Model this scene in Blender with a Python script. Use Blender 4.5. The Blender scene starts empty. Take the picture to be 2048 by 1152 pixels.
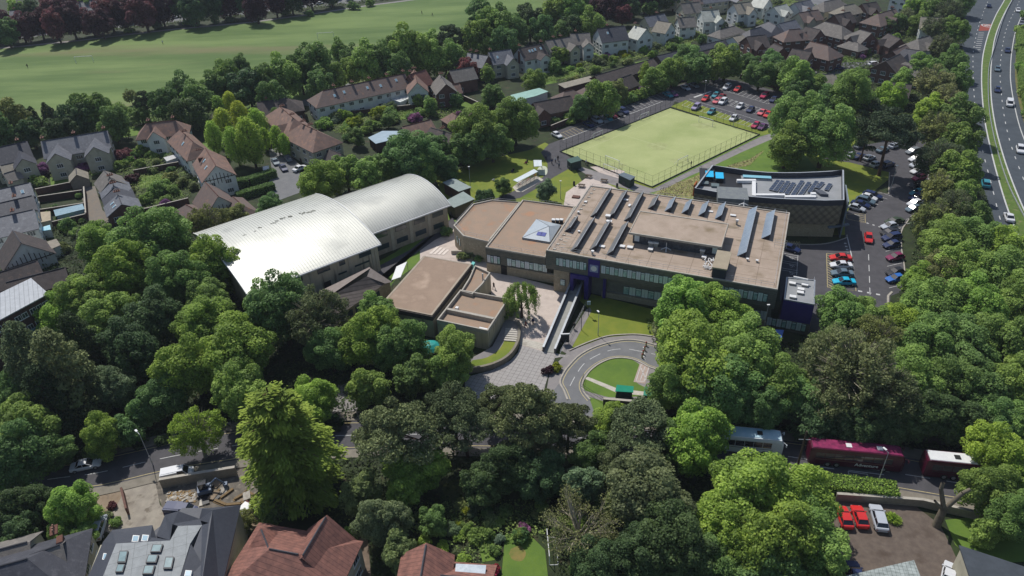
import bpy, bmesh, math, random
import numpy as np
from mathutils import Vector, Matrix
R = math.radians
random.seed(7)
D = bpy.data
SC = bpy.context.scene
COL = SC.collection
# ---------------- camera ----------------
F, H = 1450.0, 86.0                     # focal length in pixels of the 2048 px frame, camera height (m)
PITCH, ROLL = R(33.68155), R(2.26535)
FW = Vector((0, math.cos(PITCH), -math.sin(PITCH)))
_u0 = Vector((0, math.sin(PITCH), math.cos(PITCH)))
_r0 = Vector((1, 0, 0))
RT = _r0*math.cos(ROLL) - _u0*math.sin(ROLL)
UP = _r0*math.sin(ROLL) + _u0*math.cos(ROLL)
cam = D.cameras.new("camera"); co = D.objects.new("camera", cam); COL.objects.link(co)
m = Matrix((RT, UP, -FW)).transposed().to_4x4(); m.translation = (0, 0, H); co.matrix_world = m
cam.sensor_width = 36; cam.lens = 36*F/2048; cam.clip_start = 1; cam.clip_end = 4000
SC.camera = co
SC.render.resolution_x, SC.render.resolution_y = 1024, 576
# ---------------- light ----------------
SUN_AZ, SUN_EL = R(119), R(54)          # direction TO the sun (math azimuth), from the lamp post shadows
sd = Vector((math.cos(SUN_AZ)*math.cos(SUN_EL), math.sin(SUN_AZ)*math.cos(SUN_EL), math.sin(SUN_EL)))
sl = D.lights.new("sun", "SUN"); sl.energy = 4.0; sl.angle = R(.53); sl.color = (1, .965, .91)
so = D.objects.new("sun", sl); COL.objects.link(so); so.rotation_euler = sd.to_track_quat('Z', 'Y').to_euler()
w = D.worlds.new("World"); SC.world = w; w.use_nodes = True
nt = w.node_tree; bg = nt.nodes["Background"]; sky = nt.nodes.new("ShaderNodeTexSky")
sky.sky_type = 'NISHITA'; sky.sun_disc = False; sky.sun_elevation = SUN_EL; sky.sun_rotation = R(90)-SUN_AZ
nt.links.new(sky.outputs[0], bg.inputs[0]); bg.inputs[1].default_value = .1
SC.view_settings.view_transform = 'Standard'; SC.view_settings.look = 'None'
SC.view_settings.exposure = 0; SC.view_settings.gamma = 1
SC.cycles.max_bounces = 5; SC.cycles.diffuse_bounces = 3; SC.cycles.glossy_bounces = 2
SC.cycles.transmission_bounces = 3; SC.cycles.transparent_max_bounces = 4
SC.cycles.use_denoising = True
# ---------------- pixel <-> world ----------------
def G(x, y, z=0.0):
    r = FW*F + RT*(x-1024) + UP*(576-y)
    t = (z-H)/r.z
    return Vector((r.x*t, r.y*t, z))
def depth(p): return (Vector(p)-Vector((0, 0, H))).dot(FW)
def ppm(p): return F/depth(p)           # photo pixels per metre at a point
def PX(pts, z=0.0): return [G(x, y, z) for x, y in pts]
def proj(p):
    v = Vector(p)-Vector((0, 0, H)); d = v.dot(FW); return 1024+F*v.dot(RT)/d, 576-F*v.dot(UP)/d
def sm(pts, n=6, closed=False):
    P = [Vector(p) for p in pts]; out = []; N = len(P)
    for i in range(N if closed else N-1):
        a, b = P[i], P[(i+1) % N]
        p0 = P[i-1] if (closed or i > 0) else a*2-b
        p3 = P[(i+2) % N] if (closed or i+2 < N) else b*2-a
        for k in range(n):
            t = k/n
            out.append(((a*2)+(b-p0)*t+(p0*2-a*5+b*4-p3)*t*t+(a*3-p0-b*3+p3)*t**3)*.5)
    if not closed: out.append(P[-1])
    return out
# ---------------- materials ----------------
def C(h, k=1.12):
    c = [int(h[i:i+2], 16)/255 for i in (0, 2, 4)]
    return tuple(((v/12.92) if v < .04045 else ((v+.055)/1.055)**2.4)/k for v in c)
MATS = {}
def mat(name, c1, c2=None, scale=.5, rough=.85, metal=0, spec=.3, detail=6, ramp=(.35, .65), bump=0, bscale=None, objc=False, c3=None, s3=3.0, stretch=None, emit=0):
    if name in MATS: return MATS[name]
    m = D.materials.new(name); m.use_nodes = True; n = m.node_tree.nodes; l = m.node_tree.links; b = n["Principled BSDF"]
    b.inputs["Roughness"].default_value = rough; b.inputs["Metallic"].default_value = metal
    b.inputs["Specular IOR Level"].default_value = spec
    if isinstance(c1, str): c1 = C(c1)
    if isinstance(c2, str): c2 = C(c2)
    if isinstance(c3, str): c3 = C(c3)
    src = None
    if objc:
        oi = n.new("ShaderNodeObjectInfo"); src = oi.outputs["Color"]
    if c2 is not None or bump:
        tc = n.new("ShaderNodeTexCoord") if objc else n.new("ShaderNodeNewGeometry")
        vec = tc.outputs["Object"] if objc else tc.outputs["Position"]
        if stretch:
            mp = n.new("ShaderNodeMapping"); mp.inputs["Scale"].default_value = stretch[1]
            mp.inputs["Rotation"].default_value = (0, 0, stretch[0]); l.new(vec, mp.inputs[0]); vec = mp.outputs[0]
    if c2 is not None:
        no = n.new("ShaderNodeTexNoise"); no.inputs["Scale"].default_value = scale; no.inputs["Detail"].default_value = detail
        no.inputs["Roughness"].default_value = .62
        l.new(vec, no.inputs["Vector"])
        mr = n.new("ShaderNodeMapRange"); mr.inputs[1].default_value = ramp[0]; mr.inputs[2].default_value = ramp[1]; l.new(no.outputs[0], mr.inputs[0])
        mx = n.new("ShaderNodeMix"); mx.data_type = 'RGBA'; l.new(mr.outputs[0], mx.inputs[0])
        mx.inputs[6].default_value = (*c1, 1); mx.inputs[7].default_value = (*c2, 1); out = mx.outputs[2]
        if objc:
            mx.inputs[6].default_value = (1, 1, 1, 1); mx.inputs[7].default_value = (*c2, 1)
            mu = n.new("ShaderNodeMix"); mu.data_type = 'RGBA'; mu.blend_type = 'MULTIPLY'; mu.inputs[0].default_value = 1
            l.new(src, mu.inputs[6]); l.new(out, mu.inputs[7]); out = mu.outputs[2]
        if c3 is not None:
            n3 = n.new("ShaderNodeTexNoise"); n3.inputs["Scale"].default_value = s3; n3.inputs["Detail"].default_value = 4; l.new(vec, n3.inputs["Vector"])
            m3 = n.new("ShaderNodeMapRange"); m3.inputs[1].default_value = .56; m3.inputs[2].default_value = .72; l.new(n3.outputs[0], m3.inputs[0])
            x3 = n.new("ShaderNodeMix"); x3.data_type = 'RGBA'; l.new(m3.outputs[0], x3.inputs[0]); l.new(out, x3.inputs[6]); x3.inputs[7].default_value = (*c3, 1); out = x3.outputs[2]
        l.new(out, b.inputs["Base Color"])
    elif objc: l.new(src, b.inputs["Base Color"])
    else: b.inputs["Base Color"].default_value = (*c1, 1)
    if bump:
        nb = n.new("ShaderNodeTexNoise"); nb.inputs["Scale"].default_value = bscale or scale*4; nb.inputs["Detail"].default_value = 5; l.new(vec, nb.inputs["Vector"])
        bp = n.new("ShaderNodeBump"); bp.inputs["Strength"].default_value = bump; bp.inputs["Distance"].default_value = .1
        l.new(nb.outputs[0], bp.inputs["Height"]); l.new(bp.outputs[0], b.inputs["Normal"])
    MATS[name] = m
    return m
def banded(name, ca, cb, direction, period, rough=.7, duty=.5, axis2=None, spec=.3, metal=0, dark=.55):
    """stripes laid across a world direction: tile courses, cladding boards, slab joints"""
    if name in MATS: return MATS[name]
    m = mat(name, ca, cb, scale=1.1, rough=rough, spec=spec, metal=metal); n = m.node_tree.nodes; l = m.node_tree.links; b = n["Principled BSDF"]
    old = b.inputs["Base Color"].links[0].from_socket
    g = n.new("ShaderNodeNewGeometry"); out = old
    for dr in [direction]+([axis2] if axis2 else []):
        dp = n.new("ShaderNodeVectorMath"); dp.operation = 'DOT_PRODUCT'; l.new(g.outputs["Position"], dp.inputs[0]); dp.inputs[1].default_value = dr
        ml = n.new("ShaderNodeMath"); ml.operation = 'MULTIPLY'; l.new(dp.outputs["Value"], ml.inputs[0]); ml.inputs[1].default_value = 1/period
        fr = n.new("ShaderNodeMath"); fr.operation = 'FRACT'; l.new(ml.outputs[0], fr.inputs[0])
        gt = n.new("ShaderNodeMath"); gt.operation = 'LESS_THAN'; l.new(fr.outputs[0], gt.inputs[0]); gt.inputs[1].default_value = duty
        mx = n.new("ShaderNodeMix"); mx.data_type = 'RGBA'; mx.blend_type = 'MULTIPLY'; l.new(gt.outputs[0], mx.inputs[0]); l.new(out, mx.inputs[6]); mx.inputs[7].default_value = (dark, dark, dark, 1); out = mx.outputs[2]
    l.new(out, b.inputs["Base Color"]); return m
# ---------------- meshes ----------------
class MB:
    def __init__(s): s.v = []; s.f = []; s.mi = []
    def poly(s, pts, mi=0):
        i = len(s.v); s.v += [Vector(p) for p in pts]; s.f.append(tuple(range(i, i+len(pts)))); s.mi.append(mi); return s
    def prism(s, pts, z0, z1, mi=0, top=None, bottom=True, sides=True):
        n = len(pts); a = sum(pts[i][0]*pts[(i+1) % n][1]-pts[(i+1) % n][0]*pts[i][1] for i in range(n))
        if a < 0: pts = pts[::-1]
        lo = [Vector((p[0], p[1], z0)) for p in pts]; hi = [Vector((p[0], p[1], z1)) for p in pts]
        s.poly(hi, mi if top is None else top)
        if bottom: s.poly(lo[::-1], mi)
        if sides:
            for i in range(n): j = (i+1) % n; s.poly([lo[i], lo[j], hi[j], hi[i]], mi)
        return s
    def hull8(s, lo, hi, mi=0):
        s.poly(lo[::-1], mi); s.poly(hi, mi)
        for i in range(len(lo)): j = (i+1) % len(lo); s.poly([lo[i], lo[j], hi[j], hi[i]], mi)
        return s
    def box(s, c, e1, e2, e3, mi=0):
        c, e1, e2, e3 = map(Vector, (c, e1, e2, e3))
        q = [c-e1-e2-e3, c+e1-e2-e3, c+e1+e2-e3, c-e1+e2-e3]; return s.hull8(q, [p+e3*2 for p in q], mi)
    def bx(s, x0, x1, y0, y1, z0, z1, mi=0):
        return s.prism([(x0, y0), (x1, y0), (x1, y1), (x0, y1)], z0, z1, mi)
    def tube(s, a, b, r0, r1=None, n=8, mi=0, caps=True):
        a, b = Vector(a), Vector(b); r1 = r0 if r1 is None else r1; d = (b-a).normalized()
        x = d.orthogonal().normalized(); y = d.cross(x); i = len(s.v)
        for p, r in ((a, r0), (b, r1)):
            s.v += [p+(x*math.cos(t)+y*math.sin(t))*r for t in [2*math.pi*k/n for k in range(n)]]
        for k in range(n): j = (k+1) % n; s.f.append((i+k, i+j, i+n+j, i+n+k)); s.mi.append(mi)
        if caps: s.f.append(tuple(range(i+n-1, i-1, -1))); s.mi.append(mi); s.f.append(tuple(range(i+n, i+2*n))); s.mi.append(mi)
        return s
    def strip(s, pts, w, z0, z1, mi=0, off=0, top=None, closed=False):
        """a wall or kerb w wide along a line; z may be numbers or lists"""
        P = [Vector((p[0], p[1], 0)) for p in pts]; n = len(P); L, Rr = [], []
        for i in range(n):
            a = P[i-1] if (i > 0 or closed) else P[i]; b = P[(i+1) % n] if (i < n-1 or closed) else P[i]
            t = (b-a).normalized(); nn = Vector((-t.y, t.x, 0)); L.append(P[i]+nn*(off+w/2)); Rr.append(P[i]+nn*(off-w/2))
        Z0 = z0 if isinstance(z0, (list, tuple)) else [z0]*n; Z1 = z1 if isinstance(z1, (list, tuple)) else [z1]*n
        tp = mi if top is None else top
        def pt(p, z): return Vector((p.x, p.y, z))
        for i in range(n if closed else n-1):
            j = (i+1) % n
            s.poly([pt(Rr[i], Z1[i]), pt(Rr[j], Z1[j]), pt(L[j], Z1[j]), pt(L[i], Z1[i])], tp)
            if Z0[i] != Z1[i] or Z0[j] != Z1[j]:
                s.poly([pt(L[i], Z0[i]), pt(L[i], Z1[i]), pt(L[j], Z1[j]), pt(L[j], Z0[j])], mi)
                s.poly([pt(Rr[i], Z0[i]), pt(Rr[j], Z0[j]), pt(Rr[j], Z1[j]), pt(Rr[i], Z1[i])], mi)
        if not closed and Z0[0] != Z1[0]:
            s.poly([pt(L[0], Z0[0]), pt(Rr[0], Z0[0]), pt(Rr[0], Z1[0]), pt(L[0], Z1[0])], mi)
            s.poly([pt(Rr[-1], Z0[-1]), pt(L[-1], Z0[-1]), pt(L[-1], Z1[-1]), pt(Rr[-1], Z1[-1])], mi)
        return s
    def build(s, name, mats, parent=None, smooth=False, local=True):
        me = D.meshes.new(name)
        off = parent_world(parent) if (parent is not None and local) else Vector((0, 0, 0))
        me.from_pydata([tuple(v-off) for v in s.v], [], s.f)
        if not isinstance(mats, (list, tuple)): mats = [mats]
        for m_ in mats: me.materials.append(m_)
        me.polygons.foreach_set('material_index', s.mi)
        if smooth: me.polygons.foreach_set('use_smooth', [True]*len(s.f))
        o = D.objects.new(name, me); COL.objects.link(o)
        if parent is not None: o.parent = parent
        return o
def parent_world(p):
    v = Vector((0, 0, 0))
    while p is not None: v = v+p.location; p = p.parent
    return v
PEND = []      # (object, description, place phrase) -> label at the end
def tag(o, label, cat, group=None, px=None):
    if group: o['group'] = group
    o['category'] = cat; o['label'] = label; PEND.append((o, px))
    return o
def thing(name, loc, label, cat, group=None, rot=0):
    o = D.objects.new(name, None); COL.objects.link(o); o.location = loc; o.rotation_euler = (0, 0, rot); o.empty_display_size = .2
    return tag(o, label, cat, group)
def struct(name, mb, m):
    o = mb.build(name, m); o['kind'] = 'structure'; return o
def sheet(name, pts, z, m, smooth=0):
    if smooth: pts = [(p.x, p.y) for p in sm([(x, y, 0) for x, y in pts], smooth, True)]
    return struct(name, MB().poly([Vector((p.x, p.y, z)) for p in PX(pts)]), m)
def inst(mesh_obj, parent, name=None, loc=(0, 0, 0), rot=None, scale=None):
    o = mesh_obj.copy(); COL.objects.link(o); o.parent = parent
    if name: o.name = name
    o.location = loc
    if rot is not None: o.rotation_euler = rot
    if scale is not None: o.scale = scale
    return o
class Frame:
    """local axes of a building: u along its long side, v to its back"""
    def __init__(s, o, ax):
        s.o = Vector((o[0], o[1], 0)); s.u = Vector((ax[0], ax[1], 0)).normalized(); s.w = Vector((-s.u.y, s.u.x, 0))
    def p(s, u, v, z=0): q = s.o+s.u*u+s.w*v; return Vector((q.x, q.y, z))
    def uv(s, x, y, z=0): q = G(x, y, z)-s.o; return q.dot(s.u), q.dot(s.w)
    def rect(s, u0, u1, v0, v1): return [s.p(u0, v0), s.p(u1, v0), s.p(u1, v1), s.p(u0, v1)]
    def box(s, mb, u0, u1, v0, v1, z0, z1, mi=0, top=None): return mb.prism(s.rect(u0, u1, v0, v1), z0, z1, mi, top)
# ---------------- setting ----------------
M_soil = mat('soil_and_rough_grass', C('232c16'), C('34421f'), scale=.3, c3=C('443d2a'), s3=.5, bump=.4)
M_lawn = mat('lawn', C('6d7d2a'), C('80872f'), scale=.35, c3=C('5c7422'), s3=.09, bump=.35, bscale=6)
M_lawn2 = mat('lawn_fresh', C('56722c'), C('66802f'), scale=.3, bump=.3, bscale=6)
M_field = mat('playing_field', C('4c6629'), C('6c8143'), scale=.024, ramp=(.4, .62), c3=C('746d4a'), s3=.016, stretch=(R(8), (.5, 2.2, 1)), bump=.2, bscale=3, detail=8)
M_asph = mat('asphalt', C('4b4a4d'), C('565458'), scale=.6, c3=C('444347'), s3=.12, bump=.1, bscale=12)
M_asph2 = mat('asphalt_worn', C('6f7072'), C('7b7b7c'), scale=.5, c3=C('666769'), s3=.15)
M_road = mat('road_asphalt', C('434a51'), C('4d545b'), scale=.35, c3=C('3f464d'), s3=.08)
M_dark = mat('asphalt_dark', C('45454a'), C('525257'), scale=.6)
M_path = mat('path_tarmac', C('858080'), C('928d8a'), scale=.5, c3=C('7a7573'), s3=.3)
M_plaza = mat('pale_paving', C('c0b2a8'), C('cdbfb4'), scale=.8, c3=C('b5a79c'), s3=.3)
M_pave = banded('block_paving', C('9f9a97'), C('aaa6a2'), (.92, -.39, 0), .9, duty=.08, axis2=(.39, .92, 0), rough=.9)
M_conc = mat('concrete', C('b8b2a6'), C('c8c2b6'), scale=1.2, c3=C('a29c90'), s3=.7)
M_white = mat('white_marking', C('d2d2d0'), C('b5b5b3'), scale=3)
M_yellow = mat('yellow_marking', C('c9a84e'), C('b09448'), scale=3)
M_cream = mat('cream_marking', C('c8b98a'), C('b3a67c'), scale=3)
M_red = mat('red_surfacing', C('96483c'), C('884034'), scale=2)
M_kerb = mat('kerb_stone', C('b4ada2'), C('a09a90'), scale=2)
M_dirt = mat('bare_ground', C('84735f'), C('998874'), scale=.6, c3=C('6c5f4e'), s3=1.2, bump=.3)
M_turf = mat('sand_filled_turf', C('9da76c'), C('adb47a'), scale=.09, c3=C('93a062'), s3=.06, detail=9)
g = MB(); g.poly([(-1500, 20, 0), (1500, 20, 0), (1500, 1800, 0), (-1500, 1800, 0)]); struct('ground', g, M_soil)
sheet('field', [(-60, 99), (0, 95), (60, 92), (160, 82), (250, 71), (350, 60), (500, 46), (612, 31), (737, 12), (824, 1), (1000, -25), (1300, -60), (1200, 20), (1100, 40), (950, 90), (850, 130), (700, 170), (500, 215), (300, 245), (100, 262), (-60, 270)], .02, M_field)
p = PX([(-60, 98), (7, 96), (50, 92), (160, 81), (250, 70), (350, 58.5), (500, 45), (612, 30), (737, 11), (824, 0), (1000, -26), (1200, -52)])
struct('footpath', MB().strip(p, 2.4, .04, .04), M_path)
sheet('far_road', [(-60, 92), (0, 84), (150, 64), (400, 40), (600, 18), (760, 0), (900, -20), (890, -32), (740, -10), (590, 4), (390, 22), (150, 46), (0, 62), (-60, 68)], .03, M_asph2)
# dual carriageway
LE = [(1935, -60), (1930, 20), (1922, 70), (1918, 110), (1922, 160), (1935, 240), (1955, 330), (1985, 430), (2030, 530), (2090, 640)]
LW = [(2022, -50), (2011, -5), (1992, 30), (1977, 67), (1966, 110), (1963, 150), (1964, 190), (1969, 240), (1979, 290), (1994, 350), (2012, 410), (2031, 460), (2062, 530), (2110, 620)]
RWl = [(2045, -40), (2024, 0), (2005, 35), (1990, 75), (1983, 120), (1981, 160), (1983, 205), (1991, 255), (2004, 305), (2019, 350), (2041, 405), (2080, 490), (2130, 590)]
RE = [(2090, -40), (2066, -5), (2050, 18), (2032, 60), (2024, 100), (2021, 135), (2022, 170), (2032, 225), (2047, 275), (2085, 360), (2140, 470)]
VE = [(2105, -30), (2080, 5), (2062, 35), (2040, 75), (2032, 110), (2030, 145), (2033, 180), (2045, 235), (2062, 285), (2100, 370), (2160, 470)]
def smp(l, n=5): return [(p.x, p.y) for p in sm([(x, y, 0) for x, y in l], n)]
LE, LW, RWl, RE, VE = map(smp, (LE, LW, RWl, RE, VE))
sheet('road', LE+VE[::-1], .02, M_road)
g = MB(); a, b = PX(LW), PX(RWl)
lo = [Vector((p.x, p.y, .02)) for p in a+b[::-1]]; g.prism(lo, .02, .14); struct('median', g, mat('median_grass', C('5e7432'), C('4e6629'), scale=.5, c3=C('7d7a52'), s3=.8))
g = MB(); g.strip(a, .35, .15, .15); g.strip(b, .35, .15, .15)
for l_, off, zz in ((a, .9, .03), (b, -.9, .03), (PX(RE), 0, .03)): g.strip(l_, .28, zz, zz, off=off)
def dashes(mb, pts, w_, on, off, z, ph=0, mi=0):
    """broken line along points"""
    s = -ph
    for i in range(len(pts)-1):
        a_, b_ = Vector((pts[i][0], pts[i][1], 0)), Vector((pts[i+1][0], pts[i+1][1], 0)); L = (b_-a_).length
        if L < 1e-6: continue
        t = (b_-a_)/L; pos = 0.0
        while pos < L:
            k = (s+pos) % (on+off)
            st = min((on-k) if k < on else (on+off-k), L-pos)
            if st < 1e-4: st = 1e-3
            if k < on: mb.strip([a_+t*pos, a_+t*(pos+st)], w_, z, z, mi)
            pos += st
        s += L
c1 = [((x1+x0)/2, y0) for (x0, y0), (x1, _) in zip(LE, LW)]
dashes(g, PX(smp([(1995, -30), (1977, 0), (1958, 50), (1947, 100), (1946, 130), (1947, 170), (1952, 230), (1965, 300), (1983, 370), (1998, 430), (2018, 500)])), .22, 2, 5, .03)
dashes(g, PX(smp([(2050, -20), (2030, 20), (2012, 60), (2004, 100), (2000, 140), (2002, 180), (2008, 230), (2019, 280), (2036, 330), (2060, 390)])), .22, 2, 5, .03)
for k in range(9):                       # rumble bars beside the median
    y = 66+k*4.2; x = 1957-k*.9; q = PX([(x, y), (x+11, y)]); g.strip(q, .5, .03, .03)
struct('road_marking', g, M_white)
sheet('road_surfacing', [(1961, 49), (1985, 48), (1980, 61), (1957, 62)], .03, M_red)
c0 = G(1974, 51.5); g = MB()
g.strip([c0+Vector((1.75*math.cos(t), 2.6*math.sin(t), 0)) for t in [k*R(20) for k in range(18)]], .5, .04, .04, closed=True)
struct('speed_roundel', g, M_white)
def text(body, size, m, parent, mw, name='lettering', ext=.0, bold=False):
    cu = D.curves.new(name, 'FONT'); cu.body = body; cu.size = size; cu.extrude = ext; cu.align_x = 'CENTER'; cu.align_y = 'CENTER'; cu.resolution_u = 2
    if bold: cu.offset = size*.02
    t = D.objects.new(name, cu); COL.objects.link(t); dg = bpy.context.evaluated_depsgraph_get()
    me = D.meshes.new_from_object(t.evaluated_get(dg)); D.objects.remove(t)
    o = D.objects.new(name, me); me.materials.clear(); me.materials.append(m); COL.objects.link(o)
    if parent is not None: o.parent = parent
    o.matrix_local = mw; return o
t = text('40', 2.6, M_white, None, Matrix.Translation((c0.x, c0.y, .045)) @ Matrix.Diagonal((.85, 1.3, 1, 1)), bold=True); t['kind'] = 'structure'; t.name = 'speed_lettering'
sheet('verge', [(p[0]+0, p[1]) for p in VE]+[(2200, 470), (2200, -60)], .03, mat('verge_grass', C('5f6a30'), C('7d6f4c'), scale=.4))
# school grounds
sheet('lawn', [(860, 330), (905, 345), (960, 322), (1060, 300), (1090, 285), (1120, 300), (1145, 330), (1170, 372), (1340, 352), (1420, 330), (1500, 345), (1560, 300), (1640, 240), (1720, 270), (1700, 300), (1795, 345), (1700, 420), (1692, 470), (1560, 470), (1500, 400), (1200, 400), (1160, 440), (900, 440), (880, 380)], .02, M_lawn)
sheet('lawn', [(1130, 575), (1330, 625), (1480, 640), (1500, 720), (1400, 700), (1320, 676), (1270, 670), (1210, 675), (1160, 694), (1138, 702), (1141, 690), (1180, 620)], .02, M_lawn)
sheet('lawn', [(1480, 268), (1540, 262), (1600, 300), (1640, 345), (1500, 346), (1430, 332), (1400, 345), (1330, 398), (1200, 396), (1305, 380)], .026, M_lawn2)
sheet('bank', [(1500, 318), (1530, 300), (1500, 330), (1440, 345), (1390, 395), (1290, 402), (1320, 378), (1400, 350)], .032, mat('wildflower_bank', C('968f62'), C('7f8a45'), scale=1.2, c3=C('a58a80'), s3=1.6))
sheet('lawn', [(690, 560), (790, 505), (845, 465), (880, 440), (870, 430), (900, 420), (930, 440), (905, 470), (850, 520), (790, 560), (770, 590), (700, 590)], .02, M_lawn2)
sheet('lawn', [(1165, 744), (1172, 740), (1190, 728), (1220, 716), (1255, 717), (1278, 728), (1283, 740), (1270, 762), (1300, 780), (1310, 790), (1230, 795), (1200, 790), (1155, 775), (1160, 760)], .024, M_lawn2, 3)
sheet('lawn', [(1150, 785), (1205, 802), (1240, 815), (1250, 850), (1200, 850), (1175, 815)], .024, M_lawn2)
# pitch and tarmac round it
pA, pB, pC, pD = (1120, 304), (1340, 216), (1519, 270), (1304, 375)
sheet('car_park', [(1098, 268), (1180, 238), (1300, 192), (1395, 156), (1430, 154), (1480, 162), (1560, 184), (1620, 205), (1620, 262), (1570, 262), (1530, 262), (1350, 203), (1343, 214), (1121, 301), (1150, 322), (1146, 333), (1110, 353), (1075, 376), (1040, 396), (1000, 404), (985, 400), (1045, 375), (1085, 355), (1095, 345), (1095, 327), (1082, 305), (1098, 288), (1130, 276)], .03, M_asph)
sheet('grass_strip', [(1342, 213), (1372, 200), (1385, 205), (1530, 256), (1560, 262), (1523, 271)], .036, M_lawn)
sheet('pitch', [pA, pB, pC, pD], .05, M_turf)
sheet('footpath', [(1306, 378), (1522, 273), (1560, 262), (1575, 266), (1540, 280), (1480, 306), (1420, 335), (1380, 352), (1330, 378), (1300, 386), (1290, 388), (1190, 360), (1155, 338), (1150, 330)], .036, M_path)
sheet('terrace', [(1127, 412), (1132, 385), (1150, 372), (1178, 352), (1215, 368), (1250, 385), (1300, 395), (1290, 402), (1180, 404), (1140, 416)], .03, M_plaza)
g = MB()
pb = PX([(1158, 305), (1342, 227), (1490, 270), (1304, 361), (1158, 305)]); 
struct('pitch_marking', g.strip(pb, .12, .06, .06).strip(PX([(1240, 268), (1396, 316)]), .12, .06, .06), mat('turf_line', C('c6ca9a'), C('b8be88'), scale=2))
g = MB()
for x, y, a_, b_ in ((1225, 333, 4, 2.4), (1408, 251, 4, 2.4), (1205, 279, 3, 2), (1360, 322, 3, 2), (1316, 293, 3, 3)): c0 = G(x, y); g.poly([c0+Vector((a_*math.cos(t)*(1+.2*math.sin(3*t)), b_*math.sin(t), .056)) for t in [R(20*i) for i in range(18)]])
struct('pitch_wear', g, mat('worn_turf', C('aab07c'), C('989f66'), scale=.6))
sheet('storage_pad', [(1212, 331), (1250, 343), (1237, 357), (1198, 345), (1180, 334)], .055, M_plaza)
# east car park
EP = [(1640, 318), (1690, 296), (1760, 285), (1800, 262), (1850, 270), (1856, 330), (1857, 362), (1855, 375), (1848, 400), (1806, 455), (1801, 470), (1803, 500), (1808, 530), (1811, 560), (1800, 585), (1781, 592), (1776, 640), (1775, 700), (1700, 690), (1600, 660), (1560, 600), (1560, 470), (1568, 488), (1640, 488), (1690, 478), (1690, 430), (1714, 392), (1740, 386), (1777, 388), (1779, 345), (1700, 325)]
sheet('car_park', EP, .026, M_asph)
g = MB(); g.strip(PX([(1857, 340), (1857, 362), (1848, 400), (1806, 455), (1801, 468), (1803, 500), (1808, 530), (1811, 560)]), .25, .03, .13)
g.strip(PX(smp([(1562, 484), (1600, 489), (1650, 488), (1690, 477), (1694, 470)])), .25, .03, .13); g.strip(PX([(1784, 584), (1776, 592), (1775, 640)]), .4, .03, .13)
g.strip(PX([(1779, 345), (1777, 388), (1745, 386)]), .25, .03, .13)
struct('kerb', g, M_kerb)
# front road, plaza and footways
RO = [(1135, 800), (1128, 782), (1120, 765), (1128, 745), (1142, 727), (1160, 710), (1185, 696), (1215, 686), (1250, 680), (1280, 682), (1310, 690), (1360, 705)]
RI = [(1180, 800), (1168, 785), (1164, 770), (1170, 755), (1182, 740), (1200, 727), (1222, 718), (1245, 716), (1268, 720), (1286, 728), (1300, 735), (1350, 750)]
RO, RI = smp(RO), smp(RI)
sheet('footway', [(1100, 740), (1138, 702), (1160, 694), (1210, 675), (1270, 670), (1320, 676), (1400, 700), (1400, 760), (1280, 800), (1160, 820), (1090, 800)], .022, M_path)
sheet('road', RO+RI[::-1], .034, M_asph2)
sheet('lane', [(1120, 765), (1164, 770), (1180, 800), (1190, 830), (1185, 870), (1120, 870), (1090, 830), (1100, 790)], .03, M_asph2)
g = MB(); g.strip(PX(RO), .3, .03, .15); g.strip(PX(RI), .3, .03, .15)
g.strip(PX(smp([(1138, 702), (1160, 692), (1185, 682), (1215, 673), (1245, 670), (1280, 670), (1320, 677), (1350, 688)])), .25, .03, .2); struct('kerb', g, M_kerb)
g = MB(); g.strip(PX(RO), .12, .045, .045, off=-.5); g.strip(PX(RI), .12, .045, .045, off=.5); struct('yellow_line', g, M_cream)
g = MB(); dashes(g, PX(smp([(1140, 772), (1152, 750), (1168, 728), (1192, 712), (1220, 701), (1250, 698), (1276, 702), (1310, 709)])), .14, 2.6, 1.6, .045)
for i in range(5): g.strip([G(1286+i*.3, 694+i*6), G(1289+i*.3, 696+i*6)], .35, .045, .045)
for a_, b_ in (((1283, 728), (1272, 762)), ((1298, 734), (1288, 764)), ((1283, 728), (1298, 734)), ((1272, 762), (1288, 764)), ((1282, 736), (1292, 760)), ((1290, 734), (1280, 762))): g.strip(PX([a_, b_]), .12, .05, .05)
struct('road_marking', g, M_white)
sheet('bay', [(1280, 726), (1300, 733), (1290, 768), (1267, 764)], .042, M_red if 0 else mat('pink_paving', C('b7a49a'), C('a89589'), scale=2))
sheet('plaza', [(978, 540), (1010, 548), (1090, 568), (1150, 585), (1095, 690), (1083, 702), (1040, 690), (1042, 655), (1010, 640), (985, 600), (975, 560)], .03, M_plaza)
sheet('forecourt', [(1040, 690), (1083, 702), (1141, 712), (1110, 716), (1098, 745), (1085, 790), (1030, 800), (960, 800), (930, 790), (930, 755), (985, 740), (1020, 722), (1036, 705)], .034, M_pave)
g = MB()
for i in range(4): g.prism([G(1038-i*1.2, 688-i*3.2+.5), G(1084+i*1.2, 700-i*3.2+.5), G(1085+i*1.2, 697-i*3.2+.5), G(1038.5-i*1.2, 684.6-i*3.2+.5)], .03, .06+.02*i)
struct('plaza_step', g, M_conc)
sheet('footway', [(1141, 712), (1120, 700), (1172, 620), (1180, 615), (1183, 622), (1141, 700)], .04, M_path)
sheet('path', [(1168, 757), (1176, 754), (1234, 777), (1300, 785), (1300, 793), (1234, 786)], .04, M_conc)
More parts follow.
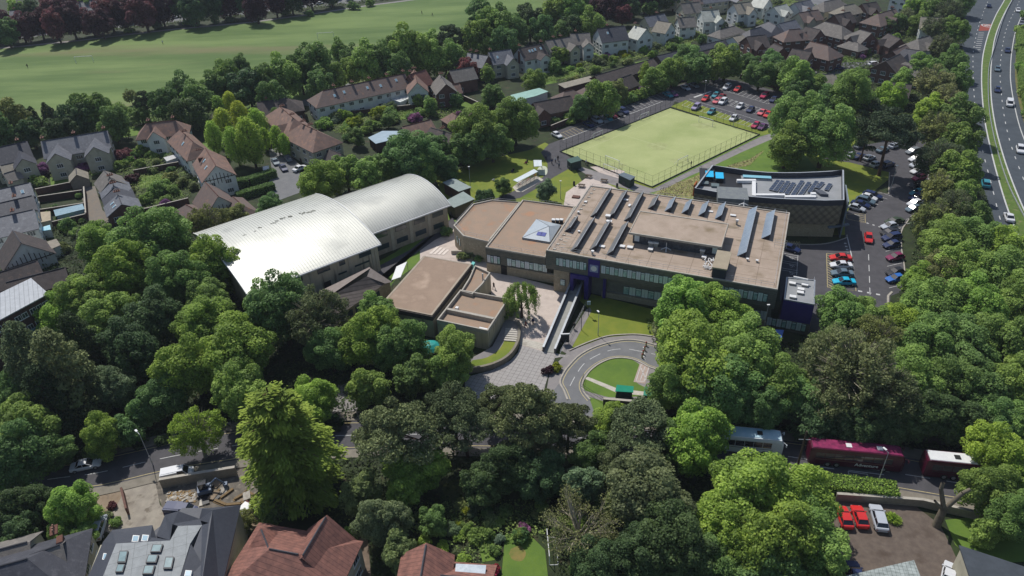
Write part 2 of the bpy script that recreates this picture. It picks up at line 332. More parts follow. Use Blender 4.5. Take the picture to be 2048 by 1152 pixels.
# service yard between halls and canteen
sheet('service_road', [(740, 590), (742, 540), (820, 500), (880, 452), (905, 436), (912, 448), (905, 462), (870, 480), (800, 530), (690, 610)], .03, M_asph)
sheet('yard', [(840, 500), (905, 440), (935, 470), (960, 500), (985, 530), (985, 560), (900, 560), (840, 530)], .028, M_plaza)
g = MB()
for i in range(4): f = i*8.2; g.prism([G(858+f, 508+i*.7), G(863.5+f, 508.5+i*.7), G(879+f*.82, 494+i*2), G(873.5+f*.82, 493.5+i*2)], .03, .1)
struct('zebra_step', g, mat('pale_stone', C('e8ddd2'), C('dccfc4'), scale=2))
# main road at the bottom
TR = [(-60, 958), (0, 948), (100, 932), (190, 917), (300, 893), (400, 872), (550, 850), (700, 842), (900, 842), (1100, 848), (1300, 860), (1480, 872), (1600, 885), (1750, 905), (1900, 930), (2048, 958), (2120, 972)]
BR = [(-60, 1012), (0, 1005), (100, 985), (200, 975), (330, 945), (450, 925), (600, 905), (800, 897), (1000, 897), (1200, 903), (1400, 920), (1600, 945), (1750, 972), (1900, 998), (2048, 1022), (2120, 1036)]
TR, BR = smp(TR, 4), smp(BR, 4)
sheet('road', TR+BR[::-1], .03, M_asph)
g = MB(); mid = [((a_[0]+b_[0])/2, (a_[1]+b_[1])/2) for a_, b_ in zip(TR, BR)]
dashes(g, PX(mid), .13, 3.4, 2.2, .04)
q = PX([(1696, 943), (1735, 949), (1738, 964), (1700, 957)]); g.strip(q+[q[0]], .13, .04, .04); g.strip([G(1727, 958), G(1737, 962)], .8, .04, .04)
g.strip(PX([(1650, 955), (1697, 962)]), .25, .04, .04); g.strip(PX([(1738, 968), (1788, 975)]), .25, .04, .04); g.strip(PX([(1697, 941), (1768, 950)]), .12, .04, .04)
g.strip(PX([(1602, 929), (1668, 938)]), .15, .04, .04)
struct('road_marking', g, M_white)
g = MB(); g.strip(PX(TR), .12, .04, .04, off=-.5); g.strip(PX(BR), .12, .04, .04, off=.5); struct('yellow_line', g, M_cream)
g = MB(); g.strip(PX(TR), 2.2, .03, .13, off=1.1); g.strip(PX(BR), 1.8, .03, .13, off=-.9); struct('pavement', g, mat('pavement_slabs', C('8b8478'), C('7a7468'), scale=.8))
sheet('drive', [(250, 975), (310, 962), (315, 985), (320, 1010), (338, 1030), (330, 1045), (300, 1085), (250, 1080), (205, 1060), (240, 1000)], .05, mat('worn_concrete', C('8d857a'), C('a29a8c'), scale=.6, c3=C('736a5e'), s3=.8))
sheet('drive', [(190, 985), (240, 975), (245, 1000), (215, 1060), (180, 1100), (170, 1080), (200, 1030)], .045, M_dirt)
sheet('building_plot', [(305, 962), (500, 935), (560, 1000), (540, 1060), (470, 1050), (330, 1030)], .04, mat('builders_ground', C('5a554d'), C('787065'), scale=.9, c3=C('9c9282'), s3=1.4, bump=.4))
sheet('drive', [(690, 1060), (735, 1070), (742, 1152), (745, 1180), (690, 1180), (682, 1100)], .05, mat('brick_drive', C('6b5d50'), C('7b6c5e'), scale=1.2))
sheet('drive', [(1668, 1002), (1830, 1012), (1880, 1050), (1905, 1100), (1940, 1180), (1640, 1180), (1660, 1060)], .05, mat('brown_block_paving', C('5f544c'), C('6f6359'), scale=1.0, c3=C('54483f'), s3=.4))
sheet('lawn', [(1890, 1040), (1940, 1035), (2048, 1060), (2100, 1120), (1960, 1130), (1910, 1090)], .04, M_lawn2)
sheet('lawn', [(1010, 1070), (1050, 1060), (1090, 1100), (1100, 1190), (1000, 1190)], .04, M_lawn2)
sheet('lawn', [(955, 1080), (985, 1075), (990, 1120), (965, 1125)], .04, M_lawn2)
sheet('lawn', [(880, 960), (1080, 955), (1110, 1030), (1020, 1060), (900, 1040)], .036, mat('shade_painted_lawn', C('3a4a1c'), C('4a4c26'), scale=.4))  # darker lawn colour paints in the shade under the trees
# residential streets
sheet('street', [(538, 300), (560, 290), (600, 330), (600, 385), (560, 400), (530, 380), (545, 350)], .03, M_asph2)
sheet('drive', [(158, 378), (190, 372), (205, 420), (225, 440), (190, 462), (178, 440)], .03, mat('lane_surface', C('82776a'), C('757069'), scale=.8))
sheet('street', [(500, 185), (640, 195), (700, 165), (720, 172), (660, 215), (520, 205)], .024, M_asph2)
sheet('street', [(1590, 175), (1640, 135), (1720, 108), (1770, 92), (1775, 118), (1730, 130), (1690, 150), (1640, 178)], .03, M_asph2)
sheet('street', [(1430, 45), (1560, 12), (1700, -20), (1720, -10), (1560, 32), (1440, 62)], .028, M_asph2)
for q in ([(405, 285), (440, 280), (445, 300), (410, 305)], [(895, 190), (945, 200), (960, 225), (905, 225)], [(1095, 135), (1140, 130), (1160, 150), (1110, 160)], [(1675, 110), (1740, 112), (1730, 124), (1680, 125)], [(100, 355), (140, 352), (142, 368), (102, 372)],
          [(275, 355), (330, 348), (335, 372), (280, 376)], [(285, 395), (320, 390), (322, 405), (290, 410)], [(600, 150), (640, 190), (590, 205), (570, 190)], [(215, 262), (290, 250), (290, 268), (220, 280)], [(780, 195), (870, 200), (880, 225), (800, 240)], [(1270, 125), (1330, 112), (1340, 130), (1280, 140)], [(1060, 155), (1100, 145), (1115, 165), (1080, 172)]):
    sheet('garden_lawn', q, .04, M_lawn2)
# parking bays
g = MB(); gy = MB()
def bays(mb, a_, b_, n, da, db, w_=.11, z=.05, base=True):
    for i in range(n+1):
        t = i/n; x, y = a_[0]+(b_[0]-a_[0])*t, a_[1]+(b_[1]-a_[1])*t; dx, dy = da[0]+(db[0]-da[0])*t, da[1]+(db[1]-da[1])*t
        mb.strip([G(x, y), G(x+dx, y+dy)], w_, z, z)
    if base: mb.strip([G(*a_), G(*b_)], w_, z, z)
bays(gy, (1113, 270), (1164, 250), 8, (14, 9), (17, 9)); bays(g, (1180, 243), (1342, 178), 22, (17, 9), (17, 8))
g.strip(PX([(1126, 280), (1325, 203)]), .3, .05, .05)
bays(g, (1414, 171), (1536, 208), 14, (12, -7), (13, -8)); bays(g, (1406, 195), (1560, 243), 17, (15, -9), (16, -9)); bays(g, (1422, 187), (1565, 230), 17, (-12, 7), (-14, 8))
bays(g, (1364, 211), (1524, 262), 17, (13, -9), (14, -9)); g.strip(PX([(1388, 195), (1422, 183)]), .8, .05, .05); g.strip(PX([(1378, 198), (1545, 250)]), .12, .05, .05)
bays(g, (1690, 424), (1757, 384), 7, (30, 8), (27, 9), base=False)
for y0 in (300, 313, 326, 340, 353, 367, 380, 394, 407): g.strip(PX([(1822, y0+2), (1856, y0-3)]), .11, .05, .05)
for y0, x0 in ((434, 1812), (446, 1800), (458, 1772), (472, 1770), (484, 1770), (498, 1771), (528, 1774), (560, 1776), (571, 1778)): g.strip(PX([(x0, y0+5), (x0+30, y0-2)]), .12, .05, .05)
dashes(g, PX([(1737, 509), (1740, 590)]), .15, 2.7, 2, .05); g.strip(PX([(1694, 472), (1705, 520), (1711, 575)]), .2, .05, .05)
dashes(g, PX([(1716, 582), (1760, 590)]), .5, .8, .9, .05); dashes(g, PX([(1690, 486), (1696, 505)]), .5, .5, .9, .05); dashes(g, PX([(1733, 446), (1762, 455)]), .4, .5, .9, .05)
g.strip(PX([(1569, 497), (1591, 506), (1596, 510), (1593, 552)]), .11, .05, .05)
for k in range(3): 
    y = 506+k*15; g.strip(PX([(1562, y), (1596, y+6)]), .11, .05, .05); g.strip(PX([(1562, y+4), (1596, y+10)]), .11, .05, .05)
    c0 = G(1582, y+12); g.strip([c0+Vector((.35*math.cos(t), .35*math.sin(t), 0)) for t in [R(a_) for a_ in range(-140, 150, 30)]], .1, .05, .05); g.strip([c0+Vector((0, .35, 0)), c0+Vector((0, .95, 0))], .12, .05, .05); g.strip([c0+Vector((0, .4, 0)), c0+Vector((.5, .4, 0)), c0+Vector((.7, -.2, 0))], .1, .05, .05)
struct('parking_marking', g, M_white)
q = PX([(1653, 507), (1663, 508), (1704, 512), (1712, 582), (1655, 575)]); gy.strip(q+[q[0]], .14, .05, .05)
for k in range(14): y = 510+k*4.8; gy.strip(PX([(1653.5, y), (1665, y+6)]), .13, .05, .05)
for y in (523, 538, 553): gy.strip(PX([(1664, y), (1707, y+3)]), .12, .05, .05)
for k in range(5): gy.strip(PX([(1664+k*9, 575), (1656+k*9, 569)]), .13, .05, .05)
q = PX([(1692, 429), (1730, 428), (1731, 446), (1694, 438)]); gy.strip(q+[q[0]], .14, .05, .05)
for k in range(4): gy.strip(PX([(1717, 430+k*3.6), (1730, 433+k*3.6)]), .12, .05, .05)
q = PX([(1567, 482), (1600, 485), (1598, 500), (1566, 491)]); gy.strip(q+[q[0]], .12, .05, .05)
for k in range(6): gy.strip(PX([(1568+k*5, 483), (1573+k*5, 492)]), .1, .05, .05); gy.strip(PX([(1574+k*5, 483), (1568+k*5, 491)]), .1, .05, .05)
struct('parking_marking', gy, M_cream)

sheet('drive', [(676, 770), (706, 765), (716, 815), (700, 850), (660, 852)], .03, M_path)
sheet('building_plot', [(505, 1000), (560, 985), (540, 1060), (500, 1060)], .054, M_dirt)
for q in ([(330, 385), (362, 380), (366, 392), (334, 398)], [(180, 340), (200, 336), (204, 346), (184, 352)], [(640, 205), (690, 196), (700, 206), (650, 216)], [(1180, 108), (1230, 97), (1236, 106), (1188, 118)], [(1340, 92), (1380, 84), (1384, 92), (1346, 100)], [(1640, 118), (1672, 110), (1676, 118), (1644, 126)], [(1740, 100), (1760, 92), (1766, 102), (1744, 108)], [(1560, 110), (1590, 118), (1580, 128), (1556, 120)]): sheet('garden_lawn', q, .042, M_lawn2)
# ---------------- school ----------------
M_gravel = mat('brown_flat_roof', C('a1907f'), C('b09e8e'), scale=.35, c3=C('86765f'), s3=.22, bump=.2, bscale=10)
M_gravel2 = mat('rust_brown_flat_roof', C('a38a75'), C('968574'), scale=.3, c3=C('ab8468'), s3=.3, bump=.2, bscale=10)
M_grav3 = mat('brown_felt_roof', C('a08a77'), C('927d6b'), scale=.25, c3=C('b39c88'), s3=.25)
M_par = mat('parapet_capping', C('a8a196'), C('b8b2a6'), scale=1.5)
M_clad = banded('dark_cladding', C('5c605a'), C('726f64'), (0, 0, 1), .45, duty=.12)
M_stone = mat('honey_stone', C('a89e88'), C('968c77'), scale=1.6, c3=C('b8ae98'), s3=2.5, bump=.2)
M_rubble = mat('buff_brick', C('c0b292'), C('a89a7c'), scale=3, c3=C('d0c2a2'), s3=4)
M_cwall = mat('ribbed_concrete', C('c0b69e'), C('a89f8a'), scale=.5, c3=C('6f6a5e'), s3=.8, stretch=(0, (1.6, 1.6, .15)))
M_glass = mat('dark_glass', (.03, .05, .06), rough=.12, spec=.8)
M_glassg = mat('green_glass', (.2, .36, .34), C('c8e4dc'), scale=1.2, rough=.15, spec=.7)
M_panel = mat('pale_panel', C('cfe6dc'), C('d8dae4'), scale=.15, rough=.4)
M_frame = mat('green_frame', (.012, .04, .042), rough=.5)
M_purple = mat('purple_cladding', (.032, .02, .17), (.04, .026, .2), scale=.5, rough=.55)
M_metal = mat('galvanised_metal', C('b8bcc0'), C('a6aaae'), scale=2, metal=.3, rough=.45)
M_wmetal = mat('white_metal', C('e8e8e6'), C('dedede'), scale=2, rough=.5)
M_solar = mat('solar_glass', (.02, .028, .05), (.04, .05, .08), scale=2, rough=.18, spec=.8)
M_black = mat('black_plastic', (.015, .015, .017), rough=.5)
M_pvroof = mat('grey_membrane', C('8d9092'), C('9a9c9e'), scale=.3)
M_lroof = mat('grey_felt', C('8e9090'), C('7d8082'), scale=.8)
def railing(mb, pts, z, h=1.0, n_=None):
    pts = [Vector(p) for p in pts]
    for a_, b_ in zip(pts, pts[1:]):
        for hh in (h, h*.55): mb.tube(Vector((a_.x, a_.y, z+hh)), Vector((b_.x, b_.y, z+hh)), .025, n=4, caps=False)
        k = max(1, int((b_-a_).length/2.2))
        for i in range(k+1):
            q = a_.lerp(b_, i/k); mb.tube((q.x, q.y, z), (q.x, q.y, z+h), .025, n=4, caps=False)
WPROTO = {}
def wproto(key, build):
    if key not in WPROTO:
        o = build(); COL.objects.unlink(o); WPROTO[key] = o
    return WPROTO[key]
def window_mesh(w_, h_, kind):
    """window unit in local x (width) z (height), facing -y"""
    def f():
        mb = MB()
        if kind == 'school':
            mb.bx(-w_/2, w_/2, -.06, .02, -h_/2, h_/2, 0); mb.bx(-w_/2+.09, w_/2-.09, -.085, -.06, -h_/2+.09, h_/2-.4, 1); mb.bx(-w_/2+.09, w_/2-.09, -.085, -.06, h_/2-.32, h_/2-.07, 2)
            return mb.build('window', [M_frame, M_glassg, M_panel])
        if kind == 'panel':
            mb.bx(-w_/2, w_/2, -.07, .02, -h_/2, h_/2, 0); mb.bx(-.015, .015, -.08, -.07, -h_/2, h_/2, 1); return mb.build('window_panel', [M_panel, M_frame])
        if kind == 'strip':
            mb.bx(-w_/2, w_/2, -.04, .02, -h_/2, h_/2, 0); n = max(2, int(w_/1.1)); ww = w_/n
            for i in range(n): x0 = -w_/2+i*ww; mb.bx(x0+.06, x0+ww-.06, -.06, -.04, -h_/2+.08, h_/2-.08, 1)
            return mb.build('window', [M_frame, M_glass])
        mb.bx(-w_/2, w_/2, -.06, .03, -h_/2, h_/2, 0); n = 3 if w_ > 1.5 else 2; ww = (w_-.1)/n
        for i in range(n): x0 = -w_/2+.05+i*ww; mb.bx(x0+.04, x0+ww-.04, -.075, -.06, -h_/2+.09, h_/2-.09, 1)
        mb.bx(-w_/2-.08, w_/2+.08, -.14, .02, -h_/2-.09, -h_/2, 0)
        return mb.build('window', [M_wframe, M_glass])
    return wproto((round(w_, 2), round(h_, 2), kind), f)
M_wframe = mat('white_frame', C('e2e2de'), rough=.5)
def put_window(parent, pos, nrm, w_, h_, kind='house'):
    pr = window_mesh(w_, h_, kind); a_ = math.atan2(nrm.x, -nrm.y)
    return inst(pr, parent, pr.name.split('.')[0], pos-parent_world(parent)+nrm*.03, (0, 0, a_))
B = thing('school_building', G(1320, 520, 0), 'large school block with brown gravel flat roof, sawtooth rooflights and purple entrance', 'school building')
a, b, c, d = G(1091.5, 501, 10), G(1172, 371, 10), G(1570, 423, 10), G(1556, 580, 10)
FR = Frame(a, (d-a)); Lu = (d-a).length; Lv = ((b-a).length+(c-d).length)/2
mb = MB(); FR.box(mb, 0, Lu, 0, Lv, 5.7, 9.85); FR.box(mb, 1.6, Lu-.2, 2.0, Lv-.2, 4.9, 5.7); mb.build('upper_storey', M_clad, B)
mb = MB(); FR.box(mb, .3, Lu-.3, .3, Lv-.3, 9.85, 9.9); mb.build('roof', M_gravel, B)
mb = MB(); rj = random.Random(2)
for k in range(1, 9): mb.strip([FR.p(.4, k*Lv/9), FR.p(Lu-.4, k*Lv/9)], .1, 9.905, 9.905)
for k in range(1, 11): mb.strip([FR.p(k*Lu/11, .4), FR.p(k*Lu/11, Lv-.4)], .09, 9.909, 9.909)
mb.build('felt_joints', mat('felt_joint', C('7c6c5c'), C('8c7c6c'), scale=1), B)
for k in range(9):
    mb = MB(); u, v, a_, b_ = rj.uniform(4, Lu-6), rj.uniform(2, Lv-3), rj.uniform(.8, 2.4), rj.uniform(.4, 1.3); mb.poly([FR.p(u+a_*math.cos(t)*(1+.3*math.sin(3*t+k)), v+b_*math.sin(t)*(1+.3*math.cos(2*t+k)), 9.914) for t in [R(20*i) for i in range(18)]]); mb.build('ponding_stain', mat('ponding_stain', C('857767'), C('94866f'), scale=1.5), B)
mb = MB(); mb.strip(FR.rect(.2, Lu-.2, .2, Lv-.2), .4, 9.85, 10.1, closed=True); mb.build('parapet', M_par, B)
mb = MB(); FR.box(mb, 1.8, Lu-.3, 2.2, Lv-.4, 0, 4.9); mb.build('ground_storey', mat('mid_grey_render', C('7b7c76'), C('6c6d68'), scale=1), B)  # recessed ground floor walls in one plain mid grey
mb = MB(); FR.box(mb, 11.6, Lu-.2, 1.7, 2.2, 0, 1.3); FR.box(mb, 1.5, 4.9, .6, 2.2, 0, 5.3); mb.build('stone_plinth', M_stone, B)
u0, u1 = FR.uv(1178, 530, 8)[0], FR.uv(1201, 534, 8)[0]
nrm = -FR.w
def row(par, fr, ua, ub, v, zc, h_, n, kinds=('panel', 'school'), nn=None):
    step = (ub-ua)/n
    for i in range(n): put_window(par, fr.p(ua+step*(i+.5), v, zc), nn or -fr.w, step-.04, h_, kinds[i % len(kinds)])
row(B, FR, 2.2, u0-.3, 0, 7.85, 1.75, 9, ('school', 'panel')); row(B, FR, u1+.3, Lu-1.5, 0, 7.85, 1.75, 36, ('panel', 'school'))
row(B, FR, 16, Lu-1, 1.7 if 0 else 2.17, 2.4, 1.9, 22, ('school', 'panel'))
mb = MB(); FR.box(mb, u0, u1, -.12, .1, 5.75, 9.7); mb.build('purple_panel', M_purple, B)
mb = MB(); FR.box(mb, u0+.35, u1-.3, -.16, -.12, 6.9, 8.6); mb.build('crest_board', mat('lilac_board', C('8d93b8'), C('979dc0'), scale=1), B)
mb = MB(); uc = (u0+u1)/2; 
ring = [FR.p(uc+.62*math.cos(t), -.18, 7.75+.62*math.sin(t)) for t in [k*R(20) for k in range(18)]]; mb.poly(ring)
for k in range(18): mb.poly([ring[k], ring[(k+1) % 18], ring[(k+1) % 18]+FR.w*.03, ring[k]+FR.w*.03])
mb.build('crest', M_wmetal, B)
# purple entrance portal
ua, ub = FR.uv(1141, 560, 4)[0], FR.uv(1178, 566, 4)[0]
mb = MB(); FR.box(mb, ua, ua+.7, -.4, 2.2, 0, 5.6); FR.box(mb, ub-.9, ub, -.4, 2.2, 0, 5.6); FR.box(mb, ua+.7, ub-.9, -.4, 2.2, 4.7, 5.6); mb.build('entrance_portal', M_purple, B)
mb = MB(); FR.box(mb, ua+.8, ub-1, 2.0, 2.15, 1.5, 4.6); mb.build('entrance_doors', M_glass, B)
put_window(B, FR.p(3.5, .57, 2.6), nrm, 1.1, 1.5, 'school'); mb = MB(); FR.box(mb, ua-1.7, ua-.3, 1.9, 2.15, .3, 4.6); mb.build('door', M_glassg, B)
mb = MB(); FR.box(mb, ub+2.6, ub+3.2, 1.3, 1.9, 0, 4.9); mb.build('purple_column', M_purple, B)
# rooftop
M_slope = banded('rooflight_glazing', C('74797d'), C('64696e'), tuple(FR.w), .9, duty=.12, rough=.35, spec=.6)
M_slope2 = banded('pale_rooflight_glazing', C('8b99a8'), C('7b8a9c'), tuple(FR.w), .8, duty=.1, rough=.3, spec=.6)
SW = [((1184, 432), (1213, 381)), ((1218, 432), (1246, 385)), ((1251, 440), (1277, 388)), ((1297, 416), (1308, 396)), ((1333, 421), (1340, 399)), ((1366, 425), (1374, 403)), ((1400, 430), (1406, 407)), ((1431, 436), (1442, 410)),
      ((1131, 461), (1147, 437)), ((1143, 500), (1180, 440)), ((1181, 498), (1212, 446)), ((1215, 508), (1246, 449)), ((1476, 510), (1502, 418)), ((1525, 475), (1537, 425))]
for i, (p0, p1) in enumerate(SW):
    (x0, y0), (x1, y1) = FR.uv(*p0, 10.2), FR.uv(*p1, 10.2); x = (x0+x1)/2; wd = 1.35 if i < 12 else 1.6; hh = 1.25
    A_, Bq, Cq = FR.p(x-.3, y0, 9.9), FR.p(x-.3+wd, y0, 9.9), FR.p(x-.3+wd, y0, 9.9+hh); v_ = FR.w*(y1-y0)
    o = MB().poly([A_, Bq, Cq], 1).poly([Cq, Bq, Bq+v_, Cq+v_], 1).poly([A_+v_, Cq+v_, Bq+v_], 1).poly([A_, Cq, Cq+v_, A_+v_], 0).build('rooflight', [M_slope2 if i > 3 and i < 8 or i > 11 else M_slope, M_black if 0 else mat('shade_painted_side', (.02, .022, .035), rough=.5)], B)  # upright sides painted near black for the shade they stand in
    mb = MB(); mb.tube(Cq+Vector((0, 0, .02)), Cq+v_+Vector((0, 0, .02)), .07, n=4); mb.build('ridge_trim', M_metal, o)
a2, b2, c2 = FR.uv(1256.5, 465.5, 12.6), FR.uv(1444, 494, 12.6), FR.uv(1455, 446.7, 12.6)
PU0, PU1, PV0, PV1 = a2[0], b2[0], (a2[1]+b2[1])/2, c2[1]
mb = MB(); FR.box(mb, PU0+.8, PU1-.8, PV0+.9, PV1-.6, 9.9, 12.2); ph = mb.build('rooftop_storey', mat('dark_glazed_wall', (.03, .035, .045), C('5a6068'), scale=1.4, rough=.3), B)
mb = MB(); FR.box(mb, PU0, PU1, PV0, PV1, 12.2, 12.5, 0, 1); mb.build('roof', [M_par, M_gravel], ph)
mb = MB(); mb.strip(FR.rect(PU0+.15, PU1-.15, PV0+.15, PV1-.15), .3, 12.5, 12.62, closed=True); mb.build('parapet', M_par, ph)
for t in (.09, .93): mb = MB(); FR.box(mb, PU0+(PU1-PU0)*t-.5, PU0+(PU1-PU0)*t+.5, PV0+.82, PV0+.9, 10.4, 11.8); mb.build('window', M_panel, ph)
a3, c3 = FR.uv(1424, 535, 12.3), FR.uv(1463.7, 505, 12.3)
mb = MB(); FR.box(mb, a3[0]+.1, c3[0]-.1, a3[1]+.1, c3[1]-.1, 9.9, 12.1); st = mb.build('stair_head', mat('navy_cladding', (.03, .035, .05), (.04, .045, .06), scale=1), B)
mb = MB(); FR.box(mb, a3[0], c3[0], a3[1], c3[1], 12.1, 12.4, 0, 0); mb.build('roof', mat('stair_head_felt', C('a89c86'), C('9c907c'), scale=.6), st)
def roofbox(x, y, w_, l_, h_, name='roof_vent', m_=None, z=9.9):
    u, v = FR.uv(x, y, z+h_/2); mb = MB(); FR.box(mb, u-w_/2, u+w_/2, v-l_/2, v+l_/2, z, z+h_*.7, 1); FR.box(mb, u-w_/2-.1, u+w_/2+.1, v-l_/2-.1, v+l_/2+.1, z+h_*.7, z+h_, 0); mb.build(name, [m_ or M_wmetal, M_par], B)
for q in ((1204, 493, 1, .6, .3), (1244, 493, 1, .7, .4), (1260, 495, 1, .7, .4), (1251, 400, 1, .5, .3), (1466, 431, 1, .5, .3), (1540, 451, .4, 1.6, .4), (1421, 423, .9, .5, .2)): roofbox(*q, name='roof_hatch')
for q in ((1302, 487, .9, .6, 1.1), (1312, 488, .9, .6, 1.1), (1405, 503, .8, .6, 1.1), (1216, 433, .9, .7, .7), (1218, 444, 1, .6, .6), (1408, 515, .7, .7, .6), (1301, 499, .8, .8, .5)): roofbox(*q, name='cooling_unit')
for q in ((1185, 505, .35, .35, .9), (1495, 519, .3, .3, .5), (1514, 522, .3, .3, .5), (1474, 444, .35, .35, 1.2), (1158, 457+6, .3, .3, .4), (1157, 425, .3, .3, .6), (1171, 404, .5, .4, .3), (1259, 411, .3, .9, .3)): roofbox(*q, name='roof_vent')
for q in (1332, 499), (1487, 410): 
    u, v = FR.uv(*q, 10); mb = MB()
    for s_ in range(4): t = R(s_*90+10); mb.tube(FR.p(u, v, 10.5), FR.p(u+math.cos(t), v+math.sin(t), 9.95), .1, n=4)
    mb.tube(FR.p(u, v, 9.95), FR.p(u, v, 11.6), .06, n=5); mb.build('antenna', M_wmetal, B)
mb = MB(); u, v = FR.uv(1417, 528, 10); rr = random.Random(3)
for k in range(26): q = FR.p(u-.9+rr.random()*1.8, v-2+rr.random()*3.6, 10); t = rr.random()*3; mb.box(q+Vector((0, 0, rr.random()*.4)), Vector((math.cos(t), math.sin(t), .1))*.5, Vector((-math.sin(t), math.cos(t), 0))*.06, (0, 0, .05))
mb.build('stacked_scaffold_poles', M_wmetal, B)
mb = MB(); railing(mb, [FR.p(.9, .8), FR.p(Lu-.8, .8)], 9.9); railing(mb, [FR.p(.9, .8), FR.p(.9, Lv-.8), FR.p(Lu-.8, Lv-.8), FR.p(Lu-.8, .8)], 9.9); mb.build('roof_railing', M_metal, B)
mb = MB()
for k in range(15): q = FR.p(1.5, 1.2+k*(Lv-3)/14, 9.9); mb.box(q, FR.u*.3, FR.w*.2, (0, 0, .15))
for k in range(10): q = FR.p(2.6, 1+k*1.3, 9.9); mb.box(q, FR.u*.5, FR.w*.08, (0, 0, .06))
mb.build('ballast_blocks', M_conc, B)
# dark step-over ladder on the east parapet
mb = MB(); u, v = FR.uv(1551, 490, 10.4)
for s_ in (0, 1.4): railing(mb, [FR.p(u-.2, v+s_), FR.p(Lu+.3, v+s_)], 9.9, 1.1)
mb.build('step_over', M_metal, B)
# entrance bridge
BR_ = thing('entrance_bridge', G(1115, 640, 0), 'sloping concrete entrance bridge with parapet walls leading up to the purple portal', 'bridge')
l0, l1, r0, r1 = G(1088, 703, .1), G(1148, 560, 1.9), G(1108, 706, .1), G(1167, 563, 1.9)
mb = MB(); q = [Vector((p_.x, p_.y, 0)) for p_ in (l0, r0, r1, l1)]; mb.hull8(q, [l0, r0, r1, l1]); mb.build('deck', mat('grey_deck', C('a5a49e'), C('989890'), scale=.8, c3=C('8c8c84'), s3=1.5), BR_)
for p0, p1, s_ in ((l0, l1, 1), (r0, r1, -1)): mb = MB(); mb.strip([p0, p1], .3, 0, [1.1, 2.95], off=s_*.15); mb.strip([p0, p1], .4, [1.1, 2.95], [1.18, 3.03], 1, off=s_*.15); mb.build('parapet', [mat('parapet_face', C('6e6b70'), C('5e5b60'), scale=1), M_metal], BR_)
mb = MB(); railing(mb, [G(1120, 712, 0), G(1150, 655, 0), G(1172, 612, 0)], 0, 1.1); o = mb.build('handrail', M_metal); tag(o, 'steel handrail along the lower footway beside the entrance bridge', 'handrail')
# annexes P
def flat_building(name, label, pts, z, wall, roofm, par_h=.25, cat='school building', parw=.35, capm=None, fascia=0):
    P_ = PX(pts, z); c_ = sum(P_, Vector())/len(P_); o = thing(name, Vector((c_.x, c_.y, 0)), label, cat)
    a_ = sum(P_[i].x*P_[(i+1) % len(P_)].y-P_[(i+1) % len(P_)].x*P_[i].y for i in range(len(P_)))
    if a_ < 0: P_ = P_[::-1]
    mb = MB(); mb.prism(P_, 0, z-.1-fascia); mb.build('walls', wall, o)
    if fascia: MB().prism([p_+(p_-c_).normalized()*.25*0 + (p_-Vector((c_.x, c_.y, z))).normalized()*.3 for p_ in P_], z-.1-fascia, z-.1).build('fascia', mat('dark_fascia', (.04, .035, .03), (.06, .05, .045), scale=1), o)
    MB().prism([p_+(Vector((c_.x, c_.y, z))-p_).normalized()*.2 for p_ in P_], z-.1, z-.05 if not fascia else z).build('roof', roofm, o)
    if par_h: MB().strip(P_, parw, z-.1, z+par_h, off=parw/2, closed=True).build('parapet', capm or M_par, o)
    return o, P_
o2, P2 = flat_building('school_wing', 'school wing with rust brown flat roof and a grey pyramid rooflight beside the main block', [(971, 495.6), (1090.5, 516), (1150, 415), (1045, 401)], 6, M_clad, M_gravel2)
f2 = Frame(P2[0] if P2[0].y < P2[2].y else P2[2], (G(1090.5, 516, 6)-G(971, 495.6, 6)))
f2 = Frame(G(971, 495.6, 6), G(1090.5, 516, 6)-G(971, 495.6, 6)); L2 = (G(1090.5, 516, 6)-G(971, 495.6, 6)).length
mb = MB(); f2.box(mb, 0.1, L2+2, -.15, .4, 0, 2.2); mb.build('stone_plinth', M_stone, o2)
row(o2, f2, .3, 3.4, -.02, 3.4, 1.8, 4, ('panel', 'school')); row(o2, f2, 5, L2+.4, -.02, 3.4, 1.7, 9, ('panel', 'school'))
mb = MB(); f2.box(mb, 3.5, 4.9, -.2, .1, 0, 2.2); mb.build('door', M_black, o2)
q = [G(1044, 478, 6), G(1100, 487, 6), G(1122, 452, 6), G(1073, 440, 6)]; c_ = G(1098, 452, 7.4)
mb = MB(); mb.prism(q, 5.95, 6.3); q2 = [Vector((p_.x, p_.y, 6.3)) for p_ in (q if True else q)]
for k in range(4): mb.poly([q2[k], q2[(k+1) % 4], c_])
pyr = mb.build('pyramid_rooflight', mat('pale_lead', C('b4bcc2'), C('a6b0b8'), scale=1, rough=.4), o2)
mb = MB()
n_ = (q2[1]-q2[0]).cross(c_-q2[0]).normalized()
for t in (.38, .62):
    c0 = q2[0].lerp(q2[1], t).lerp(c_, .42)+n_*.03; e = (q2[1]-q2[0]).normalized(); f_ = n_.cross(e); mb.box(c0, e*.55, f_*.6, n_*.05)
mb.build('roof_window', mat('blue_pane', (.05, .07, .3), rough=.2, spec=.7), pyr)
mb = MB(); mb.tube(q2[0], c_, .05, n=4); mb.tube(q2[1], c_, .05, n=4); mb.tube(q2[3], c_, .05, n=4); mb.tube(q2[0], q2[1], .08, n=4); mb.build('rooflight_frame', M_dark, pyr)
for x in (1107, 1115, 1123): u, v = f2.uv(x, 442, 6.5); mb = MB(); f2.box(mb, u-.35, u+.35, v-.3, v+.3, 5.95, 6.8, 1); f2.box(mb, u-.4, u+.4, v-.35, v+.35, 6.8, 7, 0); mb.build('cooling_unit', [M_wmetal, M_black], o2)
o1, P1 = flat_building('school_wing', 'school wing with a many-sided rust brown flat roof and buff walls', [(907, 452), (926, 473), (977.5, 485), (1041, 405.6), (984, 400.6), (945.6, 409)], 5.4, M_stone, M_gravel2)
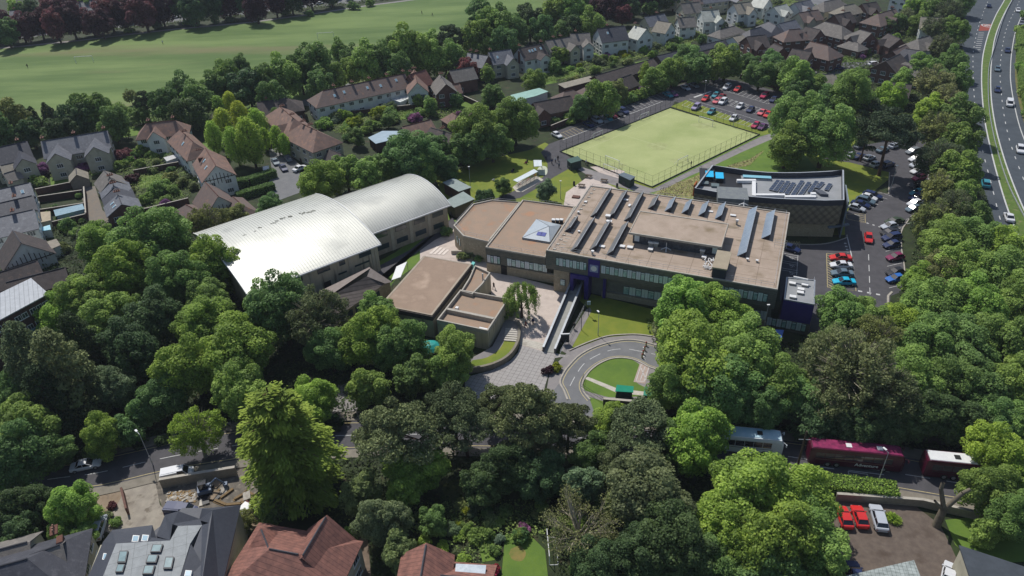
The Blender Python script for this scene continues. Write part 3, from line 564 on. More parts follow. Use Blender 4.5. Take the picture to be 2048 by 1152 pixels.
mb = MB(); railing(mb, [G(x, y, 5.4) for x, y in ((911, 451), (929, 470), (979, 481))], 5.4); railing(mb, [G(x, y, 5.4) for x, y in ((911, 451), (947, 411), (984, 403), (1039, 408))], 5.4); mb.build('roof_railing', M_metal, o1)
mb = MB(); railing(mb, [G(x, y, 6) for x, y in ((975, 494), (1090, 513))], 6); railing(mb, [G(x, y, 6) for x, y in ((1048, 403), (1148, 417))], 6); mb.build('roof_railing', M_metal, o2)
nn = (G(926, 473, 0)-G(907, 452, 0)).cross(Vector((0, 0, 1))).normalized()
for t in (.35, .6): put_window(o1, G(907, 452, 5.4).lerp(G(926, 473, 5.4), t)+Vector((0, 0, -2.6)), nn if nn.y < 0 else -nn, .7, 1.9, 'school')
# low walls of the sunken path
mb = MB(); mb.strip(PX([(1170, 570)]) if 0 else PX([(903, 508), (925, 508), (975, 519), (986, 528)]), .35, 0, .9); mb.strip(PX([(985, 536), (1005, 536), (1060, 548), (1088, 555)]), .35, 0, .9, 0)
o = mb.build('retaining_wall', M_par); tag(o, 'low pale topped retaining wall along the path in front of the school wing', 'wall')
mb = MB(); mb.strip(PX(smp([(935, 747), (975, 740), (1005, 728), (1024, 712), (1036, 690), (1039, 668), (1037, 650)])), .5, 0, 1.25); o = mb.build('retaining_wall', mat('old_stone_wall', C('8f887a'), C('7a7366'), scale=1.5)); tag(o, 'curved stone retaining wall beside the beige forecourt', 'wall')
sheet('lawn', smp([(935, 745), (975, 738), (1003, 727), (1022, 711), (1033, 690), (1036, 680), (1015, 680), (1000, 705), (975, 722), (945, 728)], 3), .9, M_lawn)
g = MB(); g.prism(PX([(1037, 650), (1039, 668), (1036, 690), (1024, 712), (1005, 728), (975, 740), (935, 746), (930, 730), (965, 712), (985, 700), (1000, 672), (1010, 645)]), .02, .88); struct('raised_ground', g, M_path)
g = MB()
for k in range(6): y = 655+k*4.6; g.prism(PX([(1011-k*.5, y+1), (1034+k*.2, y+3), (1034+k*.2, y+6), (1010.5-k*.5, y+4)], .9), .88, .93+.03*k)
struct('garden_step', g, M_wmetal if 0 else mat('light_steps', C('c8c2b8'), C('b8b2a8'), scale=2))
# canteen
oK, PK = flat_building('canteen', 'low canteen building with a wide plain brown felt roof and dark fascia', [(847.5, 512), (943, 529), (864, 631), (760, 610)], 5.4, M_cwall, M_grav3, par_h=0, fascia=1.0)
MB().strip(PK, .5, 5.4, 5.44, off=.25, closed=True).build('roof_edge', mat('pale_roof_edge', C('b0a290'), C('a39684'), scale=1), oK)
oM, PM = flat_building('canteen_annexe', 'boxy concrete annexe with two brown flat roofs sunk behind parapets', [(921, 585), (1018, 602.5), (976, 667.5), (874, 645.6)], 3.9, M_cwall, M_gravel2, par_h=.75, parw=.4)
fm = Frame(G(874, 645.6, 3.9), G(976, 667.5, 3.9)-G(874, 645.6, 3.9)); Lm = (G(976, 667.5, 3.9)-G(874, 645.6, 3.9)).length; um, vm = fm.uv(889, 624, 4)
mb = MB(); fm.box(mb, .4, Lm-.4, vm, vm+.6, 3.8, 4.75); mb.build('inner_parapet', M_par, oM)
u, v = fm.uv(967, 658, 4.2); mb = MB(); fm.box(mb, u-.9, u+.9, v-.5, v+.3, 3.85, 4.3); mb.build('roof_hatch', M_wmetal, oM)
u, v = fm.uv(914, 617, 4.2); mb = MB(); fm.box(mb, u-.3, u+.3, v-.3, v+.3, 3.85, 4.5); mb.build('roof_vent', M_wmetal, oM)
put_window(oM, fm.p(3, 0, 1.6), -fm.w, 2.2, 1.9, 'school')
oN, PN = flat_building('concrete_store', 'small concrete store with open roof well between canteen and courtyard', [(950, 535), (981, 549), (965, 572), (945, 592), (922, 586), (938, 560)], 4.2, M_cwall, M_gravel2, par_h=.5, parw=.3)
mb = MB(); mb.tube(G(966, 562, 4.1), G(966, 562, 4.1)+Vector((0, 0, 1.8)), .15); mb.build('flue', M_metal, oN)
o = MB(); o.prism(PX([(946, 534), (951, 536), (948, 541), (943, 539)], 0), 0, 1.5); o = o.build('skip', mat('turquoise_plastic', C('6fc4c0'), rough=.5)); tag(o, 'turquoise wheeled bin in the service yard behind the canteen', 'bin')
# sports halls
M_hallroof = mat('silver_roof', C('adaea6', 1.0), C('bdbdb5', 1.0), scale=.05, rough=.44, spec=.5, metal=.3, c3=C('9c9d97', 1.0), s3=.12)
M_seam = mat('roof_seam', C('b0b2ae', 1.0), rough=.45, metal=.3)
def hall(label, fA, fB, back, z, rise, wall, ext):
    o = thing('sports_hall', Vector((*(((fA+fB)/2+(back-fA)/2).xy), 0)), label, 'sports hall')
    fr = Frame(fA, fB-fA); L = (fB-fA).length; Wd = abs((back-fA).dot(fr.w)); sg = 1 if (back-fA).dot(fr.w) > 0 else -1
    N = 28; rad = (Wd*Wd/4+rise*rise)/(2*rise); th = math.asin(Wd/2/rad)
    arc = [((Wd/2+rad*math.sin(-th+2*th*k/N)), z+rad*math.cos(-th+2*th*k/N)-rad*math.cos(th)) for k in range(N+1)]
    mb = MB()
    for k in range(N):
        (v0, z0), (v1, z1) = arc[k], arc[k+1]
        for dz, mi in ((.0, 0), (-.3, 0)): mb.poly([fr.p(-.6, sg*v0, z0+dz), fr.p(L+ext, sg*v0, z0+dz), fr.p(L+ext, sg*v1, z1+dz), fr.p(-.6, sg*v1, z1+dz)])
        for uu in (-.6, L+ext): mb.poly([fr.p(uu, sg*v0, z0), fr.p(uu, sg*v1, z1), fr.p(uu, sg*v1, z1-.3), fr.p(uu, sg*v0, z0-.3)])
    rf = mb.build('roof', M_hallroof, o, smooth=False)
    mb = MB(); n = int((L+ext)/.62)
    for i in range(n+1):
        u = -.55+i*(L+ext+.5)/n
        for k in range(N):
            (v0, z0), (v1, z1) = arc[k], arc[k+1]
            mb.poly([fr.p(u, sg*v0, z0), fr.p(u, sg*v0, z0+.07), fr.p(u, sg*v1, z1+.07), fr.p(u, sg*v1, z1)]); mb.poly([fr.p(u, sg*v0, z0+.07), fr.p(u+.08, sg*v0, z0+.07), fr.p(u+.08, sg*v1, z1+.07), fr.p(u, sg*v1, z1+.07)])
            mb.poly([fr.p(u+.08, sg*v0, z0+.07), fr.p(u+.08, sg*v0, z0), fr.p(u+.08, sg*v1, z1), fr.p(u+.08, sg*v1, z1+.07)])
    mb.build('standing_seams', M_seam, rf)
    mb = MB(); mb.strip([fr.p(-.7, -.1*sg), fr.p(L+ext, -.1*sg)], .3, z-.35, z-.05); mb.build('gutter', M_wmetal, o)
    for uu in (-.62, L+ext+.02):
        mb = MB()
        for k in range(N): (v0, z0), (v1, z1) = arc[k], arc[k+1]; mb.hull8([fr.p(uu-.08, sg*v0, z0-.35), fr.p(uu+.08, sg*v0, z0-.35), fr.p(uu+.08, sg*v1, z1-.35), fr.p(uu-.08, sg*v1, z1-.35)], [fr.p(uu-.08, sg*v0, z0+.12), fr.p(uu+.08, sg*v0, z0+.12), fr.p(uu+.08, sg*v1, z1+.12), fr.p(uu-.08, sg*v1, z1+.12)])
        mb.build('verge_trim', M_wmetal, o)
    mb = MB(); a_ = [fr.p(0, sg*.5, 0), fr.p(L+ext-.5, sg*.5, 0), fr.p(L+ext-.5, sg*(Wd-.5), 0), fr.p(0, sg*(Wd-.5), 0)]; mb.prism(a_, 0, z-.1)
    for uu in (0, L+ext-.5): mb.poly([fr.p(uu, sg*.5, z-.1)]+[fr.p(uu, sg*min(max(v_, .5), Wd-.5), z_-.3) for v_, z_ in arc]+[fr.p(uu, sg*(Wd-.5), z-.1)])
    mb.build('walls', wall, o)
    return o, fr, L, sg, Wd
fA, fB, bk = G(756, 489, 7), G(574.5, 558, 7), G(632, 387, 7)
o, fr, L, sg, Wd = hall('larger sports hall with a pale silver curved roof and buff walls', fA, fB, bk, 7, 2.6, M_cwall, 8.5)
nn = -fr.w*sg
for i, u in enumerate((3.2, 8.7, 13, 18.5)): put_window(o, fr.p(u, sg*.5, 5.6), nn, 2.9 if i % 2 == 0 else 1.4, 1.1, 'strip')
put_window(o, fr.p(4.2, sg*.5, 3.6), nn, 3.6, .4, 'strip'); put_window(o, fr.p(9, sg*.5, 3.2), nn, 2, .4, 'strip'); mb = MB(); fr.box(mb, 12, 13.6, sg*.5-.08, sg*.5+.1, 0, 2.6); mb.build('door', M_black, o)
for u in (.4, 1.2, 6.8, 15.8): mb = MB(); fr.box(mb, u, u+.5, sg*.5-.2, sg*.5+.12, 0, 6.8); mb.build('pilaster', mat('pale_pilaster', C('b5ae9c'), C('a8a18f'), scale=1), o)
rr = random.Random(5); mb = MB()
for k in range(26):
    t = k/25; x, y = 548-(548-420)*t+rr.uniform(-3, 3) if 0 else 626-t*(626-486), 421+t*(472-421)-6*math.sin(t*3.1)+rr.uniform(-2, 2)
    if rr.random() < .75: q = G(x+rr.uniform(-2, 2), y, 9.55); mb.box(q, (rr.uniform(.15, .5), 0, 0), (0, rr.uniform(.1, .3), 0), (0, 0, .03))
mb.build('lichen_patches', mat('lichen', C('8c8c80'), C('7a7a70'), scale=2), o)
fA, fB = G(896, 410.5, 6.6), G(739.5, 468, 6.6); bk = fA+Vector((fA.y-fB.y, fB.x-fA.x, 0)).normalized()*22*(1 if fB.x > fA.x else -1)
o, fr, L, sg, Wd = hall('smaller sports hall with silver barrel roof and two rows of long windows', fA, fB, bk, 6.6, 2.7, mat('buff_brick_walls', C('a49b8a'), C('968d7c'), scale=2, c3=C('b3a995'), s3=.8), 1)
nn = -fr.w*sg
for i in range(4):
    u = 2.8+i*5.1; put_window(o, fr.p(u, sg*.5, 5.0), nn, 3, 1.2, 'strip'); put_window(o, fr.p(u, sg*.5, 1.9), nn, 3, 1.3, 'strip')
    mb = MB(); fr.box(mb, u+2.1, u+2.9, sg*.5-.15, sg*.5+.1, 0, 6.3); mb.build('pilaster', MATS['pale_pilaster'], o)
# classroom block with hipped tile roofs
M_btile = banded('dark_brown_tiles', C('6c635d'), C('5d544f'), (.55, -.83, 0), .7, duty=.25)
# new dark block with solar panels
zN = 9.6
top = [(1424, 331), (1460, 336), (1500, 342), (1535, 345), (1567, 345.8), (1600, 345.5), (1637, 344), (1662, 342.6), (1687.5, 340.6)]
bot = [(1688.5, 401), (1650, 402), (1606, 400.5), (1550, 398), (1500, 394.5), (1438, 386), (1389, 377)]
P_ = PX(top+bot, zN); c_ = sum(P_, Vector())/len(P_); oQ = thing('science_block', Vector((c_.x, c_.y, 0)), 'dark clad curved science block with solar panels on its grey sunken roof', 'school building')
M_scale = banded('bronze_shingle_cladding', C('857a68'), C('94896f'), (.7, -.3, .7), 1.3, duty=.4, axis2=(.7, -.3, -.7), dark=.74)
mb = MB(); mb.prism(P_, 3.6, zN-1.25); mb.build('upper_walls', M_scale, oQ)
q = PX([(1688.5, 401), (1606, 400.5), (1500, 394.5), (1438, 386), (1389, 377), (1424, 331), (1687.5, 340.6)], zN); c7 = Vector((c_.x, c_.y, zN))
mb = MB(); mb.prism([p_+(c7-p_).normalized()*.6 for p_ in q], 0, 3.6); mb.build('lower_walls', M_rubble, oQ)
mb = MB(); mb.prism([p_+(c7-p_).normalized()*.2 for p_ in P_], zN-1.25, zN-1.15); mb.build('roof', M_pvroof, oQ)
a_ = 1 if sum(P_[i].x*P_[(i+1) % len(P_)].y-P_[(i+1) % len(P_)].x*P_[i].y for i in range(len(P_))) > 0 else -1
mb = MB(); mb.strip(P_, .35, zN-1.25, zN+.15, off=a_*.17, top=1, closed=True); mb.build('parapet', [mat('parapet_inner', (.06, .062, .075), (.05, .05, .06), scale=2), M_metal], oQ)
fQ = Frame(G(1500, 394.5, zN), G(1606, 400.5, zN)-G(1500, 394.5, zN))
zr = zN-1.15
def qbox(mb, x0, y0, x1, y1, z0, z1, mi=0): (a1, b1), (a2_, b2_) = fQ.uv(x0, y0, z1), fQ.uv(x1, y1, z1); fQ.box(mb, min(a1, a2_), max(a1, a2_), min(b1, b2_), max(b1, b2_), z0, z1, mi)
P9 = [(1537, 380, 1553, 360, 4), (1546, 382, 1562, 361, 5), (1557, 385, 1573, 362, 5), (1568, 388, 1584, 365, 5), (1581, 391, 1601, 361, 6), (1593, 394, 1615, 364, 6), (1614, 385, 1630, 362, 5), (1630, 376, 1642, 364, 3), (1648, 380, 1657, 367, 3)]
for (x0, y0, x1, y1, n) in P9:
    for k in range(n):
        t = (k+.5)/n; qa, qb = G(x0+4, y0, zr+.3), G(x1+4, y1, zr+.3); ev = (qb-qa).normalized(); eu = Vector((ev.y, -ev.x, 0)); lh = (qb-qa).length/n*.47; q = qa.lerp(qb, t); mb = MB(); mb.box(q, eu*.5, ev*lh, Vector((0, 0, .03)), 0); mb.box(q-Vector((0, 0, .3)), eu*.3, ev*lh*.8, (0, 0, .13), 1)
        mb.box(q+Vector((0, 0, .061)), eu*.43, ev*(lh-.07), (0, 0, .003), 2); mb.build('solar_panel', [M_metal, M_black, M_solar], oQ)
mb = MB(); 
for x0, y0, x1, y1 in ((1504, 362, 1512, 391), (1512, 386, 1570, 391), (1570, 389, 1632, 395), (1474, 357, 1512, 362), (1622, 382, 1632, 390)):
    a1, b1 = G(x0, (y0+y1)/2 if x1-x0 > y1-y0 else y0, zr+.8), G(x1, (y0+y1)/2 if x1-x0 > y1-y0 else y1, zr+.8)
    if x1-x0 < y1-y0: a1, b1 = G((x0+x1)/2, y0, zr+.8), G((x0+x1)/2, y1, zr+.8)
    mb.strip([a1, b1], .85, zr+.1, zr+.8)
mb.build('air_duct', M_wmetal, oQ)
mb = MB(); qbox(mb, 1436, 396, 1494, 376, zr, zN+.6); mb.build('plant_enclosure', mat('grey_green_plant_roof', C('7f8482'), C('70757a'), scale=1), oQ)
mb = MB(); qbox(mb, 1400, 372, 1480, 340, zr+.02, zr+.06); mb.build('plant_well', M_black, oQ)
for x, y in ((1419, 348), (1439, 351)):
    mb = MB(); c0 = G(x, y, zN-.1); mb.box(c0-Vector((0, 0, 1)), fQ.u*.95, fQ.w*1.75, (0, 0, .5), 1); mb.box(c0+Vector((0, 0, .03)), fQ.u*.95, fQ.w*1.75, (0, 0, .03)); mb.build('blue_cover', [mat('cyan_sheet', (.015, .42, .72), rough=.5), M_black], oQ)
for x, y, s_ in ((1410, 361, .9), (1431, 366, .9), (1422, 336, .8)): mb = MB(); c0 = G(x, y, zr+.9); mb.box(c0-Vector((0, 0, .9)), fQ.u*s_, fQ.w*.8, (0, 0, .45)); mb.build('chiller_unit', mat('grey_green_metal', C('6f7d80'), C('5f6d70'), scale=1), oQ)
mb = MB(); c0 = G(1514, 354, zr+.5); mb.box(c0-Vector((0, 0, .5)), fQ.u*3.4, fQ.w*.75, (0, 0, .3)); mb.box(c0+Vector((0, 0, .1)), fQ.u*3.3, fQ.w*.68, (0, 0, .03), 1); mb.build('rooflight', [M_metal, mat('pale_blue_glazing', C('8cc4d4'), rough=.2)], oQ)
mb = MB(); c0 = G(1643, 383, zr+.7); mb.box(c0-Vector((0, 0, .7)), Vector((.85, -.2, 0)), Vector((-.3, 1.2, 0)), (0, 0, .6)); mb.build('roof_vent', mat('dark_grey_metal', C('5c6068'), C('50545c'), scale=1), oQ)
for k in range(7): put_window(oQ, G(1573+k*9.5, 421.5, 6.6)+Vector((0, -.1, 0)), Vector((.02, -1, 0)).normalized(), 1.15, 1.3, 'strip' if k % 2 else 'school')
mb = MB(); mb.strip([G(1691, 372, 9), G(1692.5, 401, 9)-Vector((0, 1.2, 0))], .3, 0, 9.3); o_ = mb.build('end_fin', mat('grey_fin', C('7f8a92'), C('737e86'), scale=1), oQ)
mb = MB(); mb.strip(PX([(1652, 476), (1692, 470)]), .7, 2.6, 3.0); mb.build('canopy', MATS['grey_fin'], oQ)
mb = MB(); qbox(mb, 1389, 377, 1396, 376, 0, .5); 
mb = MB(); mb.strip([G(1386, 392, 0), G(1391, 384, 0)], .3, 0, 3.2); mb.build('orange_panel', mat('orange_render', C('b06038'), C('a05530'), scale=1), oQ)
# purple block
oR, PR = flat_building('purple_block', 'purple clad block with grey roof and white roof boxes at the corner of the school', [(1572.5, 555), (1630.6, 561), (1629, 610), (1567.5, 599)], 7, M_purple, M_pvroof, par_h=.15, parw=.25, capm=M_metal)
fR = Frame(G(1567.5, 599, 7), G(1629, 610, 7)-G(1567.5, 599, 7)); LR = (G(1629, 610, 7)-G(1567.5, 599, 7)).length
mb = MB(); fR.box(mb, -.1, LR+.1, -.06, 1, 0, 2.5); mb.build('lower_storey', M_clad, oR)
for x, y in ((1585, 565), (1610, 568), (1602, 577), (1601, 583.5), (1586, 592)): u, v = fR.uv(x, y, 7.4); mb = MB(); fR.box(mb, u-.55, u+.55, v-.35, v+.35, 6.95, 7.25, 1); fR.box(mb, u-.6, u+.6, v-.4, v+.4, 7.25, 7.4, 0); mb.build('roof_hatch', [M_wmetal, M_par], oR)
mb = MB(); mb.tube(G(1587, 554, 8), G(1616, 560, 8), .25); mb.build('roof_pipe', M_wmetal, oR); mb = MB(); railing(mb, [G(1627, 562, 7), G(1626, 607, 7)], 7); mb.build('roof_railing', M_metal, oR)
row(oR, fR, -2.2, LR-.5, -.1, 1.6, 1.7, 8, ('panel', 'school'))
# storage sheds and cycle shelter
def small_shed(name, label, pts, z, wall, roofm, cat='shed', over=.15):
    P_ = PX(pts, z); c_ = sum(P_, Vector())/len(P_); o = thing(name, Vector((c_.x, c_.y, 0)), label, cat)
    MB().prism([p_+(c_-p_)*.03 for p_ in P_], 0, z-.12).build('walls', wall, o); MB().prism([p_-(c_-p_).normalized()*over for p_ in P_], z-.12, z).build('roof', roofm, o)
    f_ = P_[0].lerp(P_[-1], .5); mb = MB(); nn_ = (P_[-1]-P_[0]).cross(Vector((0, 0, 1))).normalized(); nn_ = nn_ if nn_.dot(f_-c_) > 0 else -nn_
    e = (P_[-1]-P_[0]).normalized(); mb.box(Vector((f_.x, f_.y, .05))+nn_*.02, e*.45, nn_*.05, (0, 0, .95)); mb.build('door', M_dark, o); return o
M_dgreen = mat('dark_green_timber', (.03, .05, .045), (.045, .07, .06), scale=2); M_grn = mat('green_felt', C('4e6660'), C('466058'), scale=1); M_bgrn = mat('bright_green_felt', (.008, .2, .12), (.012, .24, .15), scale=1)
small_shed('storage_hut', 'small dark green hut at the left corner of the pitch', [(1134, 319), (1155, 312), (1163, 320), (1143, 330) if 0 else (1142, 326)], 2.5, M_dgreen, M_grn)
small_shed('storage_container', 'dark green storage container behind the white goal', [(1237, 349), (1248, 345), (1270, 353), (1260, 360)], 2.5, M_dgreen, mat('slate_container_top', C('6b7880'), C('5f6c74'), scale=1))
small_shed('green_store', 'bright green roofed store by the boundary wall, nearer the white path', [(1235, 770), (1266, 773), (1265, 784), (1232, 782)], 2.3, M_dgreen, M_bgrn)
small_shed('green_store', 'long green roofed store half hidden under the big tree right of the path', [(1291, 773), (1345, 782), (1344, 796), (1288, 790)], 2.3, M_dgreen, mat('mid_green_felt', (.04, .2, .13), (.05, .24, .16), scale=1))
small_shed('brick_hut', 'brick hut with pale grey flat roof behind the smaller sports hall', [(887, 365), (908, 357), (941, 374), (917, 382)], 3.2, mat('hut_brick', C('6b5048'), C('5d453e'), scale=2), mat('hut_roof', C('97a39f'), C('8c9894'), scale=.8), over=.35)
small_shed('timber_hut', 'brown boarded hut with pale grey flat roof beside the many-sided wing', [(892, 402), (926, 384), (947, 398), (909, 414)], 3.2, mat('hut_timber', C('5f584a'), C('6c6452'), scale=2), MATS['hut_roof'], over=.35)
small_shed('blue_container', 'blue container below the purple block', [(1551, 659), (1568, 660), (1563, 675), (1545, 673)], 2.4, mat('blue_steel', (.03, .09, .36), rough=.5), mat('pale_blue_steel', (.1, .2, .55), rough=.5), over=.0)
# cycle shelter
cs = thing('cycle_shelter', G(1050, 365, 0), 'long white roofed cycle shelter with bikes beside the curving path', 'cycle shelter')
sheet('shelter_pad', [(1025, 375), (1033, 384), (1045, 384), (1087, 360), (1075, 352), (1040, 362)], .045, M_conc)
sheet('shelter_pad', smp([(1078, 350), (1092, 350), (1095, 340), (1091, 333), (1080, 333), (1074, 340)], 3), .045, mat('pale_mesh_floor', C('c8cdb8'), C('b8bda8'), scale=2))
M_sh = mat('white_corrugated', C('dfe6e8'), C('cfd8dc'), scale=1.5, rough=.4)
q = PX([(1026, 360), (1068, 338), (1076, 343), (1035, 364)], 2.3); MB().hull8([p_-Vector((0, 0, .1)) for p_ in q], q).build('roof', M_sh, cs)
for k in range(6): t = k/5; p_ = G(1036, 364, 2.2).lerp(G(1076, 344, 2.2), t); MB().tube((p_.x, p_.y, 0), (p_.x, p_.y, 2.2), .05, n=6).build('post', M_metal, cs)
cs2 = thing('shelter', G(1077, 332, 0), 'small white corrugated roof shelter at the top of the cycle store', 'shelter'); q = PX([(1067, 320), (1083, 320), (1084, 332), (1068, 333)], 2.4); MB().hull8([p_-Vector((0, 0, .1)) for p_ in q], q).build('roof', M_sh, cs2)
for p_ in q: MB().tube((p_.x, p_.y, 0), (p_.x, p_.y, 2.3), .05, n=6).build('post', M_metal, cs2)
def wheelring(mb, c, ax, r, n=12, t=.03):
    e = Vector((ax[0], ax[1], 0)).normalized(); pr = None
    for k in range(n+1):
        a_ = 2*math.pi*k/n; p_ = c+e*r*math.cos(a_)+Vector((0, 0, r*math.sin(a_)))
        if pr is not None: mb.tube(pr, p_, t, n=4, caps=False)
        pr = p_
bike = None
for k in range(16):
    p_ = G(1035+k*2.55, 375-k*1.55, 0)
    if bike is None:
        bike = thing('bicycle', p_, 'parked bicycle in the white cycle shelter', 'bicycle', 'bicycles parked under the cycle shelter')
        mb = MB(); z = .34
        mb.tube((-.45, 0, z), (0, 0, .3), .025, n=4).tube((0, 0, .3), (.3, 0, .85), .025, n=4).tube((-.12, 0, .8), (0, 0, .3), .025, n=4).tube((-.12, 0, .78), (.3, 0, .82), .025, n=4).tube((.3, 0, .9), (.5, 0, z), .025, n=4).tube((.3, -.25, .98), (.3, .25, .98), .02, n=4).tube((-.45, 0, z), (-.12, 0, .8), .02, n=4)
        mb.build('bike_frame', mat('bike_paint', (.5, .5, .5), objc=True, rough=.4), bike, local=False); MB().bx(-.25, .02, -.07, .07, .82, .88).build('saddle', M_black, bike, local=False)
        for x in (-.5, .5): mb = MB(); wheelring(mb, Vector((x, 0, .34)), (1, 0), .33); mb.build('bicycle_wheel', M_black, bike, local=False)
        bike.rotation_euler = (0, 0, R(-50)); b0 = bike
    else:
        r_ = b0.copy(); COL.objects.link(r_); r_.location = p_; PEND.append((r_, None))
        for ch in list(b0.children): c0 = ch.copy(); COL.objects.link(c0); c0.parent = r_; c0.color = random.choice([(.7, .7, .7, 1), (.05, .1, .3, 1), (.5, .05, .04, 1), (.02, .02, .02, 1)])
# pitch fence
def fence(name, label, pts, h, gap, m_post, cat='fence', mesh=None, r=.035):
    P_ = PX(pts); o = thing(name, P_[0], label, cat); posts = MB(); rails = MB()
    for a_, b_ in zip(P_, P_[1:]):
        n = max(1, round((b_-a_).length/gap)); nn_ = (b_-a_).normalized()
        for i in range(n+1): q = a_.lerp(b_, i/n); pm = MB().tube(q, q+Vector((0, 0, h)), r, n=5); pm.build('post', m_post, o)
        for z in (h, h*.5, .12): rails.tube(a_+Vector((0, 0, z)), b_+Vector((0, 0, z)), .022, n=4, caps=False)
        if mesh:
            k = int((b_-a_).length/.5)
            for i in range(k): q = a_.lerp(b_, i/k); rails.tube(q, q+Vector((0, 0, h)), .008, n=3, caps=False)
    rails.build('mesh_panel', m_post, o); return o
M_fence = mat('dark_fence_paint', (.02, .025, .03), rough=.5)
F1 = fence('pitch_fence', 'tall dark mesh fence round the green sports pitch', [pA, pB, pC, pD, pA], 3.4, 2.6, M_fence, mesh=True)
g = MB(); g.strip(PX([pA, pB, pC, pD]), .25, .0, .3, closed=True); g.build('base_board', M_fence, F1)
def goal(label, x, y, ax, w_=5, h_=2.1, d_=1.4):
    p_ = G(x, y); o = thing('goal', p_, label, 'goal'); e = Vector((ax[0], ax[1], 0)).normalized(); f_ = Vector((-e.y, e.x, 0)); mb = MB(); a_, b_ = p_-e*w_/2, p_+e*w_/2; z = Vector((0, 0, h_))
    mb.tube(a_, a_+z, .07).tube(b_, b_+z, .07).tube(a_+z, b_+z, .08); mb.build('goal_frame', M_wmetal, o)
    mb = MB(); mb.tube(a_+f_*d_, b_+f_*d_, .05, n=5).tube(a_+f_*d_, a_+z, .03, n=4).tube(b_+f_*d_, b_+z, .03, n=4).tube(a_, a_+f_*d_, .04, n=4).tube(b_, b_+f_*d_, .04, n=4); mb.build('net_stay', M_wmetal, o)
dB = G(*pC)-G(*pB); dA = G(*pB)-G(*pA)
goal('white goal inside the pitch nearest the green container', 1224, 330, dB, 5.2); goal('white goal standing on the storage pad outside the near fence', 1220, 346, dB, 5, 2)
goal('white goal at the far end of the pitch', 1411, 249, dB, 5.2); goal('low white goal by the left touchline of the pitch', 1196, 275, dA, 4, 1.8); goal('pale goal by the right touchline of the pitch', 1365, 327, dA, 4.4, 1.8)
goal('slim goal against the left fence near the far corner', 1289, 237, dA, 4, 1.8)

o = thing('teal_canopy', G(862, 712), 'teal domed canopy glimpsed between the trees in front of the canteen', 'canopy'); c_ = G(862, 712); mb = MB(); N_ = 16
rg0 = [[c_+Vector((2.6*math.cos(t)*k, 1.9*math.sin(t)*k, 2.2+1.1*(1-k*k))) for t in [2*math.pi*i/N_ for i in range(N_)]] for k in (1, .75, .45, .1)]
for a_, b_ in zip(rg0, rg0[1:]):
    for i in range(N_): mb.poly([a_[i], a_[(i+1) % N_], b_[(i+1) % N_], b_[i]])
mb.poly(rg0[-1]); mb.build('canopy_roof', mat('teal_sheet', (.02, .3, .27), rough=.5), o)
for i in (0, 4, 8, 12): q = rg0[0][i]; MB().tube((q.x, q.y, 0), q, .06, n=6).build('post', M_metal, o)
# ---------------- houses ----------------
RM = {
 'slate': mat('slate_roof', C('74767c'), C('63656c'), scale=.8, c3=C('85868a'), s3=1.5, rough=.6, bump=.4, bscale=5),
 'dslate': mat('dark_slate_roof', C('4e4f56'), C('43444b'), scale=.8, c3=C('5c5c62'), s3=1.5, rough=.6, bump=.4, bscale=5),
 'brown': mat('brown_tile_roof', C('7b6b64'), C('6b5f5b'), scale=.7, c3=C('8a6e60'), s3=.7, bump=.5, bscale=5),
 'dbrown': mat('dark_brown_tile_roof', C('57504e'), C('4a4443'), scale=.8, c3=C('665852'), s3=1.2, bump=.5, bscale=5),
 'red': mat('red_tile_roof', C('825a50'), C('725049'), scale=.5, c3=C('936a5a'), s3=1.3, bump=.5, bscale=5),
 'pink': mat('weathered_red_roof', C('8f7468'), C('79655d'), scale=.6, c3=C('a07c69'), s3=.9, bump=.5, bscale=5),
 'pale': mat('pale_slate_roof', C('b9bcb2'), C('a2a59c'), scale=.6, c3=C('8c8e88'), s3=1.5, rough=.5, bump=.3, bscale=5),
 'grey': mat('grey_tile_roof', C('7d7872'), C('6e6a66'), scale=.8, c3=C('8c8680'), s3=1.2, bump=.5, bscale=5),
 'beige': mat('light_grey_roof', C('979082'), C('868074'), scale=.8, c3=C('a49c8c'), s3=1.2, bump=.4, bscale=5),  # lighter and warmer than the plain grey tiles
 'rib': banded('ribbed_silver_roof', C('b4b8bc'), C('a4a8ac'), (.86, .5, 0), .8, duty=.12, rough=.4),
 'turq': mat('turquoise_sheet_roof', C('9cc0b4'), C('8cb0a4'), scale=.6, rough=.5),
 'blue': mat('pale_blue_felt', C('a0b4c0'), C('90a4b0'), scale=.5, rough=.5),
 'near_red': banded('near_red_tiles', C('97695c'), C('74524a'), (.35, .93, 0), .55, duty=.12),
}
WM = {
 'white': mat('white_render', C('dfe2de'), C('d0d4d0'), scale=.4, c3=C('c2c4be'), s3=.6),
 'cream': mat('cream_render', C('c0bba6'), C('b0ab98'), scale=.4, c3=C('a39e8c'), s3=.7),
 'brick': mat('red_brick', C('75564c'), C('654a42'), scale=2, c3=C('856356'), s3=1.2),
 'dbrick': mat('dark_brick', C('5c443c'), C('4e3a34'), scale=2),
 'pebble': mat('pebbledash', C('9c9484'), C('8c8476'), scale=2),
}
M_timber = mat('black_timber', (.02, .018, .016), rough=.7); M_pot = mat('chimney_pot', C('8f7060'), rough=.8); M_chim = mat('chimney_brick', C('6e4a3e'), C('5e4036'), scale=3)
M_hdoor = mat('painted_door', (.08, .03, .03), rough=.4)
CAMP = Vector((0, 0, H))
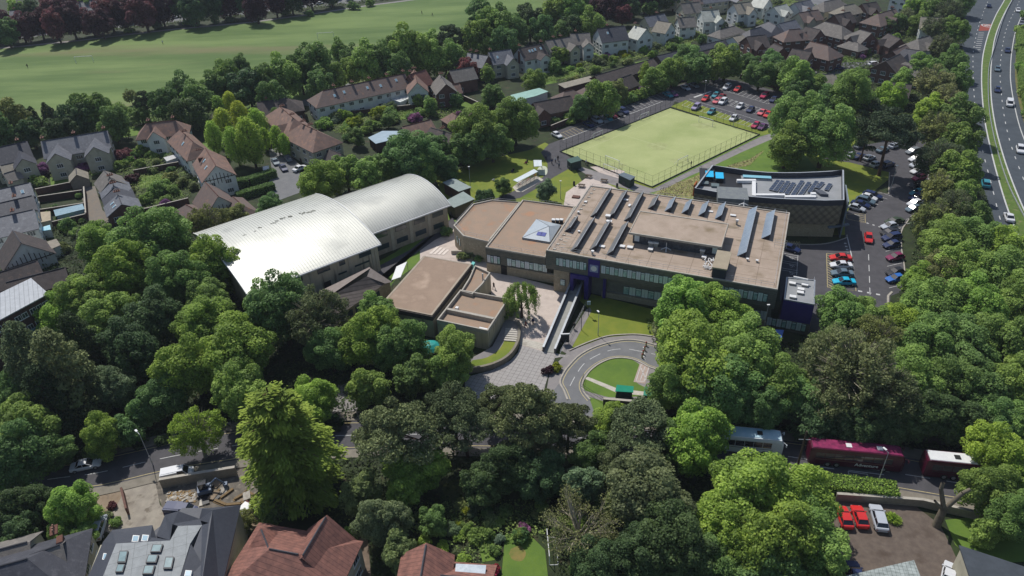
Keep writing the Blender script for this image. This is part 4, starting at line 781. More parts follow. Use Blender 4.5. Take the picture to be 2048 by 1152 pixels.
def house(label, a, b, hw, he, hr, roof, wall, ends='gg', ch=(), group=None, timber=False, wings=(), sky=(), name='house', cat='house', win=True, ov=.35, extra=None):
    A, Bp = G(*a, hr), G(*b, hr); A.z = Bp.z = 0; u = (Bp-A).normalized(); n = Vector((-u.y, u.x, 0))
    ea = hw*.95 if ends[0] == 'h' else 0; eb = hw*.95 if ends[1] == 'h' else 0
    L = (Bp-A).length; o = thing(name, A.lerp(Bp, .5), label, cat, group)
    Z = lambda p, z: Vector((p.x, p.y, z))
    W0, W1 = A-u*ea, Bp+u*eb
    fp = [W0-n*hw, W1-n*hw, W1+n*hw, W0+n*hw]
    wl = MB().prism(fp, 0, he, bottom=False)
    rf = MB(); sl = (hr-he)/hw
    # roof slopes with thickness; overhang ov drops below the eave
    def slope(q): rf.poly(q); rf.poly([p-Vector((0, 0, .16)) for p in q][::-1]); \
        [rf.poly([q[i], q[i]-Vector((0, 0, .16)), q[(i+1) % len(q)]-Vector((0, 0, .16)), q[(i+1) % len(q)]]) for i in range(len(q))]
    ze = he-ov*sl+.1; oa = ov if ends[0] == 'g' else 0; ob = ov if ends[1] == 'g' else 0
    for s in (-1, 1):
        e0, e1 = W0+n*s*(hw+ov)-u*ov, W1+n*s*(hw+ov)+u*ov
        slope([Z(e0, ze), Z(e1, ze), Z(Bp+u*ob, hr+.1), Z(A-u*oa, hr+.1)])
    for P_, W_, s, e in ((A, W0, -1, ends[0]), (Bp, W1, 1, ends[1])):
        if e == 'h': slope([Z(W_+u*s*ov-n*(hw+ov), ze), Z(W_+u*s*ov+n*(hw+ov), ze), Z(P_, hr+.1)])
        else: wl.poly([Z(W_-n*hw, he), Z(W_+n*hw, he), Z(W_, hr-.05)])
    walls = [(fp[0], fp[1], -n), (fp[2], fp[3], n), (fp[1], fp[2], u), (fp[3], fp[0], -u)]
    gab = [(W0, -u, hw)] if ends[0] == 'g' else []; gab += [(W1, u, hw)] if ends[1] == 'g' else []
    for wg in wings:
        t, s, wl_, whw, wr = wg[:5]; s = s if isinstance(s, int) else 1
        sn = n*s if (n*s).dot(CAMP-A) > 0 or len(wg) > 5 else -n*s     # +1 faces the camera
        if len(wg) > 5: sn = n*s
        c = A+u*L*t; i0 = c+sn*max(0, hw-(wr-he)/sl*0-0); tip = c+sn*(hw+wl_)
        wl.prism([c+sn*hw*.6-u*whw, tip-u*whw, tip+u*whw, c+sn*hw*.6+u*whw], 0, he, bottom=False); wl.poly([Z(tip-u*whw, he), Z(tip+u*whw, he), Z(tip, wr-.05)])
        back = c+sn*max(0.0, (hr-wr)/sl if sl > 0 else 0)
        zz = he-ov*(wr-he)/whw+.12
        for s2 in (-1, 1):
            q = [Z(tip+sn*ov, wr+.12), Z(tip+sn*ov+u*s2*(whw+ov), zz), Z(c+sn*hw*.9+u*s2*(whw+ov), zz), Z(back, wr+.12)]; slope(q if s2 > 0 else q[::-1])
        walls.append((tip-u*whw, tip+u*whw, sn)); gab.append((tip, sn, whw))
    wo = wl.build('wall', WM[wall], o); ro = rf.build('roof', RM[roof], o)
    rg = MB(); rg.tube(Z(A, hr+.14), Z(Bp, hr+.14), .12, n=5); rg.build('ridge_tiles', M_chim if roof in ('red', 'pink', 'brown') else M_dark, ro)
    for c in ch:
        t, s = (c if isinstance(c, tuple) else (c, 0)); p = A+u*L*t+n*hw*s; mb = MB(); zt = hr+1.3
        mb.box((p.x, p.y, he), u*.38, n*.75, (0, 0, (zt-he)/2)); mb.box((p.x, p.y, zt-.15), u*.46, n*.83, (0, 0, .09)); co_ = mb.build('chimney', M_chim, ro)
        mb = MB(); [mb.tube(Z(p+n*k, zt), Z(p+n*k, zt+.45), .14, .11, n=6) for k in (-.45, 0, .45)]; mb.build('chimney_pot', M_pot, co_)
    for t, s in sky:
        sn = n if n.dot(CAMP-A) > 0 else -n; c = Z(A+u*L*t+sn*hw*s, hr-(hr-he)*s+.14); dv = (sn*hw-Vector((0, 0, hr-he))).normalized(); nn_ = u.cross(dv).normalized(); nn_ = nn_ if nn_.z > 0 else -nn_
        mb = MB(); mb.box(c, u*.4, dv*.6, nn_*.06); mb.box(c+nn_*.12, u*.33, dv*.52, nn_*.01, 1); mb.build('skylight', [M_wframe, M_bpane], ro)
    if win:
        door = False
        for p, q, nn_ in walls:
            Lw = (q-p).length; mid = (p+q)/2
            if nn_.dot(CAMP-mid) <= 0 or Lw < 2: continue
            k = max(1, int(Lw/3.1)); rows_ = [1.5]+([4.2] if he > 4.6 else [])+([6.9] if he > 7.4 else [])
            for zi, z in enumerate(rows_):
                for i in range(k):
                    pos = Z(p.lerp(q, (i+.5)/k), z)
                    if zi == 0 and not door and i == k//2:
                        e = (q-p).normalized(); mb = MB(); mb.box(Z(pos, 0)+nn_*.03, e*.45, nn_*.04, (0, 0, 1.02)); mb.build('door', M_hdoor, o); door = True; continue
                    put_window(o, pos, nn_, 1.7 if Lw/k > 2.8 else 1.1, 1.25)
    if timber:
        tm = MB()
        for c, nn_, w_ in gab:
            if nn_.dot(CAMP-c) <= 0: continue
            e = Vector((-nn_.y, nn_.x, 0)); hrr = hr if w_ == hw else wings[0][4]; c = c+nn_*.04; k = max(3, int(2*w_/.9))
            zb = he-(0 if timber is True else timber)
            tm.box(Z(c, zb-.1), e*w_, nn_*.03, (0, 0, .1))
            for i in range(1, k): x = -w_+2*w_*i/k; zt = he+(hrr-he)*(1-abs(x)/w_)-.25; tm.box(Z(c+e*x, zb), e*.08, nn_*.03, (0, 0, (zt-zb)/2))
            for s in (-1, 1): tm.hull8([Z(c+e*s*w_-nn_*.02, he-.1), Z(c+e*s*w_+nn_*.03, he-.1), Z(c+nn_*.03, hrr-.15), Z(c-nn_*.02, hrr-.15)], [Z(c+e*s*w_-nn_*.02, he+.12), Z(c+e*s*w_+nn_*.03, he+.12), Z(c+nn_*.03, hrr+.07), Z(c-nn_*.02, hrr+.07)])
        tm.build('timber_framing', M_timber, o)
    return o
M_bpane = mat('painted_sky_pane', C('8fb0c0'), rough=.15, spec=.7)  # pale blue base colour paints in the sky's reflection
Hs = house
# far left row
Hs('grey slate semi-detached pair with two white gabled rear wings', (84, 283), (213, 262), 4.6, 5.6, 9, 'slate', 'cream', ch=(.02, .5, .97), wings=((.22, 1, 4.5, 2.9, 8), (.8, 1, 4.5, 3.0, 8)))
Hs('dark slate house at the left edge with a pale gabled wing', (-25, 300), (52, 283), 4.8, 5.4, 9, 'dslate', 'cream', ch=(.8,), wings=((.75, 1, 5, 2.6, 7.6),))
Hs('upper slate house of the terrace at the left edge', (-30, 386), (58, 366), 4.6, 5.2, 7.6, 'slate', 'white', ch=(.62,), sky=((.8, .5),))
Hs('second slate house of the terrace at the left edge, darker', (-30, 414), (64, 392), 4.2, 5.0, 7.2, 'dslate', 'white', ch=(.65,))
Hs('lowest slate house of the terrace at the left edge, with white back wall', (-30, 442), (66, 420), 5.2, 5.2, 7.8, 'slate', 'white', ch=(.6,))
Hs('small slate back addition above the terrace at the left edge', (2, 332), (28, 326), 3.2, 3.8, 5.6, 'beige', 'cream')
Hs('small slate outhouse at the left edge behind the grey terrace', (8, 348), (34, 340), 2.4, 3, 4.6, 'grey', 'cream', win=False, name='outhouse', cat='outhouse')
Hs('tiny grey gabled shed beside the purple lilac', (152, 337), (153, 349), 2.2, 2.6, 4.3, 'beige', 'pebble', win=False, name='shed', cat='shed')
Hs('topmost grey mews cottage', (209, 342), (222, 358), 3.3, 3.2, 5.8, 'grey', 'brick')
Hs('grey mews cottage second from the top, mossy roof', (222, 356), (228, 374), 3.5, 3.0, 5.3, 'slate', 'brick', ch=(.1,))
Hs('grey mews cottage third from the top', (228, 372), (236, 392), 3.6, 2.9, 5.1, 'dslate', 'brick', ch=(.05,))
Hs('lowest grey mews cottage with rooflights and a red brick end wall', (236, 390), (243, 408), 3.9, 2.9, 5.2, 'slate', 'brick', ch=(.02,), sky=((.35, .5), (.75, .45)))
Hs('white gabled house with timbered gable and rooflights beside the small lane', (411, 297), (431, 331), 4.2, 5.6, 9.2, 'pink', 'white', ch=((.2, -.5),), timber=True, sky=((.4, .4), (.7, .5)))
Hs('long weathered red roofed villa left of the poplars', (292, 248), (350, 241), 3.4, 5.2, 8.4, 'pink', 'white', ends='hh', ch=(.1, .95), wings=((.3, 1, 2, 2.4, 7.6),))
Hs('weathered red hip roofed house just behind the white timbered house', (360, 260), (386, 284), 3.5, 5.4, 8.8, 'pink', 'white', ends='hh', ch=(.4,), sky=((.6, .5),))
Hs('brown roofed bungalow with a wide timbered white gable', (411, 365), (436, 392), 4.2, 2.8, 7.0, 'brown', 'white', timber=True, win=False)
Hs('brown hip roofed wing to the right of the timbered bungalow', (466, 394), (484, 410), 2.9, 2.8, 5, 'brown', 'white', ends='hh', win=False)
Hs('low brown lean-to roof left of the timbered bungalow', (372, 410), (398, 424), 2.4, 2.6, 4.2, 'brown', 'dbrick', ends='hg', win=False, name='garage', cat='garage')
Hs('brown roofed house with timbered white gable at the left edge', (26, 462), (42, 486), 5.2, 2.8, 7.6, 'dbrown', 'white', timber=True, win=False)
Hs('long dark brown tiled range below the timbered gable', (-20, 552), (72, 523), 3.6, 3.0, 5.2, 'dbrown', 'brick', win=False, name='tiled_range', cat='building')
Hs('second dark brown tiled range with a pale gable stripe', (12, 566), (128, 536), 3.4, 3, 5, 'dbrown', 'brick', win=False, name='tiled_range', cat='building')
small_shed('shed', 'grey roofed shed with pale front beside the timbered gable house', [(83, 487), (112, 478), (120, 490), (90, 503)], 2.8, WM['white'], RM['beige'])
small_shed('awning_store', 'blue and white striped awning roof in the terrace yard', [(79, 456), (99, 450), (101, 459), (80, 462)], 2.2, WM['white'], mat('blue_striped_awning', C('7fc4dc'), C('c4e0e8'), scale=3))
small_shed('garden_room', 'cream flat roofed garden room behind the grey terrace', [(74, 425), (100, 423), (101, 440), (78, 445)], 2.6, WM['cream'], mat('cream_felt', C('b5a994'), C('a59984'), scale=1))
small_shed('greenhouse', 'blue tinted lean-to glasshouse in the terrace yard', [(108, 420), (164, 408), (168, 418), (112, 432)], 2.2, M_bpane, mat('hazy_glass_roof', C('93aeb9'), C('7d99a6'), scale=1.5, rough=.3), cat='greenhouse')
small_shed('garden_shed', 'white lean-to roof on the back of the red roofed villa', [(328, 315), (353, 308), (357, 314), (334, 322)], 2.4, WM['white'], M_white)
# silver roofed flats
o = thing('apartment_block', G(20, 640, 0), 'brick flats with ribbed silver roof and white framed windows at the left edge', 'apartment block')
q = PX([(-75, 622), (62, 556), (97, 587), (-60, 672)], 9.5); MB().prism([p_+(sum(q, Vector())/4-p_)*.03 for p_ in q], 0, 9.3).build('wall', WM['dbrick'], o); q2 = [p_+Vector((0, 0, 0)) for p_ in q]; MB().hull8([p_-Vector((0, 0, .2)) for p_ in q], q).build('roof', RM['rib'], o)
nn = (q[2]-q[3]).cross(Vector((0, 0, 1))).normalized(); nn = nn if nn.y < 0 else -nn
for z in (7.8, 5, 2.2):
    for t in (.3, .42, .55, .64, .75, .84, .93): put_window(o, (q[3]+(q[2]-q[3])*t)+(sum(q, Vector())/4-(q[3]+(q[2]-q[3])*t))*.03+Vector((0, 0, z-9.5)), nn, 1.1, 1.1)
pp = q[3]+(q[2]-q[3])*.62; MB().box((pp.x, pp.y, 0)+0*nn if 0 else Vector((pp.x, pp.y, 0))+nn*.1, (q[2]-q[3]).normalized()*1.2, nn*.4, (0, 0, 4.5)).build('stair_tower', mat('pale_green_panel', C('7f9a96'), C('6f8a86'), scale=1), o)
# middle row
Hs('long white terrace with brown roof and a row of ridge chimneys', (646, 182), (808, 148), 4.6, 5.4, 8.8, 'brown', 'white', ends='hg', ch=(.13, .35, .56, .78, .99), sky=((.1, .5), (.22, .4), (.5, .45), (.66, .5), (.87, .35)))
Hs('end house with orange gable beside the long white terrace', (828, 140), (834, 165), 3.4, 5.6, 9, 'pink', 'white', ch=((.1, 0),), wings=())
Hs('dark red gabled wing behind the orange gable end house', (818, 150), (850, 140), 3.8, 5.6, 9.4, 'red', 'brick', ch=(.1,))
Hs('dark brown hipped house behind the pink hipped villa', (515, 205), (575, 197), 4.6, 4, 7, 'dbrown', 'dbrick', ends='gh', ch=(.3,))
Hs('pinkish hip roofed villa just right of the poplars', (560, 214), (588, 238), 4.6, 5.6, 9.2, 'pink', 'white', ends='hh', ch=(.2, .9), wings=((.9, -1, 1, 2.4, 7.8),))
Hs('larger pinkish hip roofed villa nearer the sports halls', (604, 248), (634, 262), 4.8, 5.6, 9.2, 'pink', 'cream', ends='hh', ch=(.1, .6))
Hs('brown roofed garage with timbered gable above the big trees', (660, 299), (682, 308), 3, 2.6, 5, 'dbrown', 'white', timber=.5, win=False, name='garage', cat='garage')
small_shed('pale_blue_roof_store', 'long low store with pale blue flat roof', [(737, 275), (765, 262), (815, 262), (812, 272), (752, 287)], 3, WM['dbrick'], RM['blue'])
Hs('orange brown roofed range joined to the pale blue roof', (805, 254), (860, 240), 3.4, 2.8, 5, 'pink', 'brick', win=False, name='outbuilding', cat='outbuilding')
Hs('brown roofed semi-detached pair above the round tree', (862, 256), (910, 270), 4.4, 4.6, 7.4, 'dbrown', 'brick', ch=(.5,))
Hs('small orange hipped garage on the garden path', (905, 226), (912, 230), 2.8, 2.4, 4.6, 'pink', 'brick', ends='hh', win=False, name='garage', cat='garage')
Hs('brick house with grey gable beside the copper tree', (880, 150), (892, 168), 3.6, 5, 8.2, 'grey', 'brick', ch=((.2, 0),))
Hs('low orange tiled annexe below the brick gable house', (893, 172), (918, 168), 2.8, 2.8, 5, 'pink', 'brick', win=False, name='annexe', cat='annexe')
Hs('long grey roofed house partly behind the copper tree', (900, 142), (945, 134), 3.8, 4.6, 7.6, 'grey', 'brick')
Hs('grey slate house with tall chimneys left of the white row', (936, 106), (975, 112), 4, 5.4, 8.6, 'slate', 'brick', ch=(.15, .45), wings=((.1, 1, 2.5, 2.3, 7.4),))
Hs('grey slate house with white gable end', (978, 105), (1020, 99), 4.2, 5.4, 8.8, 'slate', 'cream', ch=(.05,), wings=((.8, 1, 3, 2.3, 7.6),), sky=((.3, .5),))
Hs('house with dark roof full of skylights and an orange dormer gable', (1038, 97), (1084, 88), 4.4, 5.6, 9, 'dbrown', 'white', ch=(.02, .95), wings=((.7, 1, 3, 2.1, 7.2),), sky=((.35, .4), (.47, .4), (.6, .35), (.85, .35)))
Hs('grey slate pair with short pale wing behind the skylight house', (1092, 82), (1140, 74), 4.2, 5.4, 8.6, 'grey', 'cream', ch=(.3, .6), wings=((.85, 1, 3, 2.1, 7.2),))
Hs('brown roofed house with white wing and orange porch', (1142, 68), (1178, 66), 4.2, 5.4, 8.6, 'grey', 'white', ch=(.25,), wings=((.8, 1, 4, 2, 7),))
Hs('long white gabled house with dark slate roof', (1196, 58), (1248, 52), 5, 6, 10, 'dslate', 'white', ch=(.35,), sky=((.3, .4),))
Hs('pale roofed white gabled house in the middle of the white row', (1270, 52), (1292, 58), 4.2, 5.6, 9, 'pale', 'white', ch=(.0,))
Hs('white house with pale speckled roof and twin arched windows', (1316, 42), (1342, 46), 4.2, 5.4, 8.6, 'beige', 'white')
Hs('grey roofed white house next to the bright roofed one', (1356, 36), (1388, 34), 3.8, 5, 8, 'grey', 'white', ch=(.1,))
Hs('white house with a glaring bright slate roof', (1403, 22), (1436, 20), 4.4, 5.6, 9, 'pale', 'white', ch=(.55,), wings=((.9, 1, 3, 2, 7.4),))
Hs('grey house half hidden behind the pale speckled roof', (1290, 34), (1328, 28), 4, 5.4, 8.6, 'slate', 'cream', ch=(.6,))
Hs('grey gabled house behind the bright roofed house', (1362, 8), (1398, 4), 4, 5.4, 8.8, 'grey', 'cream', ch=(.5,))
Hs('grey roofed house near the top edge right of the white row', (1468, 8), (1500, 4), 4.4, 5.4, 8.8, 'beige', 'white', ch=(.4,), wings=((.7, 1, 2.5, 2, 7.6),))
Hs('white house with pale roof at the top edge', (1512, -6), (1538, -2), 4.2, 5.4, 8.6, 'pale', 'white', ch=(.2,))
Hs('slate house at the top edge right of the copper trees', (1400, -12), (1450, -18), 4.4, 5.4, 8.8, 'slate', 'cream', ch=(.5,))
# long low dark roofed ranges
Hs('long dark roofed terrace of garages behind the gardens', (1190, 152), (1305, 118), 3.4, 2.6, 4.6, 'dbrown', 'dbrick', win=False, name='garage_terrace', cat='garages')
Hs('second dark roofed garage terrace nearer the bare brick houses', (1315, 112), (1452, 79), 3, 2.6, 4.4, 'dslate', 'dbrick', win=False, name='garage_terrace', cat='garages')
Hs('dark brown gabled house above the pitch car park', (1232, 160), (1262, 149), 3.6, 3.4, 6.2, 'dbrown', 'brick')
Hs('dark brick house with steep brown roof by the fence', (1068, 206), (1140, 192), 4, 3.6, 6.4, 'dbrown', 'brick', wings=((.05, 1, 1.5, 2.6, 5.8),))
Hs('brown hipped roof behind the steep brick house', (1170, 175), (1186, 170), 3.2, 3, 5.2, 'brown', 'brick', ends='hh', win=False)
Hs('brown hipped roof between the turquoise shed and the trees', (1128, 184), (1146, 180), 3.2, 3, 5.2, 'brown', 'brick', ends='hh', win=False)
small_shed('turquoise_roof_store', 'long store with turquoise flat roof', [(1022, 190), (1078, 176), (1096, 183), (1070, 192), (1022, 204)], 3.4, WM['white'], RM['turq'])
small_shed('white_roof_store', 'white corrugated flat roofed store by the garage terrace', [(1116, 168), (1180, 152), (1190, 160), (1130, 176)], 3, WM['dbrick'], RM['beige'])
Hs('dark brown house left of the round green tree', (1398, 104), (1432, 96), 4, 4, 7, 'dbrown', 'brick', ends='hh')
Hs('brown house with white bay right of the garage terrace', (1494, 74), (1530, 70), 4.6, 5.2, 8.4, 'dbrown', 'brick', wings=((.35, 1, 2, 1.8, 7.4),))
Hs('grey hipped house behind the brown house with white bay', (1500, 60), (1522, 54), 4, 5, 8, 'dslate', 'cream', ends='hh')
Hs('flat roofed pale house left of the brown house with white bay', (1466, 74), (1484, 70), 3.4, 4.6, 6.4, 'beige', 'white')
Hs('grey bungalow beyond the garage terrace', (1440, 60), (1470, 52), 3.4, 3.4, 5.6, 'grey', 'white', ends='hh')
# estate of brick houses, right
EST = [((1586, 98), (1622, 104), 4.4, 4.8, 8.2, 'dbrown', 'brick', 'gg', (), 'large brown brick house at the near corner of the estate'),
 ((1622, 84), (1656, 92), 4.4, 4.8, 8.2, 'brown', 'brick', 'gh', (), 'brown brick house with hipped end beside the near corner house'),
 ((1578, 60), (1600, 58), 4, 4.8, 8, 'brown', 'brick', 'hh', (), 'hipped brick house left of the dark gabled one'),
 ((1612, 54), (1640, 60), 4.2, 4.8, 8, 'dbrown', 'brick', 'gg', (), 'dark gabled brick house in the middle of the estate'),
 ((1650, 44), (1684, 52), 4.4, 4.8, 8.2, 'grey', 'brick', 'hh', (), 'grey hipped house behind the middle of the estate'),
 ((1670, 30), (1700, 24), 4, 4.6, 7.8, 'dbrown', 'brick', 'gg', (.5,), 'dark brown roofed house near the upper estate road'),
 ((1720, 60), (1742, 66), 4.4, 4.8, 8, 'grey', 'brick', 'hg', (), 'grey hipped house with white bay by the turning head'),
 ((1700, 82), (1716, 86), 3, 3, 5, 'grey', 'brick', 'hh', (), 'small grey hipped garage by the turning head'),
 ((1756, 28), (1790, 18), 4.6, 5, 8.4, 'brown', 'brick', 'hg', (.8,), 'brown brick house under the upper right trees'),
 ((1725, 8), (1752, 4), 4.4, 5, 8.2, 'dbrown', 'brick', 'gg', (.3,), 'dark brick house close to the top edge above the estate'),
 ((1688, 12), (1708, 8), 4, 5, 8, 'beige', 'cream', 'hh', (), 'pale grey hipped house at the top of the estate'),
 ((1776, 68), (1800, 78), 3.6, 4.6, 7.4, 'dbrown', 'brick', 'gg', (), 'brick house with pink gable right of the turning head'),
 ((1836, 78), (1858, 72), 4.2, 5, 8, 'grey', 'white', 'hg', (), 'grey house with half-timbered gable before the motorway trees'),
 ((1786, 102), (1812, 90), 4, 4.8, 7.8, 'brown', 'brick', 'gg', (), 'brown ridge roofed house right of the parked white cars'),
 ((1812, 98), (1840, 102), 4.6, 4.8, 8, 'dslate', 'brick', 'hg', (), 'slate house with wide dark roof beside the motorway trees'),
 ((1772, 122), (1800, 108), 4.8, 4.8, 8.4, 'dbrown', 'brick', 'gg', (), 'brown brick house with a tall gable facing the near trees'),
 ((1812, 124), (1836, 128), 3.8, 4.6, 7.6, 'grey', 'brick', 'hh', (), 'grey hipped house lowest on the right of the estate'),
 ((1786, 166), (1822, 170), 4.2, 4.4, 7.2, 'dbrown', 'brick', 'gg', (), 'dark house just above the tall pine by the car park'),
 ((1640, 150), (1664, 148), 3.8, 3, 5.6, 'beige', 'brick', 'gh', (), 'low grey hipped building in front of the estate trees'),
 ((1843, 34), (1880, 36), 4.2, 5, 8.2, 'beige', 'white', 'gg', (), 'white house with barred gable under the motorway trees'),
 ((1558, 48), (1590, 40), 3.8, 4, 6.8, 'slate', 'white', 'gg', (), 'white house with slate roof on the cross street'),
 ((1538, 44), (1552, 52), 3.6, 4.4, 7, 'dslate', 'cream', 'hh', (), 'small slate hipped house on the cross street'),
 ((1598, 26), (1636, 20), 4, 4.6, 7.6, 'brown', 'cream', 'gg', (.5,), 'brown roofed house beyond the cross street'),
 ((1648, 4), (1676, -2), 4, 4.6, 7.6, 'grey', 'cream', 'hh', (), 'grey hipped house beyond the cross street near the top edge'),
 ((1590, 6), (1620, 0), 4, 4.6, 7.6, 'slate', 'white', 'gg', (.4,), 'slate roofed house near the top edge above the cross street'),
 ((1548, 14), (1572, 8), 4.2, 4.8, 7.8, 'pale', 'white', 'gg', (), 'white house with large pale roof windows near the top edge'),
 ((1466, 118), (1478, 112), 3, 2.6, 4.6, 'dbrown', 'brick', 'hh', (), 'small brown garage right of the round green tree'),
 ((1548, 88), (1566, 96), 4, 4.6, 7.6, 'dbrown', 'brick', 'gg', (), 'brown gabled brick house at the left end of the estate'),
 ((1800, -12), (1830, -18), 4.4, 5, 8.2, 'dslate', 'white', 'gg', (), 'dark house with white roof lights at the top edge')]
for (p0, p1, hw, he, hr, r_, w_, e_, c_, lab) in EST: Hs(lab, p0, p1, hw, he, hr, r_, w_, ends=e_, ch=c_, wings=((.3, 1, 1.6, 1.8, hr-1.2),) if he > 4.5 and e_ != 'hh' else (), group='houses of the brick estate')
# beyond the field
for i, (x, y, dx) in enumerate(((20, 22, 46), (85, 12, 46), (150, 4, 40), (235, -4, 44), (330, -12, 50), (520, -26, 50), (620, -34, 50))):
    Hs(['grey roofed house beyond the copper trees', 'brown roofed house beyond the copper trees'][i % 2]+', '+['at the left corner of the photo', 'second from the left corner', 'third from the left corner', 'fourth from the left corner', 'just right of the pale tree gap', 'beyond the parked cars', 'rightmost of that far row'][i], (x, y), (x+dx, y-4), 5, 5.4, 9, 'slate' if i % 2 == 0 else 'grey', 'white' if i % 3 else 'cream', ch=(.2, .8), group='houses beyond the playing field')
for i in range(9):
    Hs('pale house in the far row at the top edge, '+['leftmost', 'second', 'third', 'fourth', 'fifth', 'sixth', 'seventh', 'eighth', 'rightmost'][i]+' in the row', (1130+i*42, -10-(i % 3)*6), (1156+i*42, -13-(i % 2)*5), 4.4, 5.4, 8.8, ['slate', 'grey', 'brown', 'dbrown'][i % 4], 'cream', ch=(.5,), group='far row of houses') if i in (5, 6, 7, 8) else None
# near roofs
M_nslate = mat('near_slate', C('4c4f57'), C('444750'), scale=2, rough=.55, bump=.3, bscale=10)
RM['near'] = M_nslate; RM['nearred'] = RM['near_red']
M_memb = banded('jointed_grey_membrane', C('94999b'), C('84898b'), (.96, .29, 0), 1.6, duty=.03, axis2=(-.29, .96, 0), rough=.6)
o = thing('large_house', G(320, 1120, 0), 'large grey roofed house with flat pale roof and framed skylights, bottom left', 'house')
def fslab(pts3, m_, name, par, th=.25): q = [Vector(p_) for p_ in pts3]; return MB().hull8([p_-Vector((0, 0, th)) for p_ in q], q).build(name, m_, par)
zf = 8.2
flat = [G(232, 1087, zf), G(340, 1081, zf), G(356, 1052, zf), G(404, 1050, zf), G(380, 1088, zf), G(352, 1180, zf), G(195, 1180, zf)]
# body walls
body = [G(200, 1088, 6), G(300, 1070, 6), G(330, 1045, 6), G(365, 1015, 6), G(476, 1015, 6), G(470, 1060, 6), G(440, 1190, 6), G(160, 1190, 6)]
MB().prism(body, 0, 5.8).build('wall', WM['cream'], o); fslab([p_+Vector((0, 0, 0)) for p_ in [G(206, 1084, 6.2), G(300, 1068, 6.2), G(330, 1045, 6.2), G(365, 1016, 6.2), G(476, 1016, 6.2), G(470, 1060, 6.2), G(440, 1190, 6.2), G(160, 1190, 6.2)]], M_nslate, 'lower_roof', o)
ro = MB().prism(flat, 6, zf).build('flat_roof', M_memb, o)
S = MB()
S.poly([G(212, 1082, 6.3), G(235, 1068, 7.6) , G(300, 1068, 6.5), G(306, 1050, 6.3)] if 0 else [G(160, 1190, 6.2), G(206, 1084, 6.2), G(232, 1087, zf), G(195, 1190, zf)])
S.poly([G(206, 1084, 6.2), G(224, 1060, 6.2), G(305, 1050, 6.2), G(300, 1075, 7.4), G(232, 1087, zf)]); S.poly([G(300, 1075, 7.4), G(305, 1050, 6.2), G(312, 1075, 6.4), G(340, 1081, zf), G(232, 1087, zf)])
S.poly([G(312, 1072, 6.3), G(330, 1030, 6.3), G(357, 1022, 8.2), G(345, 1048, 8.0), G(340, 1081, zf)]); S.poly([G(357, 1022, 8.2), G(400, 1038, 6.6), G(404, 1050, zf), G(356, 1052, zf), G(345, 1048, 8.2)])
S.poly([G(398, 1040, 6.4), G(404, 1017, 7.2), G(425, 1020, 8.8), G(418, 1046, 8.8)]); S.poly([G(404, 1017, 7.2), G(482, 1010, 6.4), G(425, 1020, 8.8)])
S.poly([G(418, 1046, 8.8), G(425, 1020, 8.8), G(482, 1010, 6.4), G(440, 1190, 6.2), G(400, 1190, 8.8)]); S.poly([G(404, 1050, zf), G(418, 1046, 8.8), G(400, 1190, 8.8), G(352, 1190, zf)])
S.poly([G(352, 1180, zf), G(382, 1088, 9.6), G(440, 1190, 7.0)]); S.poly([G(352, 1180, zf), G(382, 1088, 9.6), G(360, 1180, zf-.6)])
S.build('slate_slopes', M_nslate, ro)
for (x, y, w_, h_, hz) in ((245, 1113, 9, 12, zf), (313, 1096, 11, 8, zf), (304, 1117, 11, 8, zf), (297, 1139, 11, 9, zf), (337, 1125, 9, 12, zf), (240, 1136, 8, 8, zf)):
    q = PX([(x-w_-2, y+h_), (x+w_-3, y+h_), (x+w_+2, y-h_), (x-w_+3, y-h_)], hz+.3); mb = MB(); mb.prism(q, hz, hz+.3, 0); c_ = sum(q, Vector())/4; mb.prism([p_+(c_-p_)*.2 for p_ in q], hz+.3, hz+.33, 1)
    mb.build('skylight', [mat('black_kerb_frame', C('3c3e44'), rough=.5), mat('tinted_skylight', C('5d7a80'), C('7b989c'), scale=.8, rough=.15, spec=.7)], ro)
for (x, y, hz) in ((409, 1083, 7.9), (376, 1147, 8.6), (271, 1077, 7.8), (290, 1076, 7.8), (212, 1113, 7.2)):
    q = PX([(x-8, y+6), (x+5, y+7), (x+8, y-6), (x-5, y-7)], hz+.25); mb = MB(); mb.prism(q, hz-.3, hz+.25, 0); c_ = sum(q, Vector())/4; mb.prism([p_+(c_-p_)*.25 for p_ in q], hz+.25, hz+.28, 1); mb.build('roof_window', [M_wframe, M_bpane], ro)
Hs('hipped red tiled house with two projecting wings, bottom centre left', (539, 1099), (597, 1110), 5.6, 5.4, 8.8, 'nearred', 'cream', ends='hh')
Hs('red tiled wing pointing up towards the cedar', (652, 1035), (606, 1112), 3.3, 5.4, 9, 'nearred', 'cream', ends='gg')
Hs('red tiled hipped wing at the left of the red house', (523, 1061), (540, 1104), 2.6, 5.4, 8.4, 'nearred', 'cream', ends='gg')
Hs('small red tiled house with hipped end, bottom centre', (852, 1091), (838, 1175), 3.2, 4.6, 6.8, 'nearred', 'cream', ends='gg')
Hs('low red tiled range with pale roof glazing, bottom centre', (855, 1150), (980, 1160), 3.2, 3.4, 5.2, 'nearred', 'cream', ends='gg')
small_shed('glass_lean_to', 'white glazed lean-to roof on the low red tiled range', [(914, 1128), (970, 1131), (968, 1150), (912, 1146)], 4.6, WM['white'], mat('white_glazing', C('c4ccd4'), C('aab6c0'), scale=2, rough=.3), cat='lean-to')
Hs('dark grey hipped house at the bottom left corner', (55, 1118), (-60, 1150), 5.6, 5.2, 8.8, 'dslate', 'cream', ends='hh')
Hs('grey roofed wing with brick chimney, bottom left', (120, 1090), (60, 1112), 3.6, 5, 7.8, 'grey', 'cream', ends='gg', ch=((.1, -.5),))
Hs('low grey roof at the left edge behind the hipped house', (55, 1085), (-40, 1110), 3.6, 4.4, 6.8, 'grey', 'cream', ends='gg')
